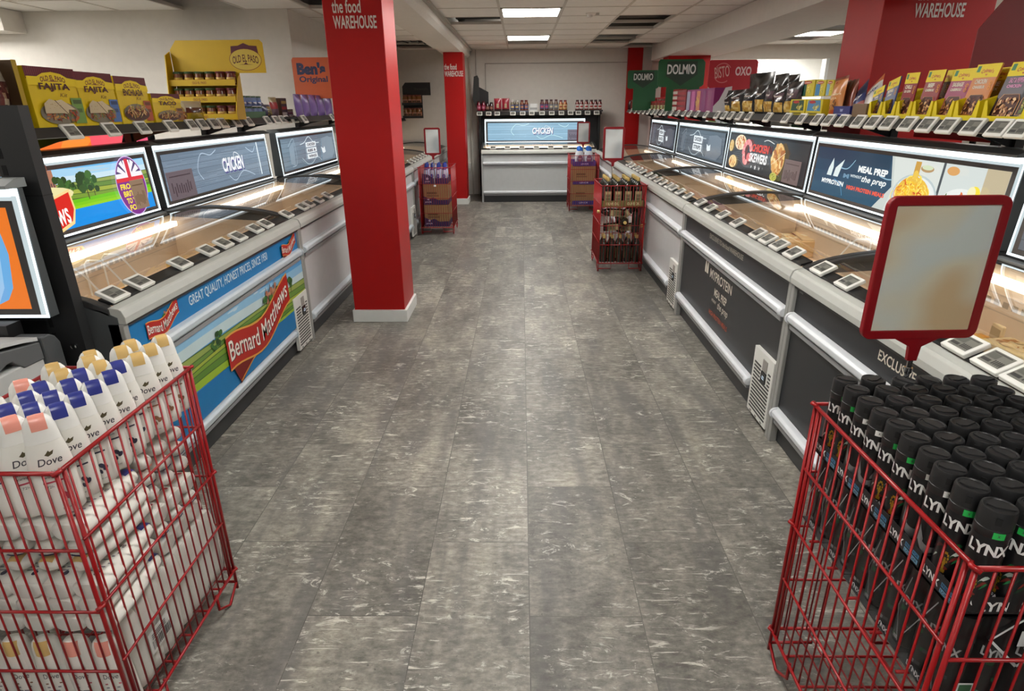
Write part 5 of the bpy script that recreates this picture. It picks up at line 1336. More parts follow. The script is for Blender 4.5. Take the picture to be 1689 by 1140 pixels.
pack('film wrapped pack with bottle ends facing the aisle, upper far layer', -1.315, -0.958, 1.312, 1.572, 0.520, 0.682, far)
far = []
for j in range(3):
    for k in range(3): far.append((('pink', 'navy', 'navy')[k], (-0.972 if k != 1 else -1.20, 1.352+0.075*j, 0.482-0.048*k), (-HP if k != 1 else HP, 0, HP)))
pack('film wrapped pack with bottle ends facing the aisle, middle far layer', -1.315, -0.958, 1.312, 1.572, 0.360, 0.516, far)
up = []
for i in range(5): up.append((('gold', 'gold', 'gold', 'pink', 'pink')[i], (-1.275+0.072*i, 1.085, 0.118), (0.06, 0, 0.15)))
for j in range(9): up.append(('navy', (-0.99, 1.14+0.05*j, 0.118), (0, -0.03, -HP-0.35)))
pack('film wrapped pack of upright bottles filling the bottom of the basket', -1.318, -0.955, 1.055, 1.572, 0.105, 0.356, up, (-0.10, 0.11))

# ---- olive oil bottles
OD = P(28, 30, 20, 0.15); OG = P(206, 178, 110, 0.35, 0.3); OLB = P(132, 126, 92, 0.5)
def olive_proto(label, loc):
    t = thing('oil_bottle', label, 'bottle', loc, 0, 'olive oil bottles in the tray')
    g = G(); g.lathe([(0.033, 0), (0.0365, 0.004), (0.0365, 0.145), (0.034, 0.17), (0.024, 0.195), (0.013, 0.212), (0.012, 0.228)], OD, 16, pw=3.0); g.build('glass_body', t, smooth=0.7)
    g = G(); g.lathe([(0.0135, 0.222), (0.0145, 0.225), (0.0145, 0.25), (0.013, 0.253)], OG, 14); g.build('cap', t, smooth=0.7)
    g = G(); g.box(-0.030, 0.030, -0.0378, -0.0360, 0.035, 0.135, OLB)
    a = Art(g, (0, -0.0378, 0), (1, 0, 0), (0, 0, 1)); a.rect(-0.022, 0.022, 0.11, 0.13, (176, 164, 120)); a.text('OLIO', 0, 0.085, 0.016, (36, 38, 26), w=0.036, bold=0.03); a.rect(-0.018, 0.018, 0.055, 0.075, (90, 92, 60)); a.rect(-0.015, 0.015, 0.042, 0.047, (60, 62, 44))
    g.build('label', t)
    return t
op = None
for j in range(5):
    for i in range(4):
        x = 0.797+0.092*i; y = 5.775+0.078*j
        lb = 'gold capped oil bottle in the tray, %s from the left, %s row' % (ORD[i], ORD[j])
        if op is None: op = olive_proto(lb, (x, y, 0.628))
        else: dup(op, (x, y, 0.628), 0, lb)
def card_tray(name, label, x0, x1, y0, y1, z0, z1, c, art=None, group='card trays in the wire baskets', th=0.003):
    t = thing(name, label, 'card tray', ((x0+x1)/2, y0, z0), 0, group)
    a_, d_, h_ = (x1-x0)/2, y1-y0, z1-z0; m = P(*c, rough=0.6)
    g = G(); g.box(-a_, a_, 0, d_, 0, th, m)
    for q in ((-a_, -a_+th, 0, d_), (a_-th, a_, 0, d_), (-a_, a_, 0, th), (-a_, a_, d_-th, d_)): g.box(*q, 0, h_, m)
    g.build('tray', t)
    if art: g = G(); art(Art(g, (0, 0, 0), (1, 0, 0), (0, 0, 1)), a_, h_); g.build('print', t)
    return t
def oil_print(a, w_, h_):
    for s in (-0.5, 0.5): a.rect(w_*(s-0.42), w_*(s+0.42), h_*0.1, h_*0.9, (116, 108, 58)); a.text('OLIVE OIL', w_*s, h_*0.3, h_*0.42, (214, 206, 160), w=w_*0.6, bold=0.02)
card_tray('card_tray', 'olive green lettered card tray holding the upper oil bottles', 0.742, 1.13, 5.73, 6.15, 0.622, 0.68, (104, 96, 50), oil_print)
# lower oil bottles: some upright at the bottom, some lying loose in the middle
for i in range(5):
    dup(op, (0.782+0.077*i, 5.770, 0.104), 1.45+0.1*(i % 3), 'dark oil bottle standing at the basket bottom, %s from the left' % ORD[i], 'oil bottles at the basket bottom')
    dup(op, (0.782+0.077*i, 5.850, 0.104), 1.57, 'dark olive oil bottle behind the bottom front row, %s from the left' % ORD[i], 'oil bottles at the basket bottom')
for k, (x, z, b, rz_) in enumerate(((0.86, 0.565, -1.5, 0), (0.85, 0.50, -1.5, 0), (0.87, 0.435, 1.5, 0), (0.97, 0.555, 0.85, 0), (1.0, 0.49, 0.9, 0), (0.99, 0.43, 1.5, 0), (1.08, 0.40, 0.1, 0), (0.94, 0.40, -0.15, 0))):
    dup(op, (x-0.10*math.sin(b), 5.775+0.004*(k % 2), z-0.10*math.cos(b) if k < 6 else z-0.02), 0, 'dark oil bottle with beige label lying loose in the basket, %s of eight' % ORD[k], 'loose oil bottles in the middle of the basket', rot=(0, b, 1.5 if k in (1, 4, 6) else 0))
# ---- cartons and bottles of the two far baskets
def carton(label, x0, x1, y0, y1, z0, z1, band, word, style):
    t = thing('cardboard_carton', label, 'carton', ((x0+x1)/2, y0, z0), 0, 'cartons in the far baskets')
    a_, d_, h_ = (x1-x0)/2, y1-y0, z1-z0
    g = G(); g.box(-a_, a_, 0, d_, 0, h_, P(156, 122, 82, 0.7)); g.build('carton', t, bev=0.004)
    g = G(); a = Art(g, (0, -0.0004, 0), (1, 0, 0), (0, 0, 1)); a.rect(-a_*0.7, a_*0.1, h_*0.52, h_*0.62, (110, 82, 52)); a.rect(-a_*0.7, a_*0.25, h_*0.4, h_*0.47, (120, 90, 58))
    if style == 0:
        a.poly([(-a_, 0), (a_, 0), (a_, h_*0.24), (a_*0.2, h_*0.22), (-a_*0.2, h_*0.36), (-a_*0.5, h_*0.3), (-a_, h_*0.42)], band); a.text(word, -a_*0.62, h_*0.08, h_*0.1, (200, 186, 214), w=a_*0.5, bold=0.02)
        a.ell(-a_*0.6, h_*0.27, a_*0.09, h_*0.05, (196, 180, 206))
    else: a.rect(-a_, a_, 0, h_*0.2, band); a.text(word, 0, h_*0.06, h_*0.08, (196, 186, 226), w=a_*0.8, bold=0.02)
    a = Art(g, (a_+0.0004, 0, 0), (0, 1, 0), (0, 0, 1)); a.rect(0, d_, 0, h_*0.24, band)
    g.build('print', t)
PUR = (54, 36, 84)
carton('upper cardboard carton with dark purple band under the purple bottles', -1.205, -0.90, 7.645, 8.10, 0.372, 0.618, PUR, 'purple', 0)
carton('lower cardboard carton with dark purple band at the basket bottom', -1.205, -0.90, 7.645, 8.10, 0.106, 0.368, PUR, 'purple', 0)
VIO = (62, 48, 128)
carton('upper cardboard carton with violet band under the blue capped bottles', 0.765, 1.10, 9.36, 9.82, 0.402, 0.66, VIO, 'LENOR', 1)
carton('lower cardboard carton with violet band at the bottom of the far right basket', 0.765, 1.10, 9.36, 9.82, 0.106, 0.398, VIO, 'LENOR', 1)
def pprint_(a, w_, h_): a.poly([(-w_, 0), (w_, 0), (w_, h_), (-w_*0.2, h_), (-w_*0.5, h_*1.6), (-w_, h_*1.8)], PUR); a.text('purple', -w_*0.6, h_*0.25, h_*0.3, (200, 186, 214), w=w_*0.4, bold=0.02); a.ell(-w_*0.6, h_*0.9, w_*0.1, h_*0.22, (196, 180, 206))
card_tray('card_tray', 'dark purple card tray holding the purple bottles', -1.205, -0.90, 7.645, 8.10, 0.622, 0.69, PUR, pprint_)
card_tray('card_tray', 'violet card tray holding the blue capped bottles', 0.765, 1.10, 9.36, 9.82, 0.664, 0.73, VIO, lambda a, w_, h_: a.text('LENOR', 0, h_*0.3, h_*0.35, (190, 180, 226), w=w_*0.7, bold=0.02))
pp = None
for j in range(3):
    for i in range(4):
        lb = 'blue capped purple cleaner bottle, %s from the left in the %s row' % (ORD[i], ORD[j])
        loc = (-1.163+0.074*i, 7.695+0.08*j, 0.627)
        if pp is None:
            pp = thing('cleaner_bottle', lb, 'bottle', loc, 0, 'purple bottles in the tray')
            g = G(); g.lathe([(0.028, 0), (0.031, 0.005), (0.031, 0.12), (0.024, 0.155), (0.013, 0.175)], P(178, 178, 206, 0.3), 14, mf=lambda i: P(104, 62, 128, 0.3) if i == 3 else P(186, 188, 210, 0.3)); g.build('bottle_body', pp, smooth=0.7)
            g = G(); a = Art(g, (0, -0.0318, 0), (1, 0, 0), (0, 0, 1)); a.ell(0, 0.085, 0.018, 0.025, (64, 56, 140)); a.rect(-0.016, 0.016, 0.04, 0.055, (150, 70, 130)); a.text('purple', 0, 0.08, 0.01, (220, 220, 236), w=0.03); g.build('label', pp)
            g = G(); g.lathe([(0.014, 0.170), (0.018, 0.173), (0.018, 0.178)], P(196, 80, 130, 0.35), 14); g.build('collar', pp, smooth=0.7)
            g = G(); g.lathe([(0.016, 0.178), (0.017, 0.20), (0.012, 0.222), (0.006, 0.236)], P(40, 60, 150, 0.3), 14); g.build('cap', pp, smooth=0.7)
        else: dup(pp, loc, 0, lb)
lp = None
for j in range(2):
    for i in range(2):
        lb = 'white softener bottle with bright blue cap, %s in the %s row' % (('left', 'right')[i], ('front', 'back')[j])
        loc = (0.865+0.135*i, 9.44+0.15*j, 0.669)
        if lp is None:
            lp = thing('softener_bottle', lb, 'bottle', loc, 0, 'blue capped bottles in the tray')
            g = G(); g.lathe([(0.055, 0), (0.06, 0.008), (0.06, 0.12), (0.053, 0.17), (0.036, 0.205)], P(214, 220, 226, 0.3), 18, 1, 0.7, pw=2.4); g.build('bottle_body', lp, smooth=0.7)
            g = G(); g.lathe([(0.036, 0.205), (0.038, 0.225), (0.033, 0.255), (0.018, 0.266)], P(40, 110, 206, 0.3), 18, 1, 0.7); g.build('cap', lp, smooth=0.7)
            g = G(); a = Art(g, (0, -0.0425, 0), (1, 0, 0), (0, 0, 1)); a.ell(0, 0.09, 0.04, 0.062, (84, 90, 140)); a.ell(0, 0.095, 0.03, 0.048, (150, 90, 110)); a.text('lenor', 0, 0.09, 0.018, (230, 230, 236), w=0.05, bold=0.02); g.build('label', lp)
        else: dup(lp, loc, 0, lb)

# ================================================================== GOODS ON THE SHELVES
ZR = 1.383+0.0425
XF, XFL = 1.835, -2.10           # fronts of the goods on the right and left shelves
def box_item(name, label, cat, loc, rz, w, d, h, base, art, group=None, tilt=0.0, top=None, bev=0.0015, rot=None):
    t = thing(name, label, cat, loc, rot=rot or (tilt, 0, rz), group=group)
    g = G(); g.box(-w/2, w/2, 0, d, 0, h, P(*base, rough=0.4)); g.build('box', t, bev=bev)
    if art: g = G(); art(Art(g, (0, -0.0003, 0), (1, 0, 0), (0, 0, 1)), w, h); g.build('front_print', t)
    return t
class SArt(Art):
    """artwork on a bulging pouch: rectangles are cut fine enough to follow it"""
    def rect(s, x0, x1, y0, y1, m, n=6):
        pts = [(x0+(x1-x0)*i/n, y0+(y1-y0)*j/n) for j in range(n+1) for i in range(n+1)]
        return s.raw(pts, [(j*(n+1)+i, j*(n+1)+i+1, (j+1)*(n+1)+i+1, (j+1)*(n+1)+i) for j in range(n) for i in range(n)], m)
def pouch(name, label, cat, loc, rz, w, h, depth, mf, art=None, group=None, tilt=0.0, seal=0.08, rough=0.3, crumple=0.0, seed=1, roll=0.0):
    """a filled bag: sealed flat at top and bottom, bulging between; mf(u, v) colours it"""
    t = thing(name, label, cat, loc, rot=(tilt, roll, rz), group=group)
    r = random.Random(seed); NX, NY = 9, 12
    ph = [r.uniform(0, 6) for _ in range(6)]
    def bl(u, v):
        k = math.sin(PI*min(max(u, 0), 1))**0.6*math.sin(PI*min(max((v-seal*0.5)/(1-seal*1.2), 0), 1))**0.55
        return depth*0.5*k*(1+crumple*(math.sin(9*u+ph[0]+5*v)+math.sin(13*v+ph[1]-6*u)))
    g = G()
    vs = []
    for s in (-1, 1):
        for j in range(NY+1):
            for i in range(NX+1):
                u, v = i/NX, j/NY
                sq = 1-0.07*math.sin(PI*v)
                vs.append(((u-0.5)*w*sq+crumple*0.02*math.sin(7*v+ph[2])*w, depth*0.5+s*bl(u, v), v*h+crumple*0.02*h*math.sin(8*u+ph[3])*(v > 0.9)))
    N = (NX+1)*(NY+1); fs = {}
    for s in (0, 1):
        for j in range(NY):
            for i in range(NX):
                q = [s*N+j*(NX+1)+i, s*N+j*(NX+1)+i+1, s*N+(j+1)*(NX+1)+i+1, s*N+(j+1)*(NX+1)+i]
                m = mf((i+0.5)/NX, (j+0.5)/NY); m = P(*m, rough=rough) if isinstance(m, tuple) else m
                fs.setdefault(m, []).append(q if s == 0 else q[::-1])
    o0 = len(g.v); g.v += [tuple(p) for p in vs]
    for m, ql in fs.items():
        mi = g.mi(m)
        for q in ql: g.f.append(q); g.m.append(mi)
    g.build('bag', t, smooth=True)
    if art:
        g = G(); a = SArt(g, (0, depth*0.5, 0), (1, 0, 0), (0, 0, 1), warp=lambda x, y: bl(x/w+0.5, y/h)); a.z = 0.002; a.step = 0.0003
        art(a, w, h); g.build('front_print', t)
    return t
def span(x0, x1, yt, yb, X):
    """pixel box on the shelf front -> (middle Y, width, top height) there"""
    a, b = at(x0, yb, 'X', X)[1], at(x1, yb, 'X', X)[1]
    zt = at((x0+x1)/2, yt, 'X', X)[2]
    return (a+b)/2, abs(a-b), zt-ZR
def bands(*bs):
    def f(u, v):
        for top, c in bs:
            if v <= top: return c
        return bs[-1][1]
    return f
def speck(u, v, cs, seed=0):
    return cs[int(abs(math.sin(u*91.7+v*57.3+seed)*9973)) % len(cs)]
# ---- yellow trays of recipe packets
def y_tray(label, x0, x1):
    y, w_, _ = span(x0, x1, 150, 193, XF)
    t = thing('packet_tray', label, 'card tray', (XF, y, ZR), RR, 'yellow packet trays on the right shelf')
    h_ = w_/2-0.004; m = P(226, 204, 16, 0.5)
    g = G()
    q = [(-h_, 0), (h_, 0), (h_, 0.075), (h_-0.012, 0.08), (h_-0.022, 0.05), (h_-0.03, 0.022), (-h_+0.03, 0.022), (-h_+0.022, 0.05), (-h_+0.012, 0.08), (-h_, 0.075)]
    g.prism(q, 'y', -0.002, 0, m)
    for x in (-h_, h_-0.002): g.prism([(0, 0), (0.2, 0), (0.2, 0.14), (0, 0.078)], 'x', x, x+0.002, m)
    g.box(-h_, h_, 0, 0.2, 0, 0.002, m); g.box(-h_, h_, 0.198, 0.2, 0, 0.14, m)
    g.build('tray', t); return w_
def packet(label, px, lean, c, words, img, py0=120, h=0.205, w_=0.125, top=(232, 208, 18), off=0.02, roll=0.0, wc=(236, 228, 210)):
    y = at(px, 188, 'X', XF+off)[1]
    t = thing('recipe_packet', label, 'packet', (XF+off, y, ZR+0.006), rot=(lean, roll, RR), group='recipe packets in the yellow trays')
    g = G()
    g.box(-w_/2, w_/2, 0, 0.008, 0, h, P(*c, rough=0.35)); g.build('sachet', t, bev=0.003)
    g = G(); a = Art(g, (0, -0.0003, 0), (1, 0, 0), (0, 0, 1)); r = random.Random(int(px))
    a.rect(-w_/2, w_/2, h*0.76, h, top); a.text("Colman's", 0.004, h*0.85, h*0.07, (178, 60, 30), w=w_*0.5, bold=0.03, bend=lambda t_: -0.35*t_*t_); a.poly([(-w_*0.03, h*0.82), (w_*0.08, h*0.82), (w_*0.025, h*0.785)], (178, 60, 30)); a.rect(-w_*0.44, -w_*0.30, h*0.86, h*0.97, (60, 130, 90))
    for k, s_ in enumerate(words): a.text(s_, -0.01, h*0.645-h*0.085*k, h*(0.085 if k == 0 else 0.055), wc, w=w_*(0.5 if len(s_) > 5 else 0.36), bold=0.04)
    for k in range(2): a.ell(w_*0.36, h*0.66-h*0.09*k, w_*0.065, h*0.04, (226, 150, 40), n=12); a.ell(w_*0.36, h*0.66-h*0.09*k, w_*0.035, h*0.022, c, n=12)
    q = [(w_*0.36*sx_, z) for sx_, z in ((-1, 0.02), (1, 0.02), (1, h*0.36), (0.75, h*0.45), (-0.75, h*0.45), (-1, h*0.36))]; a.poly(q, (206, 150, 90)); a.poly([(x*0.93, z*0.97+0.002) for x, z in q], (74, 34, 24))
    for k in range(46):
        x, z = r.uniform(-0.31, 0.31)*w_, r.uniform(0.05, 0.40)*h; a.ell(x, z, w_*r.uniform(0.03, 0.075), h*r.uniform(0.015, 0.03), r.choice(img), n=7, rot=r.uniform(0, 3))
    g.build('front_print', t)
BR2 = [(150, 92, 48), (196, 134, 78), (110, 54, 32), (214, 168, 110), (172, 110, 60), (90, 40, 28)]
y_tray('yellow card tray nearest at the right end of the right shelf', 1618, 1695)
y_tray('yellow card tray holding the orange packet', 1571, 1612)
y_tray('yellow card tray holding the purple red packet', 1536, 1570)
y_tray('yellow card tray holding the second dark red packet', 1502, 1535)
y_tray('yellow card tray holding the first dark red packet', 1476, 1501)
y_tray('yellow card tray beside the plain cardboard tray', 1453, 1475)
y_tray('narrow yellow card tray touching the plain cardboard tray', 1430, 1452)
packet('dark purple packet with yellow top and pale chicken picture', 1651, -0.24, (52, 34, 52), ('SALT & PEPPER', 'CHICKEN'), [(214, 168, 120), (230, 190, 140), (176, 122, 80), (146, 90, 60)], w_=0.15, h=0.215, wc=(226, 150, 196))
packet('dark green packet with yellow top at the right picture edge', 1686, -0.24, (38, 48, 30), ('HERB', 'CHICKEN'), [(150, 150, 70), (96, 110, 50), (196, 176, 96)], w_=0.12, h=0.21)
packet('orange packet with yellow top and chicken stew picture', 1596, -0.20, (196, 116, 34), ('CHICKEN', 'CHASSEUR'), BR2, h=0.215, w_=0.14)
packet('purple red packet with yellow top and sausage picture', 1560, -0.22, (150, 36, 84), ('SAUSAGE', 'CASSEROLE'), BR2, h=0.205, w_=0.14)
packet('dark red packet with yellow top and beef picture', 1521, -0.14, (138, 28, 30), ('BEEF', 'CASSEROLE'), BR2[2:], h=0.205, w_=0.125)
packet('dark red packet with yellow top and minced chilli picture', 1488, -0.08, (140, 26, 36), ('CHILLI', 'con carne'), BR2[2:], h=0.20, w_=0.105)
packet('dark blue packet with yellow top leaning beside the chilli packet', 1460, -0.22, (34, 48, 104), ('PEPPER', 'STEAK'), BR2, h=0.19, w_=0.10, roll=-0.25)
packet('dark blue packet leaning lower in the narrow yellow tray', 1440, -0.22, (30, 40, 84), ('TUNA', 'BAKE'), BR2, h=0.15, w_=0.10, roll=-0.30)
packet('mustard yellow packet standing behind the orange packet', 1622, -0.20, (176, 140, 26), ('PIE', 'MIX'), BR2, h=0.20, w_=0.13, off=0.07)
packet('yellow topped packet standing behind the beef packet', 1536, -0.14, (110, 80, 30), ('STEW', 'MIX'), BR2, h=0.205, w_=0.12, off=0.09)
# ---- pouches and boxes further along the right shelf
def word(s_, y, hgt, c, wd, b=0.03, sh=0.0): return lambda a, w, h: a.text(s_, 0, h*y, h*hgt, c, w=w*wd, bold=b, shear=sh)
def multi(*fs): return lambda a, w, h: [f(a, w, h) for f in fs]
def rp(nm, lb, ct, x0, x1, yt, depth, mf, art=None, tilt=-0.12, off=0.0, wadd=0.0, yb=190, **k):
    y, w_, h_ = span(x0, x1, yt, yb, XF+off)
    return pouch(nm, lb, ct, (XF+off, y, ZR), RR, w_+wadd, h_, depth, mf, art, tilt=tilt, **k)
rp('food_pouch', 'tall white and orange pouch with blue script leaning on the right shelf', 'pouch', 1412, 1440, 121, 0.05, bands((0.14, (190, 186, 180)), (0.84, (206, 202, 196)), (1.0, (190, 96, 40))), multi(word('Smoky', 0.60, 0.13, (40, 54, 110), 0.8, 0.02, 0.3), lambda a, w, h: a.dish(random.Random(2), 0.05*w, 0.25*h, 0.3*w, 0.14*h, 14, [(60, 90, 140), (214, 206, 190), (90, 60, 50)], 0.3)), tilt=-0.28, roll=-0.55, off=0.03)
rp('food_pouch', 'blue and red pouch with white word leaning behind the small blue box', 'pouch', 1392, 1416, 130, 0.05, bands((0.3, (150, 54, 44)), (0.62, (34, 46, 100)), (1.0, (30, 36, 70))), multi(word('Saucy', 0.44, 0.13, (226, 226, 230), 0.8, 0.04, 0.2)), tilt=-0.28, roll=-0.55, off=0.05)
rp('food_pouch', 'orange pouch with pale lettering beside the yellow soup packets', 'pouch', 1357, 1378, 126, 0.06, bands((0.18, (196, 80, 32)), (0.92, (196, 126, 60)), (1.0, (120, 50, 30))), multi(word('Batchelors', 0.52, 0.06, (236, 214, 170), 0.8, 0.03), word('PASTA', 0.42, 0.05, (236, 214, 170), 0.5, 0.03), lambda a, w, h: a.dish(random.Random(4), 0.08*w, 0.28*h, 0.28*w, 0.10*h, 16, [(206, 150, 70), (96, 60, 34), (226, 190, 120)], 0.3), lambda a, w, h: a.ell(0, 0.84*h, 0.07*w, 0.03*h, (170, 60, 30))), tilt=-0.10, roll=-0.10)
for k, (x0, x1, c) in enumerate(((1379, 1387, (120, 76, 44)), (1386, 1393, (96, 54, 36)), (1391, 1399, (126, 60, 40)))):
    rp('food_pouch', ('light brown', 'dark brown', 'red brown')[k]+' pouch seen edge on behind the small blue box', 'pouch', x0, x1, 130-k, 0.035, bands((1.0, c)), None, tilt=-0.16, roll=-0.22, off=0.05)
y, w_, h_ = span(1376, 1403, 175, 191, XF)
box_item('sauce_box', 'small dark blue box with white lettering on the right shelf', 'box', (XF-0.01, y, ZR), RR, w_, 0.09, h_, (32, 40, 108), multi(word('W', 0.45, 0.3, (190, 196, 226), 0.2, 0.05), word('Homepride', 0.2, 0.12, (190, 196, 226), 0.7, 0.03)))
y, w_, h_ = span(1406, 1429, 171, 192, XF)
box_item('card_tray', 'plain brown cardboard tray between the blue box and yellow trays', 'card tray', (XF-0.008, y, ZR), RR, w_, 0.14, h_, (120, 96, 70), None)
for k, (x0, x1, c, nm) in enumerate(((1312, 1336, (24, 84, 66), 'green'), (1338, 1354, (60, 130, 180), 'sky blue'), (1356, 1367, (120, 160, 190), 'pale blue'))):
    y, w_, h_ = span(x0, x1, 133, 188, XF+0.05)
    box_item('soup_packet', 'yellow and %s soup packet in the upper row on the right shelf' % nm, 'packet', (XF+0.05, y, ZR+0.115), RR, w_, 0.05, h_-0.115, (206, 190, 50), lambda a, w, h, c=c: (a.rect(-w*0.46, w*0.0, h*0.04, h*0.78, c), a.dish(random.Random(6), w*0.24, h*0.42, w*0.2, h*0.26, 12, [(214, 200, 80), (150, 160, 60), (236, 226, 150)], 0.3), a.ell(0, h*0.85, w*0.34, h*0.1, (170, 36, 30)), a.text('Batchelors', 0, h*0.81, h*0.08, (240, 230, 200), w=w*0.5, bold=0.03)), 'soup packets on the right shelf')
for k, (x0, x1, c, nm) in enumerate(((1302, 1327, (30, 70, 50), 'green'), (1328, 1355, (70, 130, 176), 'blue'))):
    y, w_, h_ = span(x0, x1, 164, 190, XF)
    box_item('soup_tray', 'yellow soup tray with %s pictures, lower row on the right shelf' % nm, 'card tray', (XF-0.004, y, ZR), RR, w_*0.98, 0.12, h_, (204, 186, 30), lambda a, w, h, c=c: (a.poly([(-w*0.42, h*0.3), (w*0.42, h*0.3), (w*0.38, h*0.94), (-w*0.38, h*0.94)], c), a.dish(random.Random(5), w*0.12, h*0.55, w*0.22, h*0.2, 14, [(214, 200, 80), (176, 170, 60), (236, 226, 150)], 0.3), a.ell(-w*0.1, h*0.84, w*0.2, h*0.09, (170, 36, 30)), a.rect(-w*0.3, w*0.3, h*0.08, h*0.2, (120, 110, 20))))
PAS = [(190, 150, 62), (206, 170, 84), (170, 126, 48), (214, 184, 110)]
def pasta_bag(lb, x0, x1, yt, win=0.42, seed=1, off=0.0, tilt=-0.05):
    def mf(u, v): return speck(u, v, PAS, seed) if 0.05 < v < win and 0.06 < u < 0.94 else ((78, 58, 66) if win+0.06 < v < win+0.26 and 0.2 < u < 0.85 and seed % 2 == 0 else (24, 22, 24))
    rp('pasta_bag', lb, 'pasta bag', x0, x1, yt, 0.07, mf, multi(word('Pasta', win+0.14, 0.07, (206, 190, 180), 0.5, 0.02, 0.2)), tilt=tilt, rough=0.22, crumple=0.16, seed=seed, off=off, yb=187, group='black topped pasta bags')
pasta_bag('black topped pasta bag next to the yellow soup trays', 1283, 1308, 135, 0.45, 2)
pasta_bag('black topped bag of pale pasta, second from the yellow soup trays', 1266, 1285, 141, 0.45, 4)
pasta_bag('black topped bag of pasta, third from the yellow soup trays', 1251, 1268, 138, 0.45, 6)
pasta_bag('black topped bag of tube pasta, fourth from the yellow soup trays', 1236, 1253, 141, 0.52, 3)
pasta_bag('black topped bag of shell pasta beside the small far bag', 1216, 1237, 146, 0.52, 5)
pasta_bag('small black topped pasta bag nearest the pink display box', 1197, 1217, 148, 0.48, 7)
pasta_bag('dark grey pasta bag standing by the white flap', 1189, 1199, 149, 0.3, 9)
for k, (x0, x1, yt, nm) in enumerate(((1222, 1262, 121, 'broad'), (1262, 1284, 123, 'middle'), (1282, 1301, 124, 'small'))):
    rp('pasta_bag', '%s black bag top standing behind the pasta bags' % nm, 'pasta bag', x0, x1, yt, 0.08, bands((1.0, (20, 19, 20))), None, tilt=0.0, rough=0.2, crumple=0.2, seed=20+k, off=0.13)
y, w_, h_ = span(1129, 1178, 147, 184, XF)
t = box_item('display_box', 'magenta display box with a white curved side flap', 'display box', (XF, y, ZR), RR, w_*0.9, 0.12, h_, (126, 34, 96), lambda a, w, h: ([a.rect(-w*0.5+w*0.2*k, -w*0.5+w*0.2*k+w*0.13, h*0.06, h*0.92, c) for k, c in enumerate(((150, 150, 170), (176, 90, 140), (190, 120, 90), (120, 50, 100), (140, 70, 110)))], a.dish(random.Random(9), -w*0.05, h*0.45, w*0.07, h*0.3, 12, [(200, 170, 80), (150, 110, 50)], 0.3)))
g = G(); g.prism([(0, 0), (0.16, 0), (0.16, h_*1.05), (0.10, h_*1.0), (0.05, h_*0.5), (0.0, h_*0.25)], 'x', w_*0.45+0.003, w_*0.45+0.006, P(214, 214, 214, 0.5)); g.build('side_flap', t)
for k, (x0, x1, yt, c, nm) in enumerate(((1114, 1130, 149, (120, 24, 34), 'red'), (1105, 1116, 148, (150, 40, 44), 'red and white striped'), (1097, 1107, 160, (190, 176, 160), 'pale'))):
    y, w_, h_ = span(x0, x1, yt, 184, XF)
    box_item('stuffing_box', 'stack of %s small boxes beside the magenta display box' % nm, 'box', (XF, y, ZR), RR, w_*0.96, 0.10, h_, c, lambda a, w, h, k=k: [a.rect(-w*0.44, w*0.44, h*(0.06+0.24*j), h*(0.20+0.24*j), ((150, 34, 40), (200, 190, 180), (160, 50, 44))[k]) for j in range(4)])
jar0 = None
def jar(name, label, cat, loc, rz, r, h, body, lidc, lab, group=None, neck=0.6, sq=2.0):
    t = thing(name, label, cat, loc, rz, group)
    g = G(); g.lathe([(r*0.92, 0), (r, h*0.03), (r, h*0.62), (r*neck, h*0.80), (r*neck, h*0.86)], P(*body, rough=0.15), 14, pw=sq); g.build('jar', t, smooth=0.7)
    g = G(); g.lathe([(r*neck*1.06, h*0.84), (r*neck*1.1, h*0.86), (r*neck*1.1, h*0.99), (r*neck, h)], P(*lidc, rough=0.35), 14); g.build('lid', t, smooth=0.7)
    if lab:
        g = G(); cyl_patch(g, r*1.012, -1.2, 1.2, h*0.12, h*0.55, P(*lab[0], rough=0.5), 10); cyl_patch(g, r*1.02, -0.7, 0.7, h*0.24, h*0.42, P(*lab[1], rough=0.5), 6); g.build('label', t)
    return t
# far end of the right shelf: jars in a low tray, tins beyond
k = 0
for row in range(2):
    for i in range(9):
        x = 1052+5.3*i; y = at(x, 185, 'X', XF+0.02)[1]
        lb = 'small red lidded jar, %s row of the far tray, %s from far end' % (('front', 'back')[row], ORD[i])
        loc = (XF+0.05+0.09*row, y, ZR+0.004+0.05*row)
        if jar0 is None: jar0 = jar('sauce_jar', lb, 'jar', loc, RR, 0.036, 0.115, (120, 44, 30), (170, 34, 36), ((176, 170, 120), (110, 120, 60)), 'red lidded jars at the far end of the right shelf', 0.85)
        else: dup(jar0, loc, RR, lb)
for i, (x, c) in enumerate(((1036, (60, 30, 30)), (1041, (110, 40, 36)), (1047, (196, 186, 176)))):
    y = at(x, 185, 'X', XF+0.02)[1]
    jar('sauce_jar', 'jar with %s body at the very far end of the right shelf' % ('dark', 'reddish', 'whitish')[i], 'jar', (XF+0.05, y, ZR), RR, 0.045, 0.15, c, (90, 40, 40), None, None, 0.8)
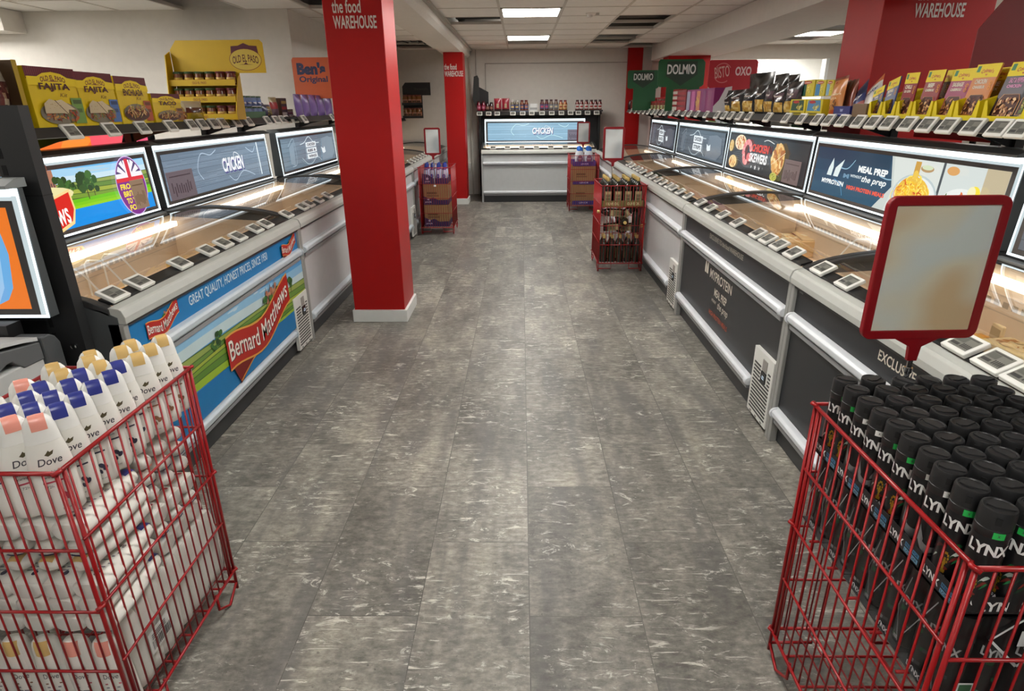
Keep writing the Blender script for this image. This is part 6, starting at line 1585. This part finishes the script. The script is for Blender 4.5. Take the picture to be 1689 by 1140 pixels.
# header boards standing across the shelves
def header_card(name, label, Yp, px, poly_fn, base, art, leg=True, zb=ZR):
    """a flat board facing the shopper, standing on the shelf; px: left, right, top, bottom in the photograph"""
    a, b = at(px[0], px[2], 'Y', Yp), at(px[1], px[3], 'Y', Yp)
    w_, h_ = b[0]-a[0], a[2]-b[2]
    t = thing(name, label, 'header card', ((a[0]+b[0])/2, Yp, b[2]))
    g = G(); g.prism(poly_fn(w_/2, h_), 'y', 0, 0.006, P(*base, rough=0.45)); g.build('board', t)
    if art: g = G(); art(Art(g, (0, 0, 0), (1, 0, 0), (0, 0, 1)), w_/2, h_); g.build('print', t)
    if leg: g = G(); g.box(-w_*0.30, w_*0.42, 0.001, 0.005, zb-b[2], 0.01, P(*base, rough=0.45)); g.build('back_card', t)
    return t
def rcard(cut=0.12): return lambda w, h: [(-w, h*0.08), (-w+w*0.1, 0), (w*0.9, 0), (w, h*0.08), (w, h*(1-cut)), (w-w*cut, h), (-w+w*cut*0.6, h), (-w, h*(1-cut*0.6))]
def dolmio(a, w, h):
    a.poly([(-w*0.62, h*0.92), (w*0.66, h*0.92), (w*0.70, h*0.45), (w*0.0, h*0.04), (-w*0.66, h*0.40)], (28, 48, 36))
    a.text('DOLMIO', 0, h*0.46, h*0.36, (206, 208, 204), w=w*1.22, bold=0.03)
header_card('header_card', 'large dark green header board with white lettering on the right shelf', 8.0, (1087, 1160, 98, 143), rcard(), (24, 78, 44), dolmio)
header_card('header_card', 'smaller dark green header board with white lettering at the far right', 9.4, (1036, 1086, 116, 146), rcard(), (22, 80, 46), dolmio)
header_card('header_card', 'red header board with white lettering beside the green one', 6.9, (1171, 1246, 99, 145), rcard(0.08), (176, 30, 44), lambda a, w, h: (a.text('BISTO', -w*0.42, h*0.38, h*0.40, (214, 170, 160), w=w*0.60, bold=0.02, rot=0.16), a.curve(lambda t_: (-w*0.42+w*0.34*math.cos(t_), h*0.58+h*0.30*math.sin(t_)), 0.5, 2.6, 10, h*0.03, (206, 120, 120)), a.curve(lambda t_: (-w*0.42+w*0.34*math.cos(t_), h*0.50+h*0.30*math.sin(t_)), 3.5, 5.4, 10, h*0.03, (206, 120, 120)), a.text('OXO', w*0.42, h*0.44, h*0.32, (226, 196, 196), w=w*0.66, bold=0.05)))
t = header_card('header_board', 'dark red cut corner header board behind the yellow packets at the right edge', 3.30, (1621, 1760, 20, 118), lambda w, h: [(-w, 0), (w, 0), (w, h*1.3), (-w*0.55, h*1.3), (-w, h*0.72)], (140, 22, 26), None, leg=False)
g = G(); g.box(-0.02, 0.02, 0.006, 0.03, -1.63, 0.1, BLACK); g.build('support', t)

# ---- left shelf
def lspan(x0, x1, yt, yb, X=XFL):
    a, b = at(x0, yb, 'X', X)[1], at(x1, yb, 'X', X)[1]; zt = at((x0+x1)/2, yt, 'X', X)[2]
    return (a+b)/2, abs(a-b), zt-ZR
YEL, MAR = (236, 208, 10), (92, 16, 34)
def kit_art(word_, flash, food):
    def f(a, w, h):
        a.rect(-w/2, w/2, h*0.80, h, MAR)
        for k in range(26): a.rect(-w*0.49+w*0.038*k, -w*0.475+w*0.038*k, h*0.86, h*0.99, (120, 36, 48))
        a.poly([(-w/2, h*0.70), (w/2, h*0.70), (w/2, h*0.82), (w*0.3, h*0.84), (w*0.18, h*0.90), (0, h*0.925), (-w*0.18, h*0.90), (-w*0.3, h*0.84), (-w/2, h*0.84)], YEL)
        a.text('OLD EL PASO', 0, h*0.785, h*0.085, (120, 54, 30), w=w*0.5, bold=0.03, bend=lambda t_: -0.45*t_*t_); a.poly([(-w*0.16, h*0.765), (0, h*0.785), (w*0.16, h*0.765)], (120, 54, 30))
        a.text(word_, 0, h*0.60, h*0.14, (72, 22, 22), w=w*0.62, bold=0.032); a.text('Kit', w*0.14, h*0.515, h*0.065, (110, 74, 30), w=w*0.16, shear=0.3)
        a.rect(w*0.26, w*0.5, h*0.06, h*0.50, flash); a.rect(w*0.30, w*0.48, h*0.40, h*0.47, tuple(int(c*0.6) for c in flash)); a.rect(w*0.30, w*0.46, h*0.25, h*0.32, tuple(int(c*0.7) for c in flash))
        a.ell(-w*0.02, h*0.24, w*0.40, h*0.19, (126, 120, 104), n=24)
        r = random.Random(len(word_)*7+flash[0])
        if food == 'wrap':
            a.dish(r, -w*0.14, h*0.20, w*0.22, h*0.10, 40, [(150, 60, 34), (176, 96, 50), (110, 50, 30), (200, 150, 80), (110, 130, 50)], 0.2); a.dish(r, w*0.18, h*0.20, w*0.15, h*0.13, 30, [(150, 60, 34), (176, 96, 50), (190, 80, 40), (120, 130, 50)], 0.22)
            a.poly([(-w*0.36, h*0.24), (-w*0.34, h*0.40), (-w*0.22, h*0.48), (-w*0.12, h*0.45), (w*0.12, h*0.22), (w*0.0, h*0.24)], (196, 180, 146)); a.poly([(-w*0.10, h*0.45), (w*0.02, h*0.47), (w*0.28, h*0.30), (w*0.12, h*0.30), (w*0.10, h*0.22)], (206, 190, 156)); a.line([(-w*0.12, h*0.46), (w*0.10, h*0.22)], w*0.012, (90, 60, 40))
            for k in range(16): a.ell(r.uniform(-0.3, 0.0)*w, r.uniform(0.30, 0.42)*h, w*0.012, h*0.006, (176, 152, 112), n=6)
        else:
            a.ell(-w*0.02, h*0.2, w*0.40, h*0.13, (74, 42, 30), n=20); a.dish(r, -w*0.02, h*0.28, w*0.36, h*0.15, 70, [(206, 170, 110), (176, 110, 60), (226, 196, 140), (130, 60, 36), (196, 140, 80), (150, 150, 60)], 0.16)
    return f
for (x0, x1, yt, yb, wd, fl_, fd, nm) in ((64, 146, 113, 210, 'FAJITA', (110, 150, 70), 'wrap', 'green flash, left of the other one'), (140, 203, 121, 207, 'FAJITA', (70, 110, 170), 'wrap', 'blue flash, next to the enchilada one'), (204, 256, 128, 207, 'ENCHILADA', (170, 80, 40), 'bowl', 'orange flash and a bowl')):
    y, w_, h_ = lspan(x0, x1, yt, yb)
    box_item('dinner_kit_box', 'yellow and maroon dinner kit box with a %s' % nm, 'box', (XFL, y, ZR), RL, w_*0.97, 0.10, h_, (220, 190, 10), kit_art(wd, fl_, fd), 'dinner kit boxes on the left shelf', tilt=-0.02)
y, w_, h_ = lspan(256, 304, 155, 209)
box_item('dinner_kit_box', 'lower yellow taco kit box beside the tall dinner kits', 'box', (XFL+0.01, y, ZR), RL, w_*0.96, 0.12, h_, (220, 190, 10), kit_art('TACO', (150, 96, 40), 'bowl'), tilt=-0.02)
def lp_(nm, lb, ct, x0, x1, yt, yb, depth, mf, art=None, tilt=-0.08, off=0.0, **k):
    y, w_, h_ = lspan(x0, x1, yt, yb, XFL-off)
    return pouch(nm, lb, ct, (XFL-off, y, ZR), RL, w_, h_, depth, mf, art, tilt=tilt, **k)
lp_('tortilla_bag', 'glossy yellow and white taco bag beside the taco kit box', 'bag', 296, 320, 168, 205, 0.06, lambda u, v: speck(u, v, [(150, 84, 50), (190, 160, 60), (120, 60, 40)], 2) if v < 0.5 else ((206, 200, 170) if u > 0.6 else (150, 130, 60)), None, crumple=0.12, rough=0.18, seed=3)
lp_('tortilla_bag', 'clear topped tortilla bag with a brown label in a yellow tray', 'bag', 315, 347, 166, 204, 0.06, lambda u, v: (88, 44, 32) if 0.38 < v < 0.66 and u < 0.8 else ((170, 150, 40) if v < 0.38 else (186, 178, 156)), None, crumple=0.10, rough=0.18, seed=5)
# nearest: a clear tortilla bag in a tall yellow tray
a0, a1 = at(2, 215, 'X', XFL)[1], at(56, 213, 'X', XFL)[1]
t = thing('packet_tray', 'tall yellow card tray at the left end of the left shelf', 'card tray', (XFL, (a0+a1)/2, ZR), RL)
g = G(); m = P(170, 140, 20, 0.5); h_ = (a1-a0)/2; br_ = P(96, 72, 48, 0.7)
g.box(-h_, h_, -0.002, 0, 0, 0.035, m); g.box(h_-0.025, h_, -0.002, 0, 0, 0.27, m)
g.box(h_-0.003, h_, 0, 0.22, 0, 0.27, br_); g.box(-h_, -h_+0.003, 0, 0.22, 0, 0.03, br_); g.box(-h_, h_, 0.215, 0.22, 0, 0.22, br_); g.box(-h_, h_, 0, 0.22, 0, 0.003, br_)
g.build('tray', t)
rr_ = random.Random(4)
pouch('tortilla_bag', 'large clear food bag with a pale blue top label in the tall tray', 'bag', (XFL-0.012, (a0+a1)/2-0.025, ZR+0.005), RL, 0.27, 0.275, 0.12, lambda u, v: (118, 150, 176) if v > 0.80 and 0.15 < u < 0.9 else (speck(u, v, [(84, 40, 40), (140, 110, 84), (176, 160, 136), (96, 54, 48)], 7) if 0.12 < v < 0.7 else (170, 160, 140)), None, tilt=-0.06, crumple=0.10, rough=0.15, seed=8)
# yellow free standing display with three tiers of jars
YD = 4.62
pA, pB = at(287, 205, 'Y', YD), at(396, 205, 'Y', YD)
hT, hB, hR = at(350, 63, 'Y', YD)[2], at(400, 119, 'Y', YD)[2], at(424, 90, 'Y', YD)[0]
cx = (pA[0]+pB[0])/2; w_ = pB[0]-pA[0]
t = thing('counter_display', 'yellow card display with an overhanging header standing on the left shelf', 'display stand', (cx, YD, ZR))
g = G(); m = P(204, 168, 8, 0.5); hw = w_/2; Zt, Zb, Xr = hT-ZR, hB-ZR, hR-cx
g.prism([(-hw+0.01, 0), (hw, 0), (hw, Zb), (Xr, Zb), (Xr, Zt-0.02), (Xr-0.02, Zt), (-hw+0.06, Zt), (-hw+0.01, Zt-0.06)], 'y', 0.12, 0.126, m); g.build('back_board', t)
g = G(); g.prism([(0.12, 0), (-0.02, 0), (-0.02, 0.06), (0.05, Zt-0.10), (0.12, Zt-0.07)], 'x', -hw, -hw+0.006, m); g.build('side_wing', t)
g = G(); g.prism([(0.12, 0), (-0.02, 0), (-0.02, 0.06), (0.09, 0.28), (0.12, 0.30)], 'x', hw-0.006, hw, m); g.build('side_wing', t)
tz = [0.0, 0.115, 0.225]
for k, z in enumerate(tz):
    g = G(); g.box(-hw+0.006, hw-0.006, -0.02+0.03*k, 0.12, z, z+0.006, m); g.box(-hw+0.006, hw-0.006, -0.022+0.03*k, -0.018+0.03*k, z, z+0.04, m)
    a = Art(g, (0, -0.0223+0.03*k, z), (1, 0, 0), (0, 0, 1)); a.text('OLD EL PASO', -0.02, 0.012, 0.016, (130, 60, 24), w=0.10, bold=0.02)
    g.build('tier', t)
g = G(); a = Art(g, (Xr-0.135, 0.12, (Zt+Zb)/2-0.02), (1, 0, 0), (0, 0, 1)); s_ = 0.115
a.poly([(-s_*0.8, s_*0.75), (-s_*0.35, s_*0.78), (0, s_*0.92), (s_*0.35, s_*0.78), (s_*0.8, s_*0.75), (s_*0.85, s_*0.3), (-s_*0.85, s_*0.3)], (84, 16, 36))
a.ell(0, 0, s_, s_*0.62, (110, 40, 20), n=28); a.ell(0, 0, s_*0.97, s_*0.59, (206, 180, 70), n=28)
a.text('OLD EL PASO', 0, -0.015*1, s_*0.42, (84, 28, 20), w=s_*1.6, bold=0.03, bend=lambda t_: -0.30*t_*t_); a.poly([(-s_*0.45, -s_*0.28), (-s_*0.12, -s_*0.25), (0, -s_*0.14), (s_*0.12, -s_*0.25), (s_*0.45, -s_*0.28)], (84, 28, 20))
g.build('emblem', t)
jo = None
for k, z in enumerate(tz):
    n = 6
    for i in range(n):
        x = cx-hw+0.05+(w_-0.10)*i/(n-1); loc = (x, YD+0.035+0.03*k, ZR+z+0.0065)
        lb = '%s lidded salsa jar, %s from the left on the %s tier of the yellow display' % ('green' if i < 4 else 'maroon', ORD[i], ('bottom', 'middle', 'top')[k])
        if i == 0 and jo is None: jo = jar('salsa_jar', lb, 'jar', loc, 0, 0.034, 0.088, (110, 60, 30), (60, 84, 50), ((200, 170, 60), (170, 60, 30)), 'jars in the yellow display', 0.9); jm = None
        elif i < 4: dup(jo, loc, 0, lb)
        elif jm is None: jm = jar('salsa_jar', lb, 'jar', loc, 0, 0.034, 0.088, (110, 50, 30), (96, 34, 44), ((206, 176, 90), (150, 50, 30)), 'jars in the yellow display', 0.9)
        else: dup(jm, loc, 0, lb)
# navy lidded tray of small cups, mixed packs, purple pouches
y, w_, h_ = lspan(398, 440, 158, 205)
t = thing('display_box', 'navy blue topped tray box of blue and green cups on the left shelf', 'display box', (XFL, y, ZR), RL)
g = G(); nv = P(30, 40, 96, 0.45); g.box(-w_/2, w_/2, 0.10, 0.106, 0, h_, nv); g.prism([(0.0, h_*0.62), (0.10, h_*0.62), (0.106, h_), (0.06, h_)], 'x', -w_/2, w_/2, nv); g.box(-w_/2, w_/2, 0, 0.10, 0, 0.01, P(50, 80, 50, 0.5)); g.box(-w_/2, w_/2, -0.003, 0, 0, 0.05, P(54, 92, 56, 0.5)); g.build('box', t)
cup = None
for k in range(2):
    for i in range(5):
        loc = (XFL-0.045, y-w_/2+w_*(i+0.5)/5, ZR+0.011+0.078*k); lb = 'small blue cup, %s from the near end in the %s row of the navy box' % (ORD[i], ('lower', 'upper')[k])
        if cup is None: cup = jar('sauce_cup', lb, 'cup', loc, RL, 0.042, 0.075, (120, 140, 176), (60, 90, 66), ((90, 120, 180), (200, 206, 214)), 'small cups in the navy box', 0.95)
        else: dup(cup, loc, RL, lb)
lp_('rice_pouch', 'dark pouch with a yellow picture next to the navy box', 'pouch', 441, 456, 172, 203, 0.05, lambda u, v: speck(u, v, [(170, 140, 60), (120, 90, 40), (60, 70, 40)], 3) if 0.2 < v < 0.8 and 0.3 < u else (36, 40, 76), None, seed=4)
lp_('rice_pouch', 'red and white pouch beside the orange header', 'pouch', 455, 467, 160, 202, 0.05, bands((0.4, (90, 70, 80)), (0.75, (150, 40, 40)), (1.0, (150, 140, 100))), None, seed=5)
for k, (x0, x1, yt, c) in enumerate(((467, 477, 162, (70, 50, 36)), (476, 486, 180, (176, 150, 130)))):
    y, w_, h_ = lspan(x0, x1, yt, 202)
    box_item('spice_box', '%s small box just before the purple pouches' % ('dark brown', 'pale')[k], 'box', (XFL, y, ZR), RL, w_*0.95, 0.08, h_, c, lambda a, w, h: [a.rect(-w*0.4, w*0.4, h*(0.1+0.3*j), h*(0.25+0.3*j), cc) for j, cc in enumerate(((190, 180, 170), (170, 60, 50), (190, 160, 80)))])
for k in range(5):
    y0 = at(495+12*k, 201, 'X', -1.965)[1]; y1 = at(495+12*(k+1), 201, 'X', -1.965)[1]
    pouch('rice_pouch', 'purple rice pouch with a navy curve, %s from the near end' % ORD[k], 'pouch', (-1.965, (y0+y1)/2, ZR), RL, (y1-y0)*0.96, 0.19, 0.05, lambda u, v: (34, 34, 84) if u > 0.66+0.16*math.sin(v*6) else (112, 84, 150), None, 'purple rice pouches on the left shelf', tilt=-0.06, seed=k)
header_card('header_card', 'orange header board with dark blue lettering beside the red pillar', 6.52, (480, 562, 95, 162), rcard(0.1), (196, 84, 30), lambda a, w, h: (a.text("Ben's", -w*0.18, h*0.58, h*0.30, (34, 34, 76), w=w*1.26, bold=0.06), a.text('Original', -w*0.12, h*0.36, h*0.19, (34, 34, 76), w=w*1.26, bold=0.03)), leg=False)
# far left corner: black display with jars
dA, dB = at(661, 136, 'Y', 10.75), at(709, 157, 'Y', 10.75); bR = at(697, 195, 'Y', 10.75)
t = thing('counter_display', 'black card display with an overhanging header in the far left corner', 'display stand', ((dA[0]+bR[0])/2, 10.75, bR[2]))
cx = (dA[0]+bR[0])/2; hw = (bR[0]-dA[0])/2; m = P(20, 20, 20, 0.5); Zt, Zb = dA[2]-bR[2], dB[2]-bR[2]
g = G(); g.prism([(-hw, 0), (hw, 0), (hw, Zb), (dB[0]-cx, Zb), (dB[0]-cx, Zt), (-hw+0.05, Zt), (-hw, Zt-0.06)], 'y', 0.10, 0.106, m); g.build('back_board', t)
g = G(); a = Art(g, (dB[0]-cx-0.16, 0.10, Zb+(Zt-Zb)*0.4), (1, 0, 0), (0, 0, 1)); a.text("Sharwood's", 0, 0, 0.04, (70, 66, 56), w=0.22, bold=0.0); g.build('lettering', t)
for k in range(2):
    g = G(); g.box(-hw, hw, -0.02, 0.10, 0.20*k, 0.20*k+0.008, m); g.box(-hw, hw, -0.024, -0.02, 0.20*k, 0.20*k+0.04, m); g.build('tier', t)
js = None
for k in range(2):
    for i in range(4):
        loc = (cx-hw+0.05+(2*hw-0.1)*i/3, 10.79, bR[2]+0.20*k+0.009); lb = 'brown curry sauce jar, %s from the left on the %s tier of the black display' % (ORD[i], ('lower', 'upper')[k])
        if js is None: js = jar('curry_jar', lb, 'jar', loc, 0, 0.045, 0.15, (130, 84, 40), (120, 60, 40), ((176, 120, 90), (90, 60, 30)), 'jars in the black display', 0.85)
        else: dup(js, loc, 0, lb)
# ---- back wall shelf
ZB_ = 1.357+0.0425; YB = 11.05
def bx(px): return at(px, 180, 'Y', YB)[0]
rows = [((790, 797.5), 0.15, (110, 20, 40), (70, 20, 28), ((150, 40, 70), (190, 120, 140)), 'dark red sauce jar'), ((804, 810.5), 0.13, (50, 24, 24), (30, 20, 20), ((96, 56, 50), (150, 110, 90)), 'near black sauce jar'),
        ((845.5, 852.5), 0.16, (120, 110, 90), (200, 196, 190), ((60, 70, 120), (206, 180, 110)), 'white capped cream sauce jar'), ((861, 868), 0.16, (120, 64, 36), (96, 40, 36), ((70, 70, 110), (176, 120, 90)), 'amber sauce jar'),
        ((894, 901.5), 0.165, (90, 44, 40), (60, 30, 36), ((70, 70, 110), (176, 70, 100)), 'purple red sauce jar'), ((909, 917), 0.165, (110, 90, 76), (70, 34, 34), ((96, 100, 110), (190, 180, 150)), 'grey labelled sauce jar'), ((925, 932), 0.155, (150, 84, 40), (110, 40, 40), ((196, 170, 120), (150, 70, 40)), 'orange brown bottle'),
        ((952, 959), 0.155, (96, 26, 24), (60, 20, 24), ((200, 196, 190), (150, 40, 40)), 'red brown bottle by the gap'), ((967, 975), 0.155, (110, 34, 28), (60, 20, 24), ((200, 196, 190), (150, 40, 40)), 'middle red brown end bottle'), ((982, 989), 0.155, (96, 26, 24), (50, 18, 20), ((200, 196, 190), (150, 40, 40)), 'rightmost red brown bottle')]
for xs_, h_, bc, lc_, lab, nm in rows:
    for q, px in enumerate(xs_): jar('sauce_jar', '%s on the back wall shelf, %s of its pair' % (nm, ('left', 'right')[q]), 'jar', (bx(px), YB, ZB_+0.03), 0, 0.036, h_, bc, lc_, lab, 'sauce jars on the back wall shelf', 0.62)
for q, px in enumerate((821, 834)):
    pouch('sauce_pouch', 'red pouch with a pale round picture on the back shelf, %s one' % ('left', 'right')[q], 'pouch', (bx(px), YB-0.01, ZB_+0.02), 0, 0.125, 0.20, 0.05, lambda u, v: (176, 160, 130) if (u-0.5)**2*2+(v-0.42)**2*3 < 0.10 else (150, 34, 50) if v > 0.2 else (60, 34, 34), None, 'red pouches on the back shelf', seed=q)
for k, (p0, p1, c, nm) in enumerate(((786, 815, (34, 26, 26), 'black'), (816, 840, (40, 34, 34), 'dark'), (841, 872, (60, 66, 86), 'grey blue'), (891, 921, (50, 44, 52), 'dark grey'), (922, 936, (40, 34, 32), 'narrow black'), (949, 994, (30, 26, 26), 'long black'))):
    a_, b_ = bx(p0), bx(p1)
    box_item('jar_tray', '%s low card tray under jars on the back wall shelf' % nm, 'card tray', ((a_+b_)/2, YB-0.045, ZB_), 0, b_-a_, 0.14, 0.028, c, None)
box_item('white_carton', 'small white card box in the gap on the back wall shelf', 'box', (bx(880), YB-0.02, ZB_), 0, 0.13, 0.1, 0.13, (206, 208, 206), lambda a, w, h: a.rect(-w*0.46, w*0.46, h*0.3, h*0.55, (150, 152, 150)))
# black boards at the left end of the back shelf
t = thing('header_board', 'black angled board standing at the left end of the back wall shelf', 'sign board', (-0.70, 11.12, ZB_))
g = G(); g.prism([(-0.005, 0), (0.15, 0), (0.15, 0.32), (-0.005, 0.40)], 'y', 0.0, 0.012, P(22, 22, 23, 0.5)); g.build('board', t)
g = G(); g.prism([(-0.12, 0.20), (-0.03, 0.0), (-0.005, 0.0), (-0.005, 0.53), (-0.03, 0.58), (-0.09, 0.56)], 'y', -0.006, 0.0, P(44, 46, 44, 0.5)); g.build('side_wing', t)

# ---- price tags along the shelf lips (the lip leans back, tags sit on it)
def lip_tags(pxs, X, rz, who, z, s, fmt):
    n_ = len(pxs)
    for i, px in enumerate(pxs):
        y = at(px, 203 if X > 0 else 215, 'X', X)[1]
        esl(fmt % ORD[i], (X-0.004 if X > 0 else X+0.004, y, z), rz, math.radians(-32), s, 'price tags on the %s shelf lip' % who)
lip_tags([1688, 1652, 1608, 1566, 1531, 1499, 1467, 1441, 1417, 1390, 1367, 1348, 1322, 1297, 1266, 1235, 1219, 1205, 1194, 1182, 1164, 1149, 1137, 1128, 1117, 1107], XR+0.612, RR, 'right', 1.407, 0.98, 'price tag on the right shelf lip, %s from the near end')
lip_tags([1097, 1090, 1082, 1076, 1069, 1062, 1055, 1048, 1040], XR+0.612, RR, 'right', 1.407, 1.1, 'price tag in the closely set far run, %s along')
lip_tags([116, 182, 235, 282, 317, 335, 354, 369, 392, 412, 443, 457, 467, 476, 488], XL-0.612, RL, 'left', 1.407, 0.98, 'price tag on the left shelf lip, %s from the near end')
for i, px in enumerate((791, 806, 820, 846, 862, 877, 894, 910, 926, 941, 954, 969, 984)):
    p = at(px, 187, 'Y', 10.99)
    esl('price tag on the back wall shelf lip, %s from the left' % ORD[i], (p[0], 10.985, 1.381), 0, math.radians(-32), 0.9, 'price tags on the back shelf lip')

for i, px in enumerate((503, 549)):
    y = at(px, 208, 'X', -1.925)[1]
    esl('price tag under the purple pouches, %s one' % ('near', 'far')[i], (-1.923, y, 1.407), RL, math.radians(-32), 0.98, 'price tags on the left shelf lip')
